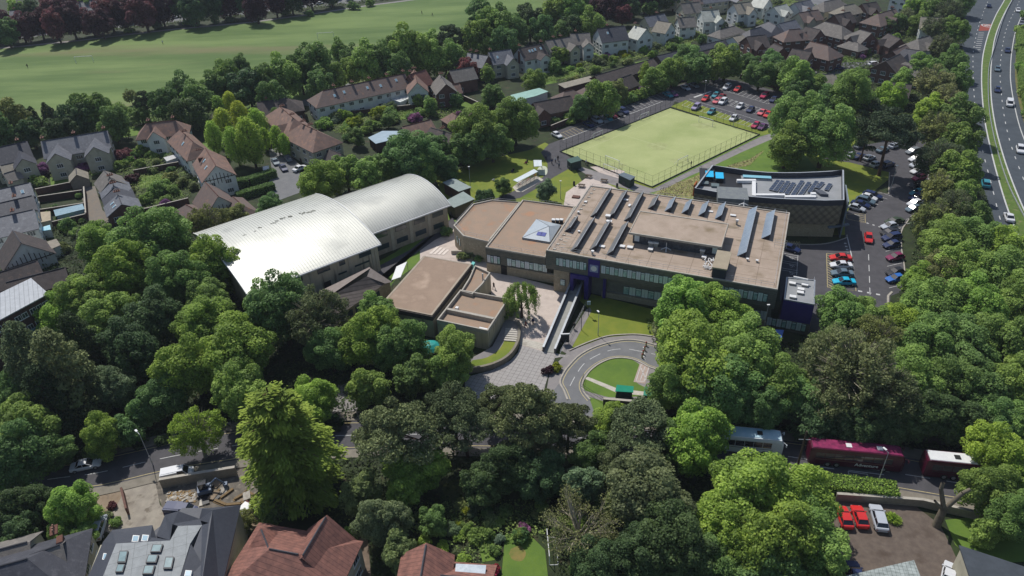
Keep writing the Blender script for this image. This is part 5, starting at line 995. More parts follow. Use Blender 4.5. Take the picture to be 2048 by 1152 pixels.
q = PX([(130, 1100), (172, 1080), (160, 1140), (126, 1152)], 3.2); o = thing('green_roof_garage', sum(q, Vector())/4*1, 'flat garage with mossy green roof beside the dirt drive', 'garage'); o.location.z = 0; MB().prism(q, 0, 3.1).build('wall', WM['cream'], o); MB().prism(q, 3.1, 3.25).build('roof', mat('moss_roof', C('5f6a38'), C('6c7040'), scale=1, bump=.4), o)
o = thing('grey_speckled_roof', G(1770, 1160, 0), 'building with speckled pale slate roof at the bottom edge', 'building'); q = [G(1690, 1152, 5), G(1828, 1120, 5), G(1850, 1175, 5), G(1690, 1200, 5)]; MB().prism([p_+(sum(q, Vector())/4-p_)*.04 for p_ in q], 0, 4.6).build('wall', WM['cream'], o); MB().hull8([p_-Vector((0, 0, .2)) for p_ in q], q).build('roof', banded('speckled_slates', C('b4bcb8'), C('8a928e'), (.97, -.2, 0), .5, duty=.12, axis2=(.2, .97, 0)), o)
o = thing('dark_gable_house', G(2000, 1130, 0), 'dark grey felted roof cutting the bottom right corner', 'building'); q = [G(1918, 1090, 5), G(2100, 1150, 5), G(2100, 1260, 5), G(1965, 1230, 5)]; MB().prism([p_+(sum(q, Vector())/4-p_)*.05 for p_ in q], 0, 4.6).build('wall', WM['cream'], o); MB().hull8([p_-Vector((0, 0, .2)) for p_ in q], q).build('roof', mat('charcoal_felt', C('4b5158'), C('40464c'), scale=.7), o)
# tiled classroom block between the halls and canteen
o = thing('classroom_block', G(715, 600, 0), 'classroom block with dark ribbed tile roof between the sports hall and canteen', 'school building')
R1 = [G(650, 590, 3.2), G(741, 535, 5.6), G(782, 562, 3.6), G(690, 625, 3.2)]
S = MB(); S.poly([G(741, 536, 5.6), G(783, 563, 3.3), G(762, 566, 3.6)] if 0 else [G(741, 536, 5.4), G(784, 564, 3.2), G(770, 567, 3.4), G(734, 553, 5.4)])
S.poly([G(640, 582, 3.2), G(738, 533, 3.2), G(741, 536, 5.4), G(652, 596, 5.4)]); S.build('roof_back_slope', mat('painted_sunlit_tiles', C('8e847e'), C('80766f'), scale=1), o)  # back slope and hip end: sunlight painted in as a lighter tile colour
S = MB(); S.poly([G(652, 597, 5.4), G(734, 553, 5.4), G(770, 567, 3.2), G(684, 627, 3.2)]); S.build('roof', M_btile, o)
S = MB(); S.prism([G(645, 590, 3.2), G(738, 537, 3.2), G(780, 564, 3.2), G(766, 569, 3.2), G(684, 624, 3.2)], 0, 3.1); S.build('wall', M_stone, o)
for i in range(4): p_ = G(693+i*21, 620-i*14.6, 1.8); nn = (G(684, 624, 0)-G(766, 569, 0)).cross(Vector((0, 0, 1))).normalized(); put_window(o, G(684, 624, 3.2).lerp(G(766, 569, 3.2), .15+.22*i)+Vector((0, 0, -1.5)), nn if nn.y < 0 else -nn, 1.8, 1.5, 'strip')
S = MB(); S.poly([G(660, 626, 3.6), G(700, 640, 3.2), G(672, 670, 3.2), G(650, 665, 3.2)]); S.poly([G(645, 618, 3.2), G(672, 619, 5), G(700, 640, 3.2), G(660, 660, 3.2)]); S.build('lower_roof', M_btile, o)
# white glassy canopy
o = thing('canopy', G(805, 550, 0), 'white sail shaped canopy roof on the grass behind the canteen', 'canopy'); q = [G(783, 560, 3), G(793, 533, 3), G(814, 523, 3.4), G(801, 554, 3.4)]; MB().hull8([p_-Vector((0, 0, .12)) for p_ in q], q).build('roof', M_wmetal, o)
for p_ in q: MB().tube((p_.x, p_.y, 0), (p_.x, p_.y, p_.z-.1), .06, n=6).build('post', M_metal, o)
# conservatories
o = thing('conservatory', G(683, 225, 0), 'white octagonal conservatory behind the long white terrace', 'conservatory'); c_ = G(683, 226, 0); q = [c_+Vector((2.2*math.cos(k*R(45)), 2.2*math.sin(k*R(45)), 0)) for k in range(8)]; MB().prism(q, 0, 2.3).build('glazed_wall', M_bpane, o); S = MB(); [S.poly([q[k]+Vector((0, 0, 2.3)), q[(k+1) % 8]+Vector((0, 0, 2.3)), c_+Vector((0, 0, 3.6))]) for k in range(8)]; S.build('roof', M_wmetal, o)
o = thing('glazed_extension', G(805, 195, 0), 'white barred glass roof on the terrace back wall', 'extension'); q = PX([(780, 197), (812, 185), (832, 190), (800, 204)], 2.8); MB().prism(q, 0, 2.7).build('wall', WM['white'], o); S = MB(); [S.strip([q[0].lerp(q[1], t), q[3].lerp(q[2], t)], .15, 2.75, 2.85) for t in [k/7 for k in range(8)]]; S.build('glazing_bar', M_wmetal, o)
# garden walls and boundary walls
def gwall(label, pts, h=1.8, w_=.25, m_=None, name='garden_wall', cat='wall'):
    P_ = PX(pts); mb = MB(); mb.strip(P_, w_, 0, h); mb.strip(P_, w_+.1, h, h+.08, 1); o = mb.build(name, [m_ or WM['dbrick'], M_par]); return tag(o, label, cat)
gwall('dark stone boundary wall behind the green stores', [(1206, 812), (1290, 819), (1400, 832), (1520, 845), (1700, 862), (1900, 890)], 1.7, .4, mat('dark_stone_wall', C('57524a'), C('48443d'), scale=1.5))
gwall('low wall along the drive at the bottom right', [(1670, 1000), (1790, 1008), (1840, 1012), (1960, 1040), (2048, 1060)], 1.4, .35, WM['pebble'])
gwall('stone retaining wall beside the builders yard', [(325, 975), (400, 962), (475, 950)], 1.8, .4, WM['pebble'])
for i, (l_, pts) in enumerate((('long brick garden wall running down to the timbered bungalow', [(262, 435), (300, 428), (380, 408)]), ('garden wall left of the small lane', [(172, 385), (176, 438)]), ('garden wall behind the white lilac house', [(75, 390), (165, 372)]), ('upper yard wall of the grey terrace', [(80, 405), (168, 392)]), ('middle yard wall of the grey terrace', [(80, 432), (172, 418)]), ('lower yard wall of the grey terrace', [(84, 462), (176, 440)]),
    ('brown garden wall behind the villa lawn', [(270, 352), (360, 335)]), ('wall between the bungalow and the street hedge', [(430, 380), (520, 362)]), ('garden wall below the brown roofed pair', [(925, 200), (980, 225)]), ('fence line behind the long white terrace', [(700, 232), (870, 215)]), ('fence above the staff car park bays', [(1102, 262), (1180, 230), (1300, 184), (1398, 150)]), ('back fence of the estate', [(1480, 158), (1560, 180), (1620, 200)]))): gwall(l_, pts)

o = thing('garden_goal', G(1105, 1100), 'white garden goal frame on the bottom lawn beside the bare twigged tree', 'garden goal'); a_, b_ = G(1094, 1075), G(1099, 1130)
mb = MB(); z = Vector((0, 0, 1.9)); mb.tube(a_, a_+z, .06).tube(b_, b_+z, .06).tube(a_+z, b_+z, .06).tube(a_+Vector((1.2, 0, 0)), b_+Vector((1.2, 0, 0)), .05).tube(a_, a_+Vector((1.2, 0, 0)), .05).tube(b_, b_+Vector((1.2, 0, 0)), .05); mb.build('frame', M_wmetal, o)
sheet('bare_patch', smp([(1022, 1098), (1040, 1092), (1052, 1106), (1044, 1122), (1026, 1120), (1018, 1108)], 3), .044, mat('worn_lawn', C('8a7a45'), C('6f7438'), scale=1))
# ---------------- vegetation ----------------
def leafmat(name, transl=.42, rough=.6, obj=True):
    m = D.materials.new(name); m.use_nodes = True; n = m.node_tree.nodes; l = m.node_tree.links; b = n["Principled BSDF"]
    oi = n.new("ShaderNodeObjectInfo"); at = n.new("ShaderNodeAttribute"); at.attribute_name = "tone"
    h = n.new("ShaderNodeHueSaturation"); l.new(oi.outputs["Color"], h.inputs["Color"])
    mr = n.new("ShaderNodeMapRange"); mr.inputs[3].default_value = .512; mr.inputs[4].default_value = .482; l.new(at.outputs["Fac"], mr.inputs[0]); l.new(mr.outputs[0], h.inputs["Hue"])
    mv = n.new("ShaderNodeMapRange"); mv.inputs[3].default_value = .5; mv.inputs[4].default_value = 1.75; l.new(at.outputs["Fac"], mv.inputs[0]); l.new(mv.outputs[0], h.inputs["Value"])
    l.new(h.outputs[0], b.inputs["Base Color"]); b.inputs["Roughness"].default_value = rough; b.inputs["Specular IOR Level"].default_value = .25
    t = n.new("ShaderNodeBsdfTranslucent"); l.new(h.outputs[0], t.inputs[0]); mx = n.new("ShaderNodeMixShader"); mx.inputs[0].default_value = transl
    l.new(b.outputs[0], mx.inputs[1]); l.new(t.outputs[0], mx.inputs[2]); l.new(mx.outputs[0], n["Material Output"].inputs[0])
    return m
M_leaf = leafmat('foliage'); M_needle = leafmat('needles', .16, .75)
M_bark = mat('bark', C('5a4c3e'), C('463a30'), scale=3); M_barkp = mat('pine_bark', C('6a4c3c'), C('4e3a30'), scale=3)
def leaves_mesh(name, pos, nrm, size, tone, m_, aspect=1.4, seed=0, tang=None):
    rs = np.random.RandomState(seed); N = len(pos); nrm = nrm/np.linalg.norm(nrm, axis=1)[:, None]
    t = rs.normal(size=(N, 3)) if tang is None else tang+rs.normal(size=(N, 3))*.25
    t -= nrm*(t*nrm).sum(1)[:, None]; t /= np.linalg.norm(t, axis=1)[:, None]; bt = np.cross(nrm, t)
    a = t*size[:, None]*.5*aspect; b = bt*size[:, None]*.5
    bend = nrm*size[:, None]*.12
    V = np.stack([pos-a-bend, pos+b+bend*.5, pos+a-bend, pos-b+bend*.5], 1).reshape(-1, 3)
    me = D.meshes.new(name); me.vertices.add(N*4); me.vertices.foreach_set('co', V.astype(np.float32).ravel())
    me.loops.add(N*4); me.loops.foreach_set('vertex_index', np.arange(N*4, dtype=np.int32)); me.polygons.add(N)
    me.polygons.foreach_set('loop_start', np.arange(0, N*4, 4, dtype=np.int32)); me.update(calc_edges=True)
    at = me.attributes.new('tone', 'FLOAT', 'POINT'); at.data.foreach_set('value', np.repeat(np.clip(tone, 0, 1), 4).astype(np.float32))
    me.materials.append(m_); me.validate(); return me
def lobes_leaves(lobes, N, s, seed, up=.35, nmix=.55, inner=.15, upmin=-1.0):
    rs = np.random.RandomState(seed); L = np.array([l[:6] for l in lobes], float); w_ = (L[:, 3]*L[:, 4]+L[:, 3]*L[:, 5]); w_ = w_/w_.sum()
    k = rs.choice(len(L), N, p=w_); d = rs.normal(size=(N, 3)); d[:, 2] += up; d /= np.linalg.norm(d, axis=1)[:, None]
    lo = d[:, 2] < upmin; d[lo, 2] *= -1
    r = 1-.28*rs.rand(N)**1.5; ins = rs.rand(N) < inner; r[ins] = rs.rand(ins.sum())**.5*.8
    pos = L[k, :3]+d*L[k, 3:6]*r[:, None]
    nrm = d*nmix+rs.normal(size=(N, 3))*(1-nmix)*.75+np.array([0, 0, .34]); lt = rs.rand(len(L))
    tone = .5*lt[k]+.5*rs.rand(N); return pos, nrm, s*(.65+.7*rs.rand(N)), tone
def dome_lobes(seed, n=42, R_=1.0, rz=1.0, zc=1.25, lr=(.24, .42), flat=1.0, low=False):
    rs = np.random.RandomState(seed); out = []; ph = rs.rand(4)*6.28
    for i in range(n):
        z = 1-(1.85 if low else 1.45)*(i+.5)/n; th = i*2.399+rs.rand()*.6; rr = math.sqrt(max(0, 1-z*z)) if z > -1 else 0
        k = .66+.16*math.sin(2*th+ph[0])+.11*math.sin(3*th+ph[1]+2*z)+rs.uniform(-.12, .14); q = rs.uniform(*lr)
        out.append((R_*k*rr*math.cos(th)*1.08, R_*k*rr*math.sin(th)*1.08, zc+rz*k*z, q, q, q*.8*flat))
    out.append((0, 0, zc, .55, .55, .55)); return out
def trunk_mesh(name, segs, m_):
    mb = MB()
    for a, b, r0, r1 in segs: mb.tube(a, b, r0, r1, n=7, caps=False)
    me = D.meshes.new(name); me.from_pydata([tuple(v) for v in mb.v], [], mb.f); me.materials.append(m_); me.polygons.foreach_set('use_smooth', [True]*len(mb.f)); return me
def limbs(seed, zt, n, spread, r=.07, z0=.5, up=.6):
    rs = random.Random(seed); S = [((0, 0, 0), (rs.uniform(-.04, .04), 0, zt*.5), r*1.25, r*.8), ((0, 0, zt*.5), (rs.uniform(-.06, .06), rs.uniform(-.06, .06), zt), r*.8, r*.35)]
    for i in range(n): th = i*2.4+rs.random(); z = z0+(zt-z0)*i/n; e = (math.cos(th)*spread*rs.uniform(.7, 1), math.sin(th)*spread*rs.uniform(.7, 1), z+up*rs.uniform(.5, 1)); S.append(((0, 0, z), e, r*.45, r*.12))
    return S
PR = {}
def proto(kind, tier, var):
    key = (kind, tier, var)
    if key in PR: return PR[key]
    sd_ = var*17+5; q = (1, .38, .12)[tier]; s = (1, 1.62, 2.8)[tier]
    if kind == 'bl':
        lb = dome_lobes(sd_, 84 if tier == 0 else 40, rz=1.12, zc=1.22, lr=(.15, .3) if tier == 0 else (.2, .36), low=True); lb.append((0, 0, .75, .6, .6, .5)); pos, nr, sz, tn = lobes_leaves(lb, int(23000*q), .05*s, sd_, up=.5, inner=.1); zc, rz = 1.25, 1.1; seg = limbs(sd_, 1.3, 7, .55)
    elif kind == 'sparse':
        lb = dome_lobes(sd_, 90, rz=1.05, zc=1.25, lr=(.1, .24), low=True); pos, nr, sz, tn = lobes_leaves(lb, int(13000*q), .045*s, sd_, nmix=.3, inner=.5); zc, rz = 1.3, 1.0; rs = random.Random(sd_); seg = limbs(sd_, 1.2, 12, .7)
        for k in range(80): th = rs.random()*6.28; ph = rs.uniform(-.1, 1.3); a = Vector((math.cos(th)*math.cos(ph)*.35, math.sin(th)*math.cos(ph)*.35, 1.2+.35*math.sin(ph))); b = Vector((math.cos(th+.2)*math.cos(ph)*.95, math.sin(th+.2)*math.cos(ph)*.95, 1.3+.92*math.sin(ph))); seg.append((a, b, .014, .004))
    elif kind == 'bare':
        rs = random.Random(sd_); seg = limbs(sd_, .7, 3, .3, r=.05); ends = []
        for k in range(11):
            th = k*2.4; ph = rs.uniform(.1, 1.3); a = Vector((0, 0, .45+.05*rs.random())); b = a+Vector((math.cos(th)*math.cos(ph), math.sin(th)*math.cos(ph), .9*math.sin(ph)+.1))*rs.uniform(.4, .6); seg.append((a, b, .03, .016))
            for j in range(5):
                d = Vector((math.cos(th+rs.uniform(-.8, .8)), math.sin(th+rs.uniform(-.8, .8)), rs.uniform(-.1, 1.2))).normalized(); st = a.lerp(b, rs.uniform(.4, 1)); c = st+d*rs.uniform(.25, .45); seg.append((st, c, .012, .006))
                for i in range(6): d2 = (d+Vector((rs.uniform(-.7, .7), rs.uniform(-.7, .7), rs.uniform(-.4, .5)))).normalized(); s2 = st.lerp(c, rs.uniform(.3, 1)); e = s2+d2*rs.uniform(.12, .28); seg.append((s2, e, .005, .002)); ends.append(e)
        E = np.array([tuple(e) for e in ends]); r2 = np.random.RandomState(sd_); n = int(3800*q); pos = E[r2.randint(0, len(E), n)]+r2.normal(size=(n, 3))*.05; nr = r2.normal(size=(n, 3)); sz = .026*s*(.6+.8*r2.rand(n)); tn = r2.rand(n); zc, rz = .9, .8
    elif kind == 'pine':
        rs = random.Random(sd_); lb = []
        for k in range(46): th = k*2.4; rr = math.sqrt((k+.5)/46)*.9; z = 1.95-.55*rr*rr+rs.uniform(-.28, .12)-(.35 if k % 4 == 0 else 0); q_ = rs.uniform(.16, .27); lb.append((rr*math.cos(th), rr*math.sin(th), z, q_, q_, q_*.5))
        pos, nr, sz, tn = lobes_leaves(lb, int(17000*q), .036*s, sd_, up=.3, nmix=.3); zc, rz = 1.75, .6
        seg = [((0, 0, 0), (.03, 0, 1.0), .06, .045), ((.03, 0, 1), (0, .04, 1.8), .045, .02)]+[((.02, 0, .95+.02*k), (l_[0]*.9, l_[1]*.9, l_[2]-.05), .02, .006) for k, l_ in enumerate(lb[::2])]
    elif kind == 'cone':
        rs = random.Random(sd_); lb = []
        for k in range(70): t = (k+.5)/70; rr = (1-t)**.6*.95+.06; th = k*2.4; q_ = .16+.12*(1-t); lb.append((rr*math.cos(th)*rs.uniform(.75, 1), rr*math.sin(th)*rs.uniform(.75, 1), .3+2.9*t, q_, q_, q_*.8))
        lb.append((0, 0, 1.2, .45, .45, 1)); pos, nr, sz, tn = lobes_leaves(lb, int(17000*q), .042*s, sd_, up=.1, nmix=.35); zc, rz = 1.6, 1.6; seg = [((0, 0, 0), (0, 0, 3.0), .07, .01)]
    elif kind == 'pop':
        rs = random.Random(sd_); lb = []
        for k in range(46): t = (k+.5)/46; rr = math.sin(math.pi*min(1, t*.92+.06))**.7*.62; th = k*2.4; q_ = rs.uniform(.2, .34); lb.append((rr*math.cos(th), rr*math.sin(th), .5+2.6*t, q_, q_, q_*1.3))
        pos, nr, sz, tn = lobes_leaves(lb, int(13000*q), .05*s, sd_, nmix=.4); zc, rz = 1.85, 1.5; seg = limbs(sd_, 2.6, 8, .35, z0=.8)
    elif kind == 'weep':
        rs = np.random.RandomState(sd_); n = int(9000*q); k = rs.randint(0, 90, n); th = rs.rand(90)*6.28; rr = .25+.7*rs.rand(90)**.6; t = rs.rand(n); top = 2.3-.7*rr**2+.2*rs.rand(90); ln = .7+.9*rs.rand(90)
        pos = np.stack([rr[k]*np.cos(th[k]), rr[k]*np.sin(th[k]), top[k]-t*ln[k]*rr[k]], 1)+rs.normal(size=(n, 3))*.045; nr = np.stack([np.cos(th[k]), np.sin(th[k]), .4+0*t], 1)+rs.normal(size=(n, 3))*.5; sz = .05*s*(.6+.8*rs.rand(n)); tn = .4*rs.rand(90)[k]+.5*rs.rand(n); zc, rz = 1.5, 1.0; seg = limbs(sd_, 1.9, 8, .5)
    elif kind == 'cedar':
        rs = np.random.RandomState(sd_); P_, Nn, S_, T_, Tg = [], [], [], [], []; seg = [((0, 0, 0), (0, 0, 3.3), .075, .012)]
        for k in range(64):
            t = (k+.5)/64; z = .35+2.85*t; L = ((1-t)**.45*1.08+.05)*(1-.3*max(0, .4-t)/.4)*rs.uniform(.68, 1.1); th = k*2.4+rs.rand()*.5; dr = .55*(1-t*.3); n = int((620*L+80)*q); u = rs.rand(n)**.75; v = rs.normal(size=n)*(.05+.17*L*(1-u)*1.2)
            x = u*L; zz = z+.14*u-dr*u*u*1.1*L-np.abs(v)*.25-.06*rs.rand(n); P_.append(np.stack([x*math.cos(th)-v*math.sin(th), x*math.sin(th)+v*math.cos(th), zz], 1)+rs.normal(size=(n, 3))*.022)
            Nn.append(np.array([0, 0, 1])+np.array([math.cos(th), math.sin(th), 0])*.25+rs.normal(size=(n, 3))*.3); S_.append(.03*s*(.5+.9*rs.rand(n))); T_.append(.3*rs.rand()+.5*u**2*(.4+.6*t)+.2*rs.rand(n)); Tg.append(np.tile(np.array([math.cos(th), math.sin(th), -.5]), (n, 1))); seg.append(((0, 0, z), (L*.8*math.cos(th), L*.8*math.sin(th), z+.1-dr*.64*L), .018, .004))  # yellow tips; tone also paints crown shade on inner and lower needles
        pos, nr, sz, tn = map(np.concatenate, (P_, Nn, S_, T_)); zc, rz = 1.6, 1.6
        PR[key] = (leaves_mesh('crown', pos, nr, sz, tn, M_needle, 2.6, sd_, np.concatenate(Tg)), trunk_mesh('trunk', seg, M_barkp), zc, rz); return PR[key]
    elif kind == 'shrub':
        lb = dome_lobes(sd_, 22, rz=.62, zc=.55, lr=(.26, .42)); pos, nr, sz, tn = lobes_leaves(lb, int(9000*q), .07*s, sd_); zc, rz = .6, .65; seg = [((0, 0, 0), (0, 0, .5), .06, .04)]
    elif kind == 'spiky':
        rs = np.random.RandomState(sd_); n = 260; d = rs.normal(size=(n, 3)); d[:, 2] = abs(d[:, 2])+.25; d /= np.linalg.norm(d, axis=1)[:, None]; pos = d*.55+np.array([0, 0, .1]); nr = np.cross(d, rs.normal(size=(n, 3))); nr[:, 2] += .6; sz = np.full(n, .16)*(.8+.4*rs.rand(n)); tn = rs.rand(n)
        PR[key] = (leaves_mesh('crown', pos, nr, sz, tn, M_leaf, 6, sd_, d), trunk_mesh('trunk', [((0, 0, 0), (0, 0, .3), .08, .06)], M_bark), .5, .5); return PR[key]
    PR[key] = (leaves_mesh('crown', pos, nr, sz, tn, M_needle if kind in ('pine', 'cone') else M_leaf, 1.9 if kind in ('pine', 'cone') else 1.35, sd_), trunk_mesh('trunk', seg, M_barkp if kind in ('pine', 'cone') else mat('grey_twigs', C('a39c88'), C('8a8270'), scale=3) if kind in ('bare', 'sparse') else M_bark), zc, rz)
    return PR[key]
CL = {'g': (0.201, 0.316, 0.0738), 'G': (0.232, 0.366, 0.0671), 'y': (.25, .385, .06), 'Y': (0.253, 0.308, 0.022), 'd': (0.143, 0.246, 0.0714), 'D': (0.0826, 0.143, 0.051), 'b': (0.144, 0.228, 0.12), 'o': (0.196, 0.241, 0.0805), 'O': (0.198, 0.231, 0.099),
      'p': (0.0759, 0.108, 0.0506), 'c': (0.16, 0.055, 0.055), 'r': (0.075, 0.03, 0.035), 'R': (0.3, 0.02, 0.04), 'v': (0.24, 0.1, 0.22), 'k': (0.036, 0.066, 0.024), 'K': (0.122, 0.159, 0.069), 'l': (0.234, 0.351, 0.091), 'w': (0.18, 0.24, 0.14), 'e': (.15, .225, .03), 't': (0.2, 0.24, 0.1)}
CW = {'g': 'mid green', 'G': 'bright green', 'y': 'yellow green', 'Y': 'golden yellow', 'd': 'dark green', 'D': 'blackish green', 'b': 'grey green', 'o': 'olive', 'O': 'brownish olive', 'p': 'dark', 'c': 'copper leaved', 'r': 'purple leaved', 'R': 'crimson', 'v': 'lilac flowered', 'k': 'very dark green', 'K': 'dull green', 'l': 'light green', 'w': 'pale flowered', 'e': 'lime green', 't': 'bare twigged'}
KW = {'bl': ('broadleaf tree', 'tree', 'broadleaf_tree'), 'sparse': ('thin leaved tree', 'tree', 'sparse_tree'), 'bare': ('twiggy tree', 'tree', 'bare_tree'), 'pine': ('flat topped pine', 'pine tree', 'pine_tree'), 'cone': ('conifer', 'conifer', 'conifer_tree'), 'pop': ('upright tree', 'tree', 'upright_tree'), 'weep': ('drooping tree', 'tree', 'weeping_tree'), 'cedar': ('cedar', 'cedar tree', 'cedar_tree'), 'shrub': ('bush', 'bush', 'shrub'), 'spiky': ('spiky yucca plant', 'plant', 'spiky_plant')}
LM = [('playing field', 500, 120), ('grey semi-detached pair', 150, 290), ('grey left terrace', 30, 410), ('mews cottages', 230, 390), ('red roofed villas', 330, 262), ('timbered bungalow', 420, 390), ('silver roofed flats', 40, 620), ('larger sports hall', 570, 480), ('smaller sports hall', 790, 390),
      ('poplar street', 560, 340), ('white brown-roofed terrace', 720, 185), ('pinkish hipped villas', 610, 255), ('pale blue roof store', 780, 275), ('brown roofed pair', 885, 265), ('orange gable house', 850, 160), ('flat roofed huts', 915, 385), ('cycle shelter', 1055, 365), ('green pitch', 1320, 290),
      ('white house row', 1250, 75), ('garage terrace', 1290, 125), ('staff car park', 1470, 205), ('brick estate', 1680, 90), ('science block', 1600, 380), ('east car park', 1780, 470), ('dual carriageway', 1970, 250), ('main school block', 1330, 480), ('purple block', 1595, 620), ('canteen', 860, 570),
      ('courtyard', 1040, 600), ('entrance bridge', 1125, 640), ('turning circle lawn', 1230, 745), ('forecourt', 1020, 760), ('green stores', 1290, 785), ('main road bend on the left', 300, 910), ('main road middle', 800, 870), ('maroon coaches', 1760, 910), ('white coach', 1530, 885), ('grey skylight house', 320, 1100), ('red tiled house', 600, 1110),
      ('small red house', 860, 1120), ('bottom lawn', 1040, 1100), ('brown parking yard', 1780, 1060), ('builders yard', 420, 985), ('dark stone boundary wall', 1450, 845), ('far copper beeches', 300, 40), ('top right woodland', 1850, 40), ('right hand woodland', 1950, 600)]
def where(x, y):
    nm, lx, ly = min(LM, key=lambda q: (q[1]-x)**2+((q[2]-y)*1.4)**2); dx, dy = x-lx, (y-ly)*1.6
    if abs(dx) < 18 and abs(dy) < 22: return 'beside the '+nm
    if abs(dx) > 1.8*abs(dy): return ('right of the ' if dx > 0 else 'left of the ')+nm
    if abs(dy) > 1.8*abs(dx): return ('below the ' if dy > 0 else 'above the ')+nm
    return ('below ' if dy > 0 else 'above ')+('right of the ' if dx > 0 else 'left of the ')+nm
tvar = [0]
def tree(kind, cx, cy, r, col='g', sz=1.0, group=None, label=None):
    tvar[0] += 1; rs = random.Random(tvar[0]*13+1); tier = 0 if r >= 42 else (1 if r >= 17 else 2)
    if kind in ('cedar', 'bare', 'weep'): tier = 0
    cr, tr, zc, rz = proto(kind, tier, rs.randrange(4 if kind == 'bl' else 2 if kind != 'cedar' else 1)); Rm = 5
    for _ in range(4): p = G(cx, cy, zc*Rm*sz); Rm = r/ppm(p)
    p = G(cx, cy, zc*Rm*sz); w_ = 'large ' if Rm > 7 else ('small ' if Rm < 2.6 else '')
    if kind == 'shrub': w_ = 'large ' if Rm > 3 else ''
    o = thing(KW[kind][2], (p.x, p.y, 0), label or (w_+CW[col]+' '+KW[kind][0]+' '+where(cx, cy)), KW[kind][1], group)
    PEND[-1] = (o, (cx, cy)); o.rotation_euler = (0, 0, rs.random()*6.28); o.scale = (Rm*rs.uniform(.86, 1.16), Rm*rs.uniform(.9, 1.12), Rm*sz*rs.uniform(.93, 1.08)); o.rotation_euler[0] = rs.uniform(-.07, .07)
    for nm, me in (('crown', cr), ('trunk', tr)): c = D.objects.new(nm, me); COL.objects.link(c); c.parent = o; kv, kh = rs.uniform(.86, 1.16), rs.uniform(.92, 1.1); c.color = (CL[col][0]*kv*kh, CL[col][1]*kv, CL[col][2]*kv/kh, 1)
    return o
T = tree
# left block
for a in [(300, 478, 66, 'g'), (195, 482, 45, 'G'), (245, 545, 62, 'G'), (170, 600, 52, 'g'), (110, 628, 42, 'y'), (355, 560, 58, 'g'), (222, 640, 58, 'g'), (432, 528, 56, 'G'), (420, 600, 50, 'g'), (400, 650, 58, 'G'), (300, 640, 62, 'D'), (260, 700, 66, 'D'), (475, 700, 74, 'G'), (385, 735, 62, 'G'), (480, 780, 60, 'g'), (563, 622, 68, 'd'), (520, 600, 40, 'g'), (330, 790, 46, 'd'), (60, 850, 62, 'g'), (20, 920, 70, 'd'), (95, 900, 45, 'd'), (205, 868, 44, 'G'), (285, 826, 34, 'd'), (250, 860, 34, 'd'), (30, 780, 44, 'd')]: T('bl', *a)
T('cone', 128, 745, 72, 'K', 1.0); T('cone', 55, 720, 62, 'K', 1.05); T('cone', 95, 800, 56, 'k', 1.0); T('cone', 165, 700, 50, 'k', .95)
T('sparse', 640, 640, 62, 'K'); T('bl', 222, 778, 42, 'b'); T('sparse', 392, 862, 52, 'y', 1.1); T('bl', 660, 700, 44, 'd'); T('sparse', 415, 442, 36, 'o'); T('bl', 470, 432, 22, 'o'); T('bl', 540, 412, 24, 'd')
T('cedar', 575, 885, 116, 'e', .86, label='huge lime green cedar with drooping branches rising over the main road'); T('bl', 622, 800, 48, 'y')
for a in [(745, 668, 66, 'G'), (700, 690, 42, 'g'), (800, 690, 56, 'g'), (832, 750, 40, 'd'), (735, 775, 38, 'g'), (912, 700, 50, 'g'), (890, 745, 36, 'g'), (755, 625, 38, 'g')]: T('bl', *a)
for a in [(785, 845, 80, 'K', 1.1), (905, 800, 60, 'K', 1.2), (928, 838, 56, 'K', 1.15), (1052, 815, 82, 'K', 1.15), (1135, 835, 52, 'K', 1.1), (995, 790, 42, 'K', 1.1), (1285, 845, 66, 'K', 1), (1090, 880, 44, 'O', 1)]: T('pine', *a)
for a in [(828, 935, 56, 'G'), (805, 985, 40, 'G'), (720, 985, 40, 'o'), (770, 1045, 52, 'O'), (800, 1100, 40, 'o'), (868, 1040, 32, 'd'), (1020, 935, 56, 'D'), (1090, 950, 50, 'D'), (955, 975, 40, 'D'), (1215, 850, 42, 'G'), (1185, 905, 42, 'd'), (1396, 878, 66, 'y'), (1345, 900, 48, 'd'), (1300, 985, 84, 'O'), (1240, 950, 50, 'K'), (1165, 975, 40, 'b'), (1350, 1080, 74, 'D'), (1270, 1110, 60, 'D'), (1190, 1130, 50, 'D'),
          (1500, 985, 84, 'G'), (1600, 1000, 74, 'G'), (1445, 1060, 70, 'G'), (1545, 1080, 92, 'G'), (1620, 1070, 68, 'g'), (1640, 1130, 50, 'g'), (1430, 1130, 60, 'd'), (1530, 1150, 60, 'd'), (1995, 905, 58, 'y'), (2040, 950, 52, 'y'), (1985, 985, 52, 'g'), (2030, 1030, 56, 'g'), (1975, 1060, 32, 'g'), (150, 1010, 46, 'G'), (168, 1070, 24, 'g'), (120, 1065, 26, 'g'), (60, 1010, 44, 'D'), (40, 1060, 40, 'D')]: T('bl', *a)
T('bare', 1160, 1045, 108, 't', 1.0, label='wide bare twigged tree beside the bottom lawn'); T('sparse', 1250, 1000, 40, 'o')
T('sparse', 545, 1020, 34, 'd'); T('sparse', 490, 1040, 22, 'o')
for a in [(1370, 615, 64, 'G'), (1440, 622, 58, 'G'), (1458, 664, 42, 'G'), (1380, 715, 84, 'G'), (1345, 768, 56, 'g'), (1500, 715, 76, 'g'), (1440, 780, 66, 'd'), (1565, 770, 56, 'g'), (1600, 800, 50, 'd'), (1520, 820, 48, 'd')]: T('bl', *a)
T('sparse', 1500, 590, 32, 'o'); T('bl', 1325, 655, 24, 'O')
for a in [(1700, 745, 92, 'O'), (1650, 790, 60, 'O'), (1765, 780, 70, 'K'), (1755, 680, 52, 'o'), (1660, 690, 46, 'o')]: T('sparse', *a)
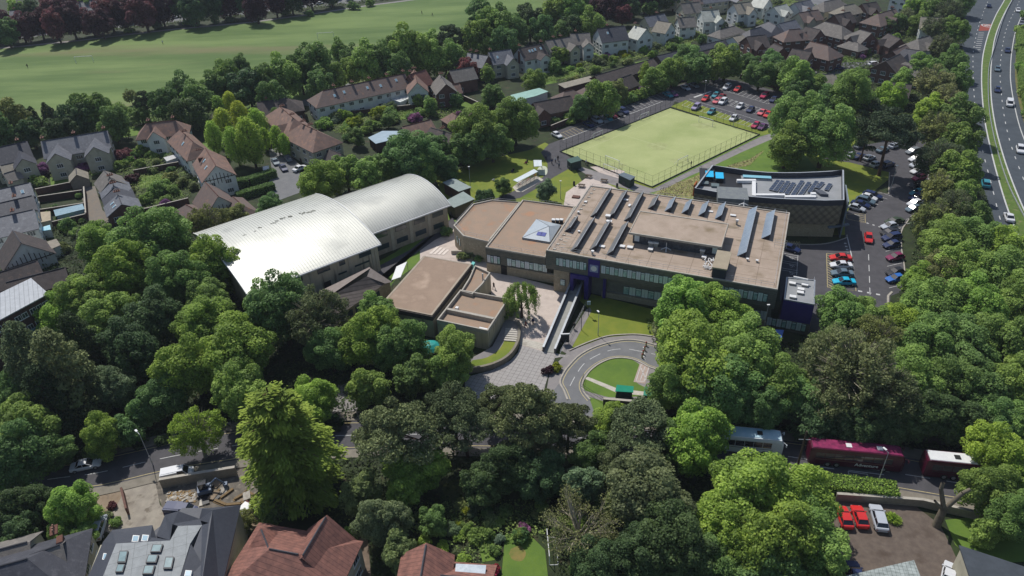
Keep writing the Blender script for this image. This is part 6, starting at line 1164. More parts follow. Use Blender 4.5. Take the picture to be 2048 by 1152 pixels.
for a in [(1690, 632, 52, 'g'), (1730, 640, 46, 'g')]: T('bl', *a)
T('weep', 1042, 592, 34, 'g', 1.05); T('shrub', 1018, 610, 24, 'l', label='light green courtyard bush in the raised planter beside the weeping tree'); T('bl', 1000, 628, 16, 'd')
# right hand wood and belts
for a in [(1890, 490, 46, 'g'), (1950, 480, 42, 'g'), (2010, 500, 46, 'G'), (1880, 545, 44, 'O'), (1840, 560, 34, 'G'), (1930, 545, 52, 'g'), (2000, 560, 52, 'g'), (2048, 520, 40, 'g'), (1835, 620, 42, 'g'), (1890, 610, 52, 'g'), (1960, 620, 56, 'G'), (2030, 610, 54, 'g'), (1800, 655, 40, 'y'), (1850, 690, 54, 'g'), (1920, 690, 56, 'd'), (1990, 690, 56, 'g'), (2050, 690, 52, 'K'), (1820, 760, 58, 'g'), (1890, 770, 56, 'd'), (1960, 770, 56, 'd'), (2030, 770, 54, 'g'), (1840, 830, 50, 'D'), (1770, 850, 44, 'D'), (1910, 840, 50, 'D'), (1700, 850, 40, 'D'), (1630, 850, 36, 'D'), (1985, 840, 46, 'd'), (2045, 850, 44, 'g')]: T('bl' if a[3] not in 'OK' else 'sparse', a[0], a[1], a[2]*1.14, a[3], .92)
for a in [(1868, 440, 34, 'o'), (1905, 420, 38, 'K'), (1880, 380, 36, 'o'), (1918, 345, 36, 'g'), (1880, 320, 38, 'K'), (1915, 290, 34, 'g'), (1880, 260, 36, 'o'), (1920, 235, 32, 'd'), (1890, 205, 36, 'O'), (1855, 225, 28, 'y'), (1925, 395, 28, 'g'), (1945, 440, 34, 'd'), (1870, 165, 34, 'O'), (1910, 165, 28, 'g')]: T('sparse' if a[3] in 'oOK' else 'bl', a[0], a[1], a[2]*1.12, a[3])
for a in [(1850, 135, 30, 'g'), (1905, 125, 26, 'd'), (1885, 95, 26, 'K'), (1908, 60, 26, 'g'), (1875, 55, 24, 'K'), (1900, 25, 26, 'K'), (1865, 20, 24, 'g'), (1830, 14, 24, 'G'), (1925, 5, 22, 'd'), (1840, 45, 20, 'g'), (1812, 32, 18, 'O'), (1795, 45, 16, 'd'), (1805, -5, 20, 'g'), (1890, -12, 24, 'g'), (1755, 45, 15, 'd'), (1775, 50, 16, 'D')]: T('sparse' if a[3] in 'oOK' else 'bl', *a)
for a in [(2046, 60, 16, 'g'), (2052, 95, 20, 'g'), (2056, 135, 22, 'G'), (2060, 180, 22, 'g'), (2068, 225, 22, 'g'), (2060, 30, 16, 'd')]: T('shrub', *a)
# between pitch and car parks
for a in [(1598, 248, 56, 'l'), (1652, 268, 58, 'l'), (1575, 290, 40, 'g'), (1700, 186, 48, 'g'), (1650, 205, 30, 'd'), (1592, 160, 34, 'g'), (1560, 148, 26, 'd'), (1628, 176, 26, 'g'), (1520, 148, 28, 'd'), (1498, 128, 22, 'd'), (1545, 128, 24, 'd'), (1452, 122, 34, 'g'), (1395, 132, 30, 'd'), (1345, 140, 30, 'g'), (1370, 112, 22, 'd'), (1315, 158, 24, 'g'), (1200, 195, 36, 'g'), (1165, 215, 24, 'd'), (1235, 185, 20, 'o'), (1600, 185, 24, 'd')]: T('bl', *a)
T('pine', 1785, 248, 56, 'p', 1.15); T('pine', 1735, 262, 34, 'p', 1.1); T('pine', 1748, 208, 30, 'p'); T('bl', 1780, 200, 28, 'y'); T('pop', 1290, 150, 15, 'y'); T('bl', 1805, 165, 22, 'g')
for a in [(1255, 195, 16, 'g'), (1280, 190, 16, 'g'), (1140, 235, 15, 'd'), (1110, 242, 12, 'd'), (1180, 228, 12, 'g'), (1225, 205, 14, 'd'), (1390, 160, 14, 'l'), (1420, 148, 12, 'g')]: T('shrub', *a)
# north of the halls
for a in [(640, 362, 42, 'G'), (692, 345, 34, 'g'), (735, 350, 38, 'g'), (780, 330, 34, 'g'), (825, 312, 50, 'd'), (868, 298, 34, 'd'), (845, 345, 30, 'g'), (956, 262, 48, 'g'), (1030, 242, 42, 'g'), (985, 285, 34, 'd'), (935, 300, 34, 'd'), (1000, 245, 24, 'g'), (895, 335, 26, 'd'), (1005, 372, 17, 'd'), (1090, 383, 20, 'b')]: T('bl', *a)
T('shrub', 970, 395, 17, 'D', 1.4, label='clipped dark round bush behind the many-sided wing'); T('bl', 890, 120, 24, 'd')
T('bl', 710, 272, 19, 'd'); T('pop', 900, 160, 10, 'g')
# poplar group
CL['q'] = (.27, .42, .07); CL['z'] = (.37, .46, .06); CW['q'] = 'fresh yellow green'; CW['z'] = 'bright yellow leaved'
for a in [(500, 285, 32, 'q', .95), (445, 245, 24, 'z', 1), (478, 235, 24, 'z', 1), (515, 245, 22, 'q', 1), (428, 275, 22, 'q', 1), (470, 292, 26, 'q', .9), (553, 278, 15, 'q', 1.25), (570, 290, 13, 'q', 1.2), (460, 205, 18, 'z', 1), (440, 215, 16, 'q', 1), (490, 262, 22, 'z', 1), (530, 275, 14, 'q', 1.1)]: T('pop', *a)
# row behind the field
for a in [(x_, y_+3, r_*1.16, c_, 1.12) for x_, y_, r_, c_ in [(15, 235, 34, 'o'), (-10, 260, 30, 'd'), (150, 240, 30, 'D'), (185, 225, 30, 'd'), (225, 245, 26, 'd'), (120, 262, 26, 'D'), (60, 262, 22, 'D'), (335, 205, 28, 'd'), (365, 180, 24, 'd'), (395, 195, 28, 'd'), (430, 165, 22, 'd'), (370, 225, 26, 'D'), (455, 155, 24, 'g'), (495, 168, 30, 'D'), (530, 165, 28, 'd'), (568, 150, 30, 'g'), (600, 145, 26, 'd'), (545, 195, 24, 'd'), (630, 125, 32, 'd'), (665, 150, 22, 'g'), (640, 165, 22, 'd'), (705, 110, 18, 'd'), (730, 120, 30, 'g'), (765, 118, 30, 'd'), (700, 140, 20, 'g'), (820, 100, 34, 'g'), (855, 110, 28, 'g'), (790, 90, 18, 'd'), (862, 85, 22, 'g'), (905, 110, 24, 'g'), (955, 75, 28, 'g'), (985, 60, 30, 'g'), (965, 30, 26, 'd'), (1000, 35, 22, 'd'), (1030, 60, 24, 'd'), (1010, 88, 24, 'd'), (1060, 40, 26, 'D'), (1085, 60, 22, 'd'), (1110, 25, 24, 'g'), (1150, 20, 28, 'g'), (1180, 45, 24, 'g'), (1145, 50, 20, 'D'), (1120, 62, 16, 'd'), (560, 235, 16, 'd'), (800, 135, 24, 'd'), (680, 100, 16, 'g'), (480, 130, 16, 'd')]]: T('bl', *a)
T('bl', 280, 50 if 0 else 228, 18, 'l'); T('pine', 285, 192, 20, 'p', 1.5); T('pine', 903, 62, 30, 'p', 1.2); T('sparse', 240, 222, 18, 'l'); T('sparse', 260, 192, 15, 'o'); T('cone', 48, 232, 14, 'k', 1.1); T('cone', 68, 238, 13, 'k', 1.1); T('cone', 92, 225, 13, 'k', 1.1); T('cone', 108, 235, 12, 'k'); T('sparse', 248, 262, 12, 'g')
# beyond the field
for i, a in enumerate([(10, 60, 22, 'd'), (40, 52, 20, 'c'), (75, 42, 22, 'r'), (110, 50, 22, 'c'), (140, 38, 24, 'r'), (215, 22, 26, 'c'), (245, 28, 22, 'r'), (285, 20, 26, 'c'), (180, 40, 18, 'c'), (320, 15, 22, 'r'), (360, 8, 22, 'D'), (385, 12, 24, 'D'), (420, 6, 24, 'D'), (455, 2, 22, 'r'), (485, -2, 22, 'D'), (170, 8, 16, 'G'), (30, 16, 12, 'G'), (510, 10, 22, 'r'), (-15, 45, 24, 'r'), (60, 25, 20, 'D'), (130, 12, 20, 'c'), (255, 2, 22, 'D'), (300, 0, 20, 'r'), (200, 45, 20, 'r'), (548, -2, 22, 'r'), (580, -8, 22, 'D'), (620, -14, 20, 'r'), (660, -20, 20, 'D'), (100, 18, 16, 'c')]): T('bl', a[0], a[1]+2, a[2]*1.15, a[3], 1.1)
for a in [(1205, 18, 26, 'r'), (1230, 5, 24, 'r'), (1262, 10, 22, 'D'), (1290, -4, 24, 'r'), (1245, 30, 18, 'c'), (1320, -2, 20, 'D'), (1345, -8, 20, 'd'), (1300, 14, 14, 'g'), (1175, -4, 20, 'd'), (1215, -18, 20, 'g')]: T('bl', *a)
# gardens: named plants first
for a in [(85, 340, 18, 'v'), (62, 348, 12, 'g'), (170, 335, 14, 'v'), (260, 358, 14, 'r'), (245, 310, 18, 'c'), (285, 300, 16, 'g'), (318, 375, 22, 'g'), (240, 330, 14, 'g'), (210, 312, 16, 'v'), (345, 380, 14, 'g'), (365, 365, 13, 'o'), (75, 362, 16, 'g'), (260, 380, 10, 't'), (710, 245, 16, 'Y'), (758, 225, 20, 'Y'), (650, 245, 16, 'G'), (780, 230, 18, 'd'), (745, 250, 14, 'g'), (670, 240, 10, 'w'), (1113, 745 if 0 else 733, 12, 'Y'), (1098, 740, 11, 'r'), (893, 1112, 7, 'R'), (988, 1140, 14, 'R'), (925, 512, 11, 'o'), (944, 510, 11, 'w'), (960, 512, 12, 'd'), (890, 462, 13, 'd'), (870, 1050, 22, 'd'), (905, 1060, 18, 'b'), (920, 1070, 12, 'G'), (850, 1080, 14, 'G'), (885, 1095, 16, 'y'), (925, 1120, 14, 'G'), (950, 1070, 16, 'g'), (975, 1068, 14, 'g'), (990, 1100, 12, 'd'), (700, 1062, 12, 'y'), (710, 1075, 10, 'o'), (230, 1045, 12, 'g'), (225, 1010, 10, 'c'), (215, 1030, 10, 'O')]: T('shrub', *a)
T('spiky', 1787, 1035, 17, 'y', label='pale spiky yucca plant beside the silver estate car'); T('bl', 1480, 35, 10, 'g')
T('cone', 1450, 60, 10, 'k', .9); T('bl', 935, 140, 22, 'c', label='copper leaved tree in front of the grey gabled houses'); T('bl', 985, 190, 24, 'd'); T('bl', 975, 150, 16, 'g'); T('bl', 1070, 160, 20, 'g'); T('bl', 1110, 130, 14, 'g'); T('bl', 1120, 110, 16, 'g'); T('bl', 915, 200, 12, 'd'); T('bl', 775, 240, 14, 'd'); T('bl', 860, 210, 16, 'g'); T('bl', 835, 200, 14, 'l')
# scattered garden shrubs (each its own plant)
rg_ = random.Random(11)
def inpoly(x, y, P_):
    c = False; n = len(P_)
    for i in range(n):
        x1, y1 = P_[i]; x2, y2 = P_[i-1]
        if (y1 > y) != (y2 > y) and x < (x2-x1)*(y-y1)/(y2-y1)+x1: c = not c
    return c
GD = [('gardens behind the long white terrace', [(690, 215), (780, 215), (880, 190), (960, 240), (900, 240), (860, 235), (800, 240), (740, 262), (700, 280), (630, 245)], 34, 8, 14), ('gardens of the white house row', [(1100, 150), (1180, 120), (1260, 90), (1400, 62), (1430, 72), (1310, 108), (1200, 145), (1130, 165), (1060, 165), (1050, 140)], 38, 6, 11),
      ('gardens beside the left lanes', [(190, 325), (270, 300), (350, 300), (400, 350), (380, 395), (300, 425), (280, 400), (250, 350), (100, 355)], 20, 8, 14), ('hedgerow above the staff car park', [(1100, 250), (1190, 215), (1310, 170), (1390, 145), (1395, 152), (1300, 186), (1180, 232), (1105, 262)], 10, 7, 12),
      ('estate front gardens', [(1580, 120), (1640, 120), (1740, 85), (1830, 60), (1850, 150), (1760, 140), (1700, 100), (1640, 140), (1580, 140)], 16, 6, 11), ('bottom garden beds', [(800, 1010), (1100, 1000), (1120, 1070), (990, 1090), (960, 1150), (880, 1080), (820, 1070)], 26, 9, 16), ('understorey by the main road', [(0, 930), (160, 900), (420, 840), (620, 830), (780, 820), (780, 840), (420, 870), (180, 912), (0, 945)], 16, 12, 20),
      ('understorey of the right hand wood', [(1800, 640), (2048, 640), (2048, 900), (1640, 860)], 16, 14, 24), ('verge beside the dual carriageway trees', [(1860, 250), (1935, 150), (1960, 340), (1990, 440), (1870, 470)], 14, 11, 18), ('left hand back gardens', [(85, 400), (160, 390), (165, 450), (90, 455)], 8, 6, 9), ('top edge gardens', [(1450, 25), (1560, -5), (1640, 15), (1560, 40), (1470, 60)], 8, 6, 9), ('verge beyond the playing field', [(0, 85), (300, 50), (600, 22), (900, -12), (900, -5), (600, 30), (300, 60), (0, 95)], 8, 7, 11), ('planting along the left edge wood', [(100, 440), (200, 430), (140, 520), (110, 560)], 6, 12, 18), ('shade behind the bottom garden', [(880, 900), (1250, 900), (1380, 960), (1300, 1150), (1120, 1150), (1090, 1000)], 20, 14, 24)]
for nm, P_, n, r0, r1 in GD:
    xs = [p_[0] for p_ in P_]; ys = [p_[1] for p_ in P_]; k = 0
    while k < n:
        x, y = rg_.uniform(min(xs), max(xs)), rg_.uniform(min(ys), max(ys))
        if not inpoly(x, y, P_): continue
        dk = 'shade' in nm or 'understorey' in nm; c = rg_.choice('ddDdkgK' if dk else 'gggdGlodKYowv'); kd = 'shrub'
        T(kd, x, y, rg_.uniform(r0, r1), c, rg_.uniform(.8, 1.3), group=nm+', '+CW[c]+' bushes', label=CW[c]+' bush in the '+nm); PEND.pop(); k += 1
# grass tufts / ground cover reading as one mass
# hedges
def hedge(label, pts, w_, h, col='g', seed=1, dens=1.0):
    P_ = PX(pts); rs = np.random.RandomState(seed); pos, nr = [], []
    for a, b in zip(P_, P_[1:]):
        L = (b-a).length; u = np.array(((b-a)/L)[:]); n = np.array([-u[1], u[0], 0]); A = L*(w_+2*h); N = int(A*60*dens); f = rs.rand(N)*(w_+2*h); t = rs.rand(N)*L
        off = np.where(f < w_, f-w_/2, np.where(f < w_+h, -w_/2, w_/2)); z = np.where(f < w_, h, np.where(f < w_+h, f-w_, f-w_-h)); q = np.array(a[:])+u*t[:, None]+n*off[:, None]; q[:, 2] = z; q += rs.normal(size=(N, 3))*.08
        d = np.where((f < w_)[:, None], np.array([0, 0, 1.0]), np.where((f < w_+h)[:, None], -n, n)); pos.append(q); nr.append(d*.6+rs.normal(size=(N, 3))*.4)
    pos = np.concatenate(pos); nr = np.concatenate(nr); me = leaves_mesh('hedge', pos, nr, .2*(.6+.8*rs.rand(len(pos))), rs.rand(len(pos)), M_leaf, 1.3, seed)
    o = D.objects.new('hedge', me); COL.objects.link(o); o.color = (*CL[col], 1); tag(o, label, 'hedge')
    mb = MB(); mb.strip(P_, w_*.8, 0, h*.92); c = mb.build('hedge_core', mat('hedge_shade', (.02, .03, .012), (.03, .04, .015), scale=2), o); return o  # near-black core colour stands in for shade between the leaves
hedge('bright clipped hedge between the main road and the parking yard', [(1580, 968), (1650, 978), (1730, 986), (1790, 994)], 2.6, 2, 'G', 1); hedge('clipped hedge row beside the poplar street', [(442, 378), (500, 370), (552, 352)], 2.2, 2.2, 'd', 2)
hedge('second clipped hedge below the poplar street hedge', [(475, 400), (550, 378)], 2, 2, 'd', 3); hedge('dark clipped hedge block by the garden lawn', [(952, 222), (985, 212)], 3, 2.2, 'D', 4); hedge('hedge behind the staff car park bays', [(1195, 228), (1250, 208), (1330, 180)], 1.6, 1.8, 'g', 5); hedge('hedge below the red roofed villas', [(235, 318), (320, 300)], 1.4, 1.8, 'g', 6)
hedge('long hedge along the top garden of the white row', [(1040, 132), (1130, 118)], 1.2, 1.6, 'g', 7); hedge('hedge beyond the right side of the dual carriageway', [(2040, 70), (2042, 120), (2046, 170), (2060, 230), (2090, 300)], 3, 3, 'g', 8, .7)
# undergrowth: leafy ground cover nobody could count
def undergrowth(label, polys, dens, h, cols, seed, leaf=.34):
    rs = np.random.RandomState(seed); V = []
    for P_ in polys:
        q = np.array([tuple(p_)[:2] for p_ in PX(P_)]); lo, hi = q.min(0), q.max(0); n = int(np.prod(hi-lo)*dens); p_ = lo+rs.rand(n, 2)*(hi-lo); c = np.zeros(n, bool); m = len(q)
        for i in range(m):
            (x1, y1), (x2, y2) = q[i], q[i-1]
            if abs(y2-y1) > 1e-9: c ^= ((y1 > p_[:, 1]) != (y2 > p_[:, 1])) & (p_[:, 0] < (x2-x1)*(p_[:, 1]-y1)/(y2-y1)+x1)
        V.append(p_[c])
    xy = np.concatenate(V); N = len(xy); ph = rs.rand(6)*6; f = (np.sin(xy[:, 0]*.9+ph[0])+np.sin(xy[:, 1]*1.1+ph[1])+np.sin((xy[:, 0]+xy[:, 1])*.53+ph[2])+np.sin((xy[:, 0]-xy[:, 1]*.8)*1.7+ph[3]))/8+.5
    z = .1+h*np.clip(f, 0, 1)**1.5*rs.rand(N)**.4; g2 = (np.sin(xy[:, 0]*.23+ph[4])+np.sin(xy[:, 1]*.31+ph[5]))/4+.5; nr = rs.normal(size=(N, 3))*.45+np.array([0, 0, 1]); tn = .55*np.clip(g2, 0, 1)+.45*rs.rand(N)
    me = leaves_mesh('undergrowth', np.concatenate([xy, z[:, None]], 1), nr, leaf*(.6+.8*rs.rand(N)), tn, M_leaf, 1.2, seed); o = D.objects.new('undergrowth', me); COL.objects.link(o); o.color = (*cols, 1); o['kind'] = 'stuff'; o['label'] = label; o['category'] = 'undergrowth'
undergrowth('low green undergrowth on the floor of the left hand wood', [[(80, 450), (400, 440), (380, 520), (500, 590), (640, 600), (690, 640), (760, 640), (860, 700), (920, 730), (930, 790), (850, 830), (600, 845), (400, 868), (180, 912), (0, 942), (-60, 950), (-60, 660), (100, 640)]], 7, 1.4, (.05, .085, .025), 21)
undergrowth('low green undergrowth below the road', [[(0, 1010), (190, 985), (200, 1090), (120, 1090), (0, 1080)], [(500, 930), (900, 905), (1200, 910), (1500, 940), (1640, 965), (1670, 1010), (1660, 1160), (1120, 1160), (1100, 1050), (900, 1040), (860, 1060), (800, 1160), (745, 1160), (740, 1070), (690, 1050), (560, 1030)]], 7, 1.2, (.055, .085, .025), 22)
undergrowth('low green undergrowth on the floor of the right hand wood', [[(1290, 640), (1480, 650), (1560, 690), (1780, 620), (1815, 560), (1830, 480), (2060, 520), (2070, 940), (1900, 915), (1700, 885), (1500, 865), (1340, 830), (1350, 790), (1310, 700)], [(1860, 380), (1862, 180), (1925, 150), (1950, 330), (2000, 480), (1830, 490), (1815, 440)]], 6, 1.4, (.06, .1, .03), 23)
undergrowth('mixed leafy planting filling the back gardens', [g_[1] for g_ in GD if g_[0] in ('gardens behind the long white terrace', 'gardens of the white house row', 'gardens beside the left lanes', 'hedgerow above the staff car park', 'bottom garden beds', 'top edge gardens')], 9, 1.3, (.2, .28, .075), 24, .3)
undergrowth('leafy verge and scrub round the estate and top woodland', [[(1580, 170), (1850, 150), (1850, 260), (1700, 260), (1620, 200)], [(1540, 130), (1580, 120), (1700, 100), (1850, 20), (1930, -20), (1925, 150), (1760, 150), (1560, 175), (1480, 150)], [(560, 130), (900, 80), (1060, 20), (1100, 60), (930, 130), (640, 175)], [(0, 240), (250, 230), (400, 190), (560, 150), (560, 190), (400, 240), (230, 262), (0, 290)], [(-40, 88), (600, 22), (850, -8), (850, -12), (600, 16), (0, 82)]], 2.5, 1.4, (.08, .12, .035), 25, .6)
undergrowth('rough wildflower growth on the bank beside the science block', [[(1500, 318), (1530, 300), (1500, 330), (1440, 345), (1390, 392), (1310, 396), (1320, 378), (1400, 350)]], 8, .5, (.24, .2, .11), 26, .25)
# pollarded tree by the road
o = thing('pollarded_tree', G(1880, 1060, 0), 'leafless pollarded tree with cut limbs beside the brown parking yard', 'tree'); b0_ = G(1872, 1052, 0)
S = [(b0_, b0_+Vector((.3, .3, 3.2)), .6, .5), (b0_+Vector((.3, .3, 3.2)), b0_+Vector((-.9, .8, 6.8)), .36, .28), (b0_+Vector((.3, .3, 3)), b0_+Vector((2.2, .6, 6)), .36, .3), (b0_+Vector((2.2, .6, 6)), b0_+Vector((3.1, .7, 6.6)), .26, .24), (b0_+Vector((.2, .3, 3)), b0_+Vector((-1.6, .2, 5.2)), .25, .16), (b0_+Vector((-.9, .8, 6.8)), b0_+Vector((-.8, 1, 7.8)), .27, .26)]
me = trunk_mesh('trunk', S, mat('pale_bark', C('7d7464'), C('665e50'), scale=2)); c = D.objects.new('trunk', me); COL.objects.link(c); c.parent = o; c.location = -o.location
# ---------------- vehicles ----------------
M_paint = mat('car_paint', (.5, .5, .5), objc=True, rough=.5, spec=.35); M_paint.node_tree.nodes["Principled BSDF"].inputs["Coat Weight"].default_value = .3
M_cglass = mat('car_glass', (.012, .015, .02), rough=.08, spec=.8); M_tyre = mat('tyre', (.012, .012, .012), rough=.9); M_rim = mat('alloy_rim', (.45, .45, .46), metal=.6, rough=.35)
M_lamp = mat('lamp_lens', (.75, .75, .72), rough=.15, spec=.8); M_tail = mat('tail_lens', (.35, .01, .01), rough=.2); M_trim = mat('black_trim', (.02, .02, .02), rough=.6)
def loft(sections, mi=0, close=True):
    """sections: list of (x, [(y, z), ...]) rings with equal counts"""
    mb = MB(); R_ = [[Vector((x, y, z)) for y, z in s] for x, s in sections]
    for a, b in zip(R_, R_[1:]):
        n = len(a)
        for i in range(n): j = (i+1) % n; mb.poly([a[i], a[j], b[j], b[i]], mi)
    mb.poly(R_[0][::-1], mi); mb.poly(R_[-1], mi); return mb
def ring(hw, z0, z1, tuck=.85, sh=.75, topw=.9): return [(-hw*tuck, z0), (hw*tuck, z0), (hw, z0+(z1-z0)*.3), (hw, z0+(z1-z0)*sh), (hw*topw, z1), (-hw*topw, z1), (-hw, z0+(z1-z0)*sh), (-hw, z0+(z1-z0)*.3)]
def car_proto(style):
    """x forward, origin on the ground"""
    Ls, hw, hb, ht = {'hatch': (4.0, .86, .92, 1.48), 'saloon': (4.6, .9, .9, 1.42), 'suv': (4.6, .94, 1.05, 1.7), 'estate': (4.7, .9, .92, 1.48), 'van': (4.8, .94, 1.15, 1.85)}[style]
    r = D.objects.new('parked_car' if style != 'van' else 'van', None); f = Ls/2
    S = [(-f, ring(hw*.8, .35, hb*.85)), (-f+.12, ring(hw*.96, .24, hb)), (-f+.8, ring(hw, .2, hb+.03)), (0, ring(hw, .2, hb)), (f*.5, ring(hw, .2, hb-.02)), (f-.55, ring(hw*.98, .22, hb-.13)), (f-.12, ring(hw*.9, .26, hb-.25)), (f, ring(hw*.7, .35, hb-.4))]
    parts = []
    b = loft(S).build('body', M_paint); parts.append((b, None))
    xr = {'hatch': -f+.25, 'saloon': -f+.75, 'suv': -f+.25, 'estate': -f+.25, 'van': -f+.08}[style]; xf = f-1.15 if style != 'van' else f-.75
    ra = {'hatch': xr+.5, 'saloon': xr+.75, 'suv': xr+.35, 'estate': xr+.4, 'van': xr+.1}[style]; rb = xf-.85 if style != 'van' else xf-.6
    z0 = hb-.08; G_ = [(xr, [(-hw*.86, z0), (hw*.86, z0), (hw*.86, z0+.02), (-hw*.86, z0+.02)]), (ra, [(-hw*.9, z0), (hw*.9, z0), (hw*.72, ht-.05), (-hw*.72, ht-.05)]), (rb, [(-hw*.92, z0), (hw*.92, z0), (hw*.72, ht-.05), (-hw*.72, ht-.05)]), (xf, [(-hw*.86, z0), (hw*.86, z0), (hw*.84, z0+.02), (-hw*.84, z0+.02)])]
    parts.append((loft(G_).build('window_glass', M_cglass), None))
    mb = loft([(ra-.02, [(-hw*.73, ht-.07), (hw*.73, ht-.07), (hw*.66, ht), (-hw*.66, ht)]), ((ra+rb)/2, [(-hw*.75, ht-.07), (hw*.75, ht-.07), (hw*.68, ht+.03), (-hw*.68, ht+.03)]), (rb+.05, [(-hw*.73, ht-.07), (hw*.73, ht-.07), (hw*.66, ht-.01), (-hw*.66, ht-.01)])])
    for s in (-1, 1):
        for (xa, za), (xb, zb) in (((xr+.05, z0+.03), (ra, ht-.05)), ((xf-.05, z0+.03), (rb, ht-.05)), (((ra+rb)/2, z0), ((ra+rb)/2, ht-.05))): mb.tube((xa, s*hw*.87, za), (xb, s*hw*.735, zb), .045, n=4)
    if style == 'van': mb.bx(xr+.02, .2, -hw*.9, hw*.9, hb-.1, ht-.04)
    parts.append((mb.build('roof', M_paint), None))
    for x in (-f+.78, f-.82):
        for s in (-1, 1):
            wh = MB().tube((x, s*(hw-.2), .32), (x, s*(hw+.01), .32), .32, n=14).build('wheel', M_tyre); parts.append((wh, None)); parts.append((MB().tube((x, s*(hw-.05), .32), (x, s*(hw+.03), .32), .2, n=10).build('rim', M_rim), wh))
    for s in (-1, 1):
        parts.append((MB().box((f-.16, s*hw*.66, hb-.38), (.1, s*-.04, 0), (.02, .17, 0), (0, 0, .07)).build('headlight', M_lamp), None)); parts.append((MB().box((-f+.06, s*hw*.72, hb-.3), (.06, 0, 0), (0, .12, 0), (0, 0, .1)).build('tail_light', M_tail), None)); parts.append((MB().box((f-1.35, s*(hw+.08), hb-.02), (.07, 0, 0), (0, .09, 0), (0, 0, .06)).build('wing_mirror', M_paint), None))
    parts.append((MB().bx(f-.1, f+.01, -.4, .4, .3, .5).build('grille', M_trim), None))
    for o, p in parts: o.parent = p if p is not None else r
    return r, parts
CP = {}
PC = {'red': (.55, .02, .02), 'darkred': (.22, .01, .02), 'crimson': (.42, .01, .07), 'white': (.6, .61, .63), 'silver': (.42, .45, .5), 'grey': (.17, .19, .21), 'slate': (.1, .15, .19), 'teal': (.03, .22, .28), 'navy': (.012, .025, .09), 'black': (.012, .012, .015), 'blue': (.015, .12, .42), 'turquoise': (.0, .4, .6), 'lilac': (.3, .26, .42), 'purple': (.1, .02, .1), 'maroon': (.18, .005, .06), 'green': (.03, .05, .02), 'pink': (.6, .12, .14)}
PN = {'darkred': 'dark red', 'slate': 'slate blue', 'lilac': 'pale lilac'}
def car(x, y, hd, col, style='hatch', group='parked cars', place='', label=None, z=.05):
    if style not in CP:
        rt, parts = car_proto(style); CP[style] = (rt, parts)
        for o, p in parts: COL.objects.unlink(o)
    rt, parts = CP[style]; p = G(x, y, .5); d = G(x+hd[0], y+hd[1], .5)-p
    r = rt.copy(); COL.objects.link(r); r.location = (p.x, p.y, z); r.rotation_euler = (0, 0, math.atan2(d.y, d.x)); r['category'] = 'car' if style != 'van' else 'van'; r['group'] = group
    far = ppm(p) < 8.3; mp = {}
    for o, pp_ in parts:
        if far and o.name.split('.')[0] in ('rim', 'wing_mirror', 'grille', 'tail_light'): continue
        c = o.copy(); COL.objects.link(c); c.parent = mp[pp_] if pp_ is not None else r; mp[o] = c; c.color = (*PC[col], 1)
    r['label'] = label or (PN.get(col, col)+' '+{'hatch': 'hatchback', 'saloon': 'saloon car', 'suv': 'tall car', 'estate': 'estate car', 'van': 'van'}[style]+' '+place); PEND.append((r, None)); return r
st = lambda i: ('hatch', 'saloon', 'suv', 'hatch', 'estate')[i % 5]
def cars(place, group, hd, L_):
    for i, a in enumerate(L_): car(a[0], a[1], a[4] if len(a) > 4 else hd, a[2], a[3] if len(a) > 3 else st(i), group, place)
cars('in the right hand row of the east car park', 'cars in the right hand row of the east car park', (-10, 1.6), [(1778, 453, 'silver'), (1780, 465, 'black'), (1783, 476, 'navy'), (1783, 490, 'navy', 'hatch'), (1790, 515, 'maroon', 'hatch'), (1790, 545, 'black', 'hatch'), (1790, 558, 'blue', 'hatch'), (1789, 443, 'green', 'saloon')])
cars('in the upper right row of the east car park', 'cars in the upper right row of the east car park', (-10, 2.5), [(1829, 407, 'white', 'hatch'), (1826, 418, 'slate', 'hatch'), (1834, 386, 'teal', 'hatch'), (1832, 395, 'navy'), (1836, 371, 'black'), (1838, 356, 'crimson', 'hatch'), (1836, 342, 'white', 'saloon'), (1834, 330, 'silver'), (1830, 318, 'white'), (1826, 303, 'grey')])
cars('in the slanted row beside the science block', 'cars in the slanted row beside the science block', (10, 2.6), [(1745, 391, 'navy', 'estate'), (1738, 396, 'white', 'hatch'), (1731, 403, 'slate', 'suv'), (1721, 409, 'navy', 'saloon'), (1714, 417, 'silver', 'hatch')])
cars('in the yellow hatched bays', 'cars in the yellow hatched bays', (-10, -.3), [(1681, 516, 'red', 'saloon'), (1682, 531, 'white', 'saloon'), (1684, 547, 'slate', 'saloon'), (1688, 564, 'turquoise', 'saloon')])
car(1737, 477, (1.2, 10), 'red', 'hatch', 'moving cars', '', 'bright red car driving through the middle of the east car park'); car(1580, 497, (10, 3), 'navy', 'saloon', 'parked cars', '', 'dark navy car parked in the shaded bay beside the school')
cars('under the pines by the science block', 'cars under the pines', (8, -3), [(1706, 311, 'silver', 'hatch'), (1718, 313, 'navy'), (1752, 329, 'white', 'hatch'), (1739, 316, 'silver'), (1721, 292, 'grey'), (1789, 292, 'silver'), (1765, 300, 'slate'), (1775, 330, 'navy')])
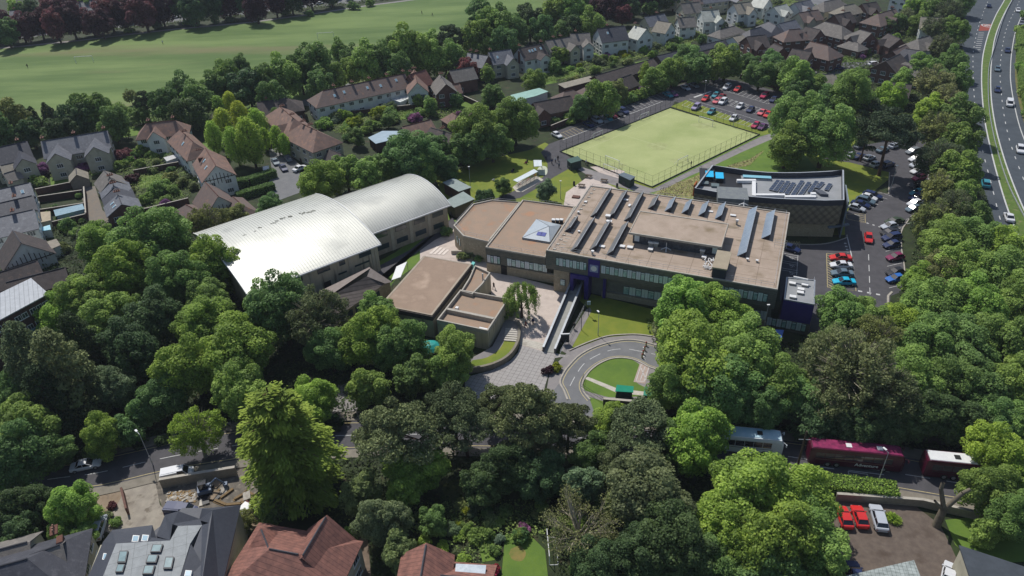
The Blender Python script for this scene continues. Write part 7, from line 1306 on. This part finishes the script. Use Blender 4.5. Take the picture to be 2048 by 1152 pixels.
cars('in the staff car park', 'cars in the staff car park behind the pitch', (-8, 5.5), [(1411, 198, 'red', 'hatch'), (1431, 191, 'teal', 'hatch'), (1443, 194, 'darkred', 'saloon'), (1434, 202, 'pink', 'saloon'), (1446, 204, 'white', 'suv'), (1454, 175, 'white', 'suv'), (1475, 179, 'red', 'hatch'), (1529, 192, 'crimson', 'suv'), (1547, 200, 'navy', 'hatch'), (1480, 213, 'white', 'hatch'), (1501, 220, 'navy', 'hatch'), (1524, 225, 'pink', 'saloon'), (1535, 230, 'red', 'hatch'), (1392, 215, 'lilac', 'suv'), (1423, 224, 'teal', 'hatch'), (1467, 237, 'white', 'hatch'), (1511, 251, 'crimson', 'hatch'), (1525, 254, 'purple', 'saloon')])
cars('in the bays left of the pitch', 'cars in the bays left of the pitch', (10, 5), [(1177, 249, 'navy', 'saloon'), (1194, 241, 'silver', 'suv'), (1207, 241, 'grey', 'hatch'), (1216, 237, 'teal', 'hatch'), (1225, 232, 'darkred', 'hatch'), (1236, 228, 'black', 'suv'), (1247, 223, 'navy', 'suv'), (1114, 271, 'white', 'hatch'), (1336, 190, 'teal', 'saloon'), (1347, 189, 'purple', 'hatch'), (1371, 176, 'silver', 'saloon'), (1388, 171, 'grey', 'saloon')])
cars('on the far carriageway', 'cars on the dual carriageway', (1, 10), [(2036, 21, 'white', 'hatch'), (2043, 47, 'grey', 'hatch', (0, 10)), (2015, 101, 'navy', 'saloon', (.3, 10)), (1995, 138, 'slate', 'saloon', (-.4, 10)), (1995, 180, 'navy', 'hatch', (.2, 10)), (2040, 300, 'white', 'suv', (2.5, 10))])
car(2019, 208, (1, 10), 'white', 'van', 'cars on the dual carriageway', 'on the far carriageway'); cars('on the near carriageway', 'cars on the dual carriageway', (-1, -10), [(1971, 368, 'teal', 'suv', (-2, -10)), (2018, 435, 'white', 'saloon', (-4, -10)), (1978, 12, 'navy', 'saloon', (2, -10))])
cars('on the estate drives', 'cars on the estate drives', (8, -1), [(1678, 137, 'navy', 'saloon'), (1748, 128, 'white', 'estate'), (1712, 103, 'black', 'hatch'), (1723, 96, 'white', 'saloon'), (1567, 66, 'white', 'hatch', (3, -8)), (1797, 9, 'white', 'suv'), (1552, 75, 'silver', 'hatch', (3, -8))])
cars('in the poplar street', 'cars in the poplar street', (5, 7), [(551, 324, 'slate', 'saloon'), (534, 347, 'white', 'van', (1, 8)), (567, 336, 'navy', 'saloon'), (600, 337, 'white', 'saloon', (9, -4)), (577, 250 if 0 else 318, 'grey', 'hatch')])
cars('parked on the road beyond the playing field', 'cars parked beyond the playing field', (9, -1.2), [(32, 76, 'white', 'suv'), (60, 70, 'slate', 'saloon'), (150, 60, 'silver', 'hatch'), (165, 58, 'navy', 'saloon'), (300, 40, 'silver', 'saloon'), (350, 35, 'white', 'hatch'), (553, 20, 'silver', 'hatch'), (600, 13, 'silver', 'saloon'), (640, 7, 'white', 'saloon'), (668, 4, 'white', 'hatch'), (700, 1, 'grey', 'hatch'), (400, 30, 'navy', 'hatch')])
car(172, 931, (10, -2.2), 'white', 'saloon', 'moving cars', '', 'white sports coupe on the main road near the left edge'); car(356, 950, (10, -2.2), 'white', 'van', 'parked cars', '', 'small white van by the builders yard wall')
car(197, 1057, (3, -10), 'silver', 'suv', 'parked cars', '', 'silver tall car on the dirt drive, bottom left'); car(364, 1024, (10, .5), 'navy', 'van', 'parked cars', '', 'dark navy van behind the grey roofed skylight house')
car(1688, 1035, (-3.5, -10), 'red', 'hatch', 'cars on the brown parking yard', '', 'left one of two red cars under the bright hedge'); car(1719, 1034, (-3.5, -10), 'red', 'hatch', 'cars on the brown parking yard', '', 'right one of two red cars, next to the silver estate'); car(1757, 1036, (-3, -10), 'silver', 'estate', 'cars on the brown parking yard', '', 'silver estate car beside the spiky yucca')
car(1668, 1142, (-3, -10), 'red', 'hatch', 'cars on the brown parking yard', '', 'red car at the bottom edge half under a tree'); car(1710, 1148, (-3, -10), 'navy', 'hatch', 'cars on the brown parking yard', '', 'navy car at the bottom edge behind the speckled roof'); car(1898, 1148, (2, -10), 'white', 'hatch', 'cars on the brown parking yard', '', 'white car at the bottom edge near the charcoal roof')
car(630, 947, (10, -.5), 'white', 'hatch', 'moving cars', '', 'white car glimpsed through the cedar on the main road')
# coaches
def coach(label, a, b, cols, word=None, hatch=True):
    A_, B_ = G(*a), G(*b); u = (B_-A_).normalized(); L = 13.6; r = thing('coach', A_+u*L/2 if b[0] > a[0] else A_, label, 'coach', 'coaches on the main road', math.atan2(u.y, u.x)); r.location.z = .03; f = L/2
    body, roofm, band = cols
    S = [(-f, ring(1.15, .5, 3.2, .95, .8, .9)), (-f+.15, ring(1.25, .35, 3.42, .98, .85, .88)), (-f+.6, ring(1.27, .32, 3.5, .98, .87, .9)), (f-1.2, ring(1.27, .32, 3.5, .98, .87, .9)), (f-.4, ring(1.25, .32, 3.4, .98, .82, .88)), (f, ring(1.1, .4, 2.6, .95, .8, .9))]
    loft(S).build('body', body, r, local=False)
    loft([(-f+.35, [(-1.05, 3.44), (1.05, 3.44), (.95, 3.58), (-.95, 3.58)]), (f-1.2, [(-1.05, 3.46), (1.05, 3.46), (.95, 3.6), (-.95, 3.6)]), (f-.5, [(-1.0, 3.36), (1.0, 3.36), (.9, 3.46), (-.9, 3.46)])]).build('roof', roofm, r, local=False)
    for s in (-1, 1):
        mb = MB(); n = 8
        for i in range(n): x0 = -f+.9+i*(L-2.6)/n; mb.bx(x0, x0+(L-2.6)/n-.08, s*1.275-.012, s*1.275+.012, 1.75, 2.85)
        mb.build('side_window', M_cglass, r, local=False); MB().bx(-f+1, f-1.5, s*1.285-.01, s*1.285+.01, 1.42, 1.5).build('side_stripe', band, r, local=False)
        for x in (-f+2.9, -f+4.2, f-2.7): wh = MB().tube((x, s*1.0, .5), (x, s*1.29, .5), .5, n=16).build('wheel', M_tyre, r, local=False); MB().tube((x, s*1.2, .5), (x, s*1.31, .5), .28, n=12).build('rim', M_rim, wh, local=False)
        MB().tube((f-.1, s*1.0, 3.0), (f+.35, s*1.35, 2.9), .05, n=5).bx(f+.25, f+.4, s*1.35-.1, s*1.35+.1, 2.4, 2.9).build('mirror_arm', body, r, local=False)
    mb = MB(); mb.poly([(f-.18, -1.02, 2.9), (f+.02, -1.0, 1.5), (f+.02, 1.0, 1.5), (f-.18, 1.02, 2.9)][::-1]); mb.box((f-.28, 0, 2.75), (.2, 0, -.35), (0, 1.0, 0), (.01, 0, .01)); mb.box((f-.02, 0, 1.7), (.03, 0, -.35), (0, 1.03, 0), (.02, 0, 0)); mb.build('windscreen', M_cglass, r, local=False)
    if hatch:
        for x in (-1.2 if word else -2.5, 3.2): MB().bx(x-.4, x+.4, -.4, .4, 3.55, 3.68).build('roof_hatch', M_wmetal if word else M_trim, r, local=False)
    if word: text(word, .78, M_wmetal, r, Matrix.Translation((1.6, -1.31, 1.02)) @ Matrix.Rotation(R(90), 4, 'X'), 'lettering', .003, True)
    return r
M_mar = mat('maroon_paint', (.07, .005, .02), (.055, .004, .017), scale=.6, rough=.25, spec=.6); M_marr = mat('maroon_roof', (.3, .035, .11), (.13, .02, .06), scale=1.4, rough=.35); M_bus = mat('white_coach_paint', C('dfe4e8'), rough=.25); M_busr = mat('pale_blue_coach_roof', C('a8ccdc'), C('c8dce4'), scale=.5, rough=.3); M_tan = mat('tan_stripe', C('7a5a4c'), rough=.4)
coach('long maroon coach with white side lettering, parked on the main road', (1611, 917), (1813, 937), (M_mar, M_marr, M_tan), 'Adventure')
coach('white coach with pale blue roof, its front end clear of the tree', (1383, 887), (1583, 906), (M_bus, M_busr, M_trim))
cr_ = coach('maroon coach with white roof, partly hidden by the right hand tree', (1839, 942), (2040, 963), (M_mar, M_wmetal, M_trim)); MB().bx(.2, 4.4, -.95, .95, 3.58, 3.8).build('roof_pod', M_marr, cr_, local=False)
# lamp posts
LP = None
def lamp(x, y, h, label, arm=.9, ang=0, group='street lamps'):
    p = G(x, y); o = thing('street_lamp', p, label, 'street lamp', group, ang); mb = MB(); mb.tube((0, 0, 0), (0, 0, h*.3), .09, .08, n=7).tube((0, 0, h*.3), (0, 0, h), .06, .04, n=6)
    if arm: mb.tube((0, 0, h), (arm, 0, h+.15), .035, n=5)
    mb.build('pole', M_metal, o, local=False); MB().bx(arm-.3 if arm else -.25, arm+.3 if arm else .25, -.15, .15, h+.1, h+.22).build('lamp_head', M_wmetal, o, local=False); return o
lamp(1196, 671, 5.4, 'slender lamp post on the lawn by the curved footway', .3, 2); lamp(1753, 972, 7, 'street lamp in front of the maroon coach', .7, 2); lamp(306, 930, 6.8, 'street lamp above the main road on the left', 1, 2.4); lamp(941, 379, 6.5, 'lamp post on the grass by the flat roofed huts', 0); lamp(1121, 398, 5, 'lamp post on the grass beside the terrace', 0)
lamp(1175, 242, 7.5, 'tall lamp post behind the bays left of the pitch', 0); lamp(1779, 386, 7.5, 'lamp post at the corner of the east car park lawn', 0); lamp(1466, 255, 8, 'lamp post on the far side of the pitch', 0); lamp(1408, 197, 6, 'lamp post in the staff car park', 0); lamp(1523, 680, 8, 'tall lamp post left of the blue container', 0)
o = thing('telegraph_pole', G(1593, 940), 'wooden telegraph pole in front of the long maroon coach', 'telegraph pole'); MB().tube((0, 0, 0), (0, 0, 8.2), .19, .14).build('pole', M_bark, o, local=False); MB().tube((-.9, 0, 6.6), (.9, 0, 6.4), .05).build('cross_arm', M_metal, o, local=False)
for x, y, h, l_ in ((1162.5, 660, 3.3, 'dark slim post on the lawn edge, lower one'), (1177, 631, 3.4, 'dark slim post on the lawn edge, upper one with a small sign')):
    o = thing('slim_post', G(x, y), l_, 'post'); MB().tube((0, 0, 0), (0, 0, h), .06).build('pole', M_fence, o, local=False)
    if y < 640: MB().bx(-.35, .35, -.05, .05, 2.6, 3.5).build('sign_plate', mat('pale_sign', C('9fb4c8'), rough=.4), o, local=False)
o = thing('notice_board', G(1130, 688), 'white framed notice board on the lawn beside the entrance bridge', 'notice board'); MB().bx(-.8, .8, -.06, .06, .4, 2.3).build('board', M_fence, o, local=False); MB().bx(-.85, .85, -.15, .1, 2.3, 2.5).build('top_cap', M_wmetal, o, local=False); [MB().tube((x, 0, 0), (x, 0, .5), .05).build('leg', M_metal, o, local=False) for x in (-.7, .7)]
# bollards
b_ = None
for i, (x, y) in enumerate(((1292, 692), (1289, 701), (1286, 709), (1284, 716))):
    if b_ is None: b_ = thing('bollard', G(x, y), 'cream bollard crossing the mouth of the turning road', 'bollard', 'cream bollards'); MB().tube((0, 0, 0), (0, 0, .9), .18, .16).build('post', M_cream, b_, local=False); MB().tube((0, 0, .9), (0, 0, 1.05), .2, .08).build('cap', M_red, b_, local=False)
    else:
        r = b_.copy(); COL.objects.link(r); r.location = G(x, y); PEND.append((r, None)); [(lambda c: (COL.objects.link(c), setattr(c, 'parent', r)))(ch.copy()) for ch in list(b_.children)]
# railings
for l_, pts in (('black railing round the corner of the white path lawn', [(1162, 772), (1167, 757)]), ('black railing running from the path corner to the stone wall', [(1162, 778), (1206, 806)])):
    mb = MB(); P_ = PX(pts); railing(mb, P_, 0, 1.2); k = int((P_[1]-P_[0]).length/.3); [mb.tube(P_[0].lerp(P_[1], i/k), P_[0].lerp(P_[1], i/k)+Vector((0, 0, 1.1)), .015, n=3) for i in range(k)]; tag(mb.build('railing', M_fence), l_, 'railing')
def barrier(name, label, pts, h):
    P_ = PX(smp(pts, 4)); o = thing(name, P_[0], label, 'crash barrier'); mb = MB(); mb.strip(P_, .12, .45, .78); mb.build('rail', M_metal, o); L = 0; pm = MB()
    for a, b in zip(P_, P_[1:]): pm.tube(a, a+Vector((0, 0, .6)), .06, n=4)
    pm.build('posts', M_metal, o); return o
barrier('crash_barrier', 'steel crash barrier along the dual carriageway median', [(2030, -10), (2007, 35), (1990, 90), (1978, 130), (1975, 170), (1977, 220), (1985, 270), (1999, 325), (2018, 380), (2048, 440), (2075, 500)], .8)
# benches and tables
def bench(x, y, ang, label):
    o = thing('picnic_bench', G(x, y), label, 'bench', 'picnic benches', ang); MB().bx(-.9, .9, -.38, .38, .72, .78).build('tabletop', M_bark, o, local=False)
    for s in (-1, 1): MB().bx(-.9, .9, s*.75-.14, s*.75+.14, .42, .47).build('seat', M_bark, o, local=False)
    for x_ in (-.65, .65): MB().tube((x_, -.7, 0), (x_, -.15, .74), .05, n=5).tube((x_, .7, 0), (x_, .15, .74), .05, n=5).tube((x_, -.75, .42), (x_, .75, .42), .04, n=4).build('leg', M_bark, o, local=False)
bench(1177, 355, -.5, 'picnic bench at the top of the paved terrace'); bench(1208, 364, -.4, 'picnic bench in the middle of the paved terrace'); bench(1163, 374, -.3, 'picnic bench nearest the roof edge on the terrace')
o = MB(); c_ = G(1152, 395); o.box(c_, (.9, -.3, 0), (.25, .6, 0), (0, 0, .35)); tag(o.build('planter', mat('brown_planter', C('6b4c42'), rough=.8)), 'brown box planter on the paved terrace', 'planter')
for x, y, l_ in ((1148, 371, 'black litter bin on the terrace'), (1234, 375, 'black litter bin below the green container')): tag(MB().tube(G(x, y), G(x, y)+Vector((0, 0, 1.1)), .3).tube(G(x, y)+Vector((0, 0, 1.1)), G(x, y)+Vector((0, 0, 1.25)), .33, .2).build('litter_bin', M_black), l_, 'bin')
# builders' yard clutter
rr = random.Random(9)
o = thing('rubble_heap', G(360, 1000), 'heap of pale rubble and bags beside the builders yard wall', 'rubble'); o['kind'] = 'stuff'; mb = MB()
for k in range(150): q = G(335+rr.random()*55, 985+rr.random()*20, 0); s = rr.uniform(.1, .35); t = rr.random()*3; mb.box(q, (math.cos(t)*s, math.sin(t)*s, rr.uniform(-.1, .1)), (-math.sin(t)*s*.7, math.cos(t)*s*.7, 0), (0, .05, s*.6), rr.randrange(3))
mb.build('stones', [mat('pale_rubble', C('b4aea4'), C('968f84'), scale=2), mat('sand', C('8c7450'), rough=.9), M_conc], o)
o = thing('mini_digger', G(412, 985), 'blue grey mini digger in the builders yard', 'digger', None, .3); MB().bx(-1, 1, -.8, .8, .5, 1.1).build('chassis', mat('digger_blue', C('5a6a82'), rough=.5), o, local=False); MB().bx(-.7, .5, -.5, .5, 1.1, 2.3).build('cab', M_cglass, o, local=False)
for s in (-1, 1): MB().bx(-1.2, 1.2, s*.8-.2, s*.8+.2, 0, .5).build('track', M_black, o, local=False)
MB().tube((.6, 0, 1.2), (2, 0, 2.4), .14).tube((2, 0, 2.4), (3, 0, .8), .12).bx(2.7, 3.3, -.35, .35, .3, .9).build('digger_arm', MATS['digger_blue'], o, local=False)
for i in range(7):
    q = G(430+i*12+rr.uniform(-4, 4), 1000+rr.uniform(-12, 14)); t = rr.random()*3; o = MB().box(q, (math.cos(t)*1.2, math.sin(t)*1.2, 0), (-math.sin(t)*.25, math.cos(t)*.25, 0), (0, 0, .12)).box(q+Vector((.1, .1, .24)), (math.cos(t)*1.1, math.sin(t)*1.1, 0), (-math.sin(t)*.2, math.cos(t)*.2, 0), (0, 0, .1)); tag(o.build('timber_stack', mat('raw_timber', C('86704f'), C('6f5c42'), scale=3)), 'stack of timber planks in the builders yard', 'timber', 'timber stacks in the builders yard')
o = thing('skip', G(488, 1035), 'rusty skip full of pale rubble beside the grey skylight house', 'skip', None, 1.1); q0 = [(-1.5, -.8, 0), (1.5, -.8, 0), (1.5, .8, 0), (-1.5, .8, 0)]; MB().hull8([Vector(p_) for p_ in q0], [Vector((p_[0]*1.25, p_[1]*1.1, 1.4)) for p_ in q0]).build('skip_body', mat('rusty_steel', C('6c3c30'), C('53302a'), scale=2), o, local=False); MB().bx(-1.5, 1.5, -.7, .7, 1.35, 1.6).build('rubble_load', M_wmetal, o, local=False)
o = MB(); o.strip(PX([(248, 988), (258, 1030)]), .3, 0, 1.5); tag(o.build('gate_post_wall', WM['brick']), 'brick gate wall at the entrance of the builders drive', 'wall')
for k in range(34):
    x, y = 400+rr.random()*95, 965+rr.random()*40
    if k % 3 == 0: o = MB(); q = G(x, y); t = rr.random()*3; o.box(q, (math.cos(t)*rr.uniform(.5, 1.1), math.sin(t)*.8, 0), (-math.sin(t)*.5, math.cos(t)*rr.uniform(.3, .7), 0), (0, 0, rr.uniform(.15, .5))); tag(o.build('building_pallet', [M_black, M_conc, MATS['pale_rubble'], M_dirt][k % 4]), 'pallet or wrapped pack of materials in the builders yard', 'pallet', 'pallets in the builders yard')
# ---------------- people ----------------
M_skin = mat('skin', (.42, .25, .17), rough=.6); M_cloth = mat('clothing', (.5, .5, .5), objc=True, rough=.85); M_hair = mat('hair', (.03, .02, .012), rough=.7)
def person_proto(pose):
    V = {'pel': (0, 0, .95), 'che': (0, .02, 1.3), 'nk': (0, .03, 1.5), 'hd': (0, .05, 1.62), 'top': (0, .04, 1.75)}
    w_ = .24 if pose == 'walk' else .05
    if pose == 'sit': V = {'pel': (0, 0, .18), 'che': (0, -.05, .55), 'nk': (0, -.04, .75), 'hd': (0, 0, .88), 'top': (0, 0, 1.0)}
    E = [('pel', 'che'), ('che', 'nk'), ('nk', 'hd'), ('hd', 'top')]; Rr = {'pel': .15, 'che': .17, 'nk': .06, 'hd': .1, 'top': .07}
    for s, n in ((-1, 'l'), (1, 'r')):
        k = s*w_
        if pose == 'sit': J = [('hip', (s*.1, .03, .15), .1), ('kn', (s*.16, .42, .42), .075), ('an', (s*.14, .72, .08), .05), ('to', (s*.14, .86, .04), .04)]; Am = [('sh', (s*.2, -.04, .68), .06), ('el', (s*.26, .12, .45), .045), ('wr', (s*.16, .34, .42), .035), ('ha', (s*.14, .42, .41), .035)]
        else: J = [('hip', (s*.1, 0, .9), .1), ('kn', (s*.1, k*.7+.04, .5), .07), ('an', (s*.1, k*1.2-.02, .1), .045), ('to', (s*.11, k*1.2+.14, .04), .04)]; Am = [('sh', (s*.19, .02, 1.42), .065), ('el', (s*.25, -k*.6, 1.14), .045), ('wr', (s*.24, -k+.08, .9), .034), ('ha', (s*.23, -k+.13, .82), .035)]
        for L_, root in ((J, 'pel'), (Am, 'che')):
            pr = root
            for nm, p, r in L_: V[nm+n] = p; Rr[nm+n] = r; E.append((pr, nm+n)); pr = nm+n
        for f_ in range(4): V['f%d%s' % (f_, n)] = tuple(a+b for a, b in zip(V['ha'+n], (s*.01-.03+.02*f_, .03, -.085))); Rr['f%d%s' % (f_, n)] = .009; E.append(('ha'+n, 'f%d%s' % (f_, n)))
    ks = list(V); me = D.meshes.new('body'); me.from_pydata([V[k] for k in ks], [(ks.index(a), ks.index(b)) for a, b in E], []); o = D.objects.new('body', me); COL.objects.link(o)
    md = o.modifiers.new('s', 'SKIN'); sv = me.skin_vertices[0].data
    for i, k in enumerate(ks): sv[i].radius = (Rr[k]*(1.15 if k in ('pel', 'che') else 1), Rr[k]); sv[i].use_root = (k == 'pel')
    sb = o.modifiers.new('u', 'SUBSURF'); sb.levels = 1; sb.render_levels = 1
    dg = bpy.context.evaluated_depsgraph_get(); m2 = D.meshes.new_from_object(o.evaluated_get(dg)); D.objects.remove(o)
    m2.materials.clear(); m2.materials.append(M_skin); hz = V['nk'][2]
    def cloth(name, cond, m_, off):
        bm = bmesh.new(); bm.from_mesh(m2); bm.normal_update(); bmesh.ops.delete(bm, geom=[f for f in bm.faces if not cond(f.calc_center_median())], context='FACES')
        for v in bm.verts: v.co += v.normal*off
        x = D.meshes.new(name); bm.to_mesh(x); bm.free(); x.materials.clear(); x.materials.append(m_); return x
    wz = V['pel'][2]
    T_ = cloth('jacket', lambda c: wz-.02 < c.z < hz-.01 and c.z > (.84 if pose != 'sit' else .12) and not (pose == 'sit' and c.y > .25 and c.z < .5 and False), M_cloth, .014)
    B_ = cloth('trousers', lambda c: (c.z <= wz and c.z > .07 and abs(c.x) < .19) if pose != 'sit' else (c.z < .5 and c.y > -.02 and c.z > .06), M_trim, .012)
    Hm = cloth('hair', lambda c: c.z > V['hd'][2]-.02 and (c.y < V['hd'][1]+.045 or c.z > V['top'][2]-.02), M_hair, .012)
    return m2, T_, B_, Hm
PP = {p_: person_proto(p_) for p_ in ('walk', 'stand', 'sit')}
def person(x, y, pose, col, ang, label, z=0):
    o = thing('person', G(x, y, z), label, 'person', None, ang); bdy, a, b, h = PP[pose]
    c = D.objects.new('body', bdy); COL.objects.link(c); c.parent = o
    for nm, me in (('jacket', a), ('trousers', b), ('hair', h)): k = D.objects.new(nm, me); COL.objects.link(k); k.parent = c; k.color = (*PC[col], 1)
    return o
for a in [(1092, 322, 'walk', 'black', 2, 'person in black walking near the corner of the pitch path, upper left of the group'), (1104, 329, 'walk', 'navy', 1, 'person in navy walking on the path beside the shelter'), (1116, 322, 'stand', 'black', .5, 'person in black standing on the path nearest the dark hut'), (1118, 336, 'walk', 'grey', 3, 'person in grey walking away from the dark hut'), (1111, 325, 'stand', 'white', 2, 'person in white standing among the group on the path'),
          (1172, 330, 'stand', 'white', 1, 'person in white beside the dark hut'), (1176, 334, 'stand', 'black', 2, 'person in black beside the dark hut'), (1055, 324, 'sit', 'black', 2, 'person in black sitting on the grass near the white shelter'), (1053, 328, 'sit', 'maroon', 1, 'person in maroon sitting on the grass near the white shelter'), (1027, 342, 'sit', 'black', 3, 'person in black sitting on the grass left of the cycle shelter'), (1024, 345, 'sit', 'navy', 0, 'person in navy sitting on the grass left of the cycle shelter'),
          (988, 362, 'sit', 'white', 1, 'person in white sitting on the grass behind the small round tree'), (1382, 333, 'stand', 'black', 1, 'person in black inside the pitch by the right fence'), (1401, 344, 'stand', 'white', 1, 'person in white on the path outside the pitch'), (988, 578, 'walk', 'black', 2.5, 'person in black crossing the courtyard near the concrete store'), (1052, 656, 'walk', 'darkred', 2, 'person in dark red in the shade of the weeping tree'), (1066, 650, 'stand', 'navy', 0, 'person in navy in the shade of the weeping tree'),
          (1158, 566, 'walk', 'white', 3.1, 'person in white at the top of the entrance bridge', 1.9), (1188, 578, 'stand', 'white', 1, 'person in white under the overhang beside the purple column'), (1184, 577, 'stand', 'black', 2, 'person in black under the overhang beside the purple column'), (1012, 534, 'stand', 'navy', 2, 'person in navy at the school wing door'), (326, 88, 'walk', 'white', 1, 'far walker in white on the playing field'), (56, 136, 'walk', 'black', 1, 'far walker in black at the left of the playing field'), (844, 28, 'walk', 'black', 2, 'left of two far walkers on the field'), (865, 32, 'walk', 'black', 2, 'right of two far walkers on the field'), (810, 54, 'stand', 'white', 0, 'far walker in white near the middle of the field'), (1148, 659, 'walk', 'black', .4, 'person in black on the footway beside the entrance bridge')]:
    person(a[0], a[1], a[2], a[3], a[4], a[5], *(a[6:] or ()))
for x, y in ((170, 125), (652, 77)): o = thing('goal', G(x, y), 'white goal posts on the playing field', 'goal', 'goal posts on the playing field', .1); MB().tube((-3.6, 0, 0), (-3.6, 0, 2.6), .09).tube((3.6, 0, 0), (3.6, 0, 2.6), .09).tube((-3.6, 0, 2.6), (3.6, 0, 2.6), .09).build('goal_frame', M_wmetal, o, local=False)
# ---------------- thin air haze ----------------
mb = MB(); mb.bx(-900, 900, -60, 1100, -1, 110); hz = mb.build('haze', []); hz['kind'] = 'stuff'; hz['label'] = 'thin blue air haze over the far houses and field'
m = D.materials.new('haze_air'); m.use_nodes = True; n = m.node_tree.nodes; n.remove(n["Principled BSDF"]); v = n.new("ShaderNodeVolumePrincipled"); v.inputs["Color"].default_value = (.8, .87, 1, 1); v.inputs["Density"].default_value = .00011
m.node_tree.links.new(v.outputs[0], n["Material Output"].inputs["Volume"]); hz.data.materials.append(m)
# ---------------- unique labels ----------------
from collections import defaultdict
ORD = ['leftmost', 'second from left', 'third from left', 'fourth from left', 'fifth from left', 'sixth from left', 'seventh from left', 'eighth from left', 'ninth from left', 'tenth from left', 'eleventh from left', 'twelfth from left']
by = defaultdict(list)
bpy.context.view_layer.update()
for o, px in PEND: by[o['label']].append(o)
for lab, os_ in by.items():
    if len(os_) < 2: continue
    if len(os_) > 12:
        for o in os_: o['group'] = o.get('group', lab)
        continue
    os_.sort(key=lambda o: proj(o.matrix_world.translation)[0])
    for i, o in enumerate(os_):
        od = ORD[i] if i < len(os_)-1 else 'rightmost'
        o['label'] = lab+', '+(od if len(os_) > 2 or i else 'leftmost')+' such'
        if 'group' not in o: o['group'] = lab[:60]
for o in COL.objects:
    l_ = o.get('label')
    if l_ and len(l_.split()) > 16: o['label'] = ' '.join(l_.split()[:16])
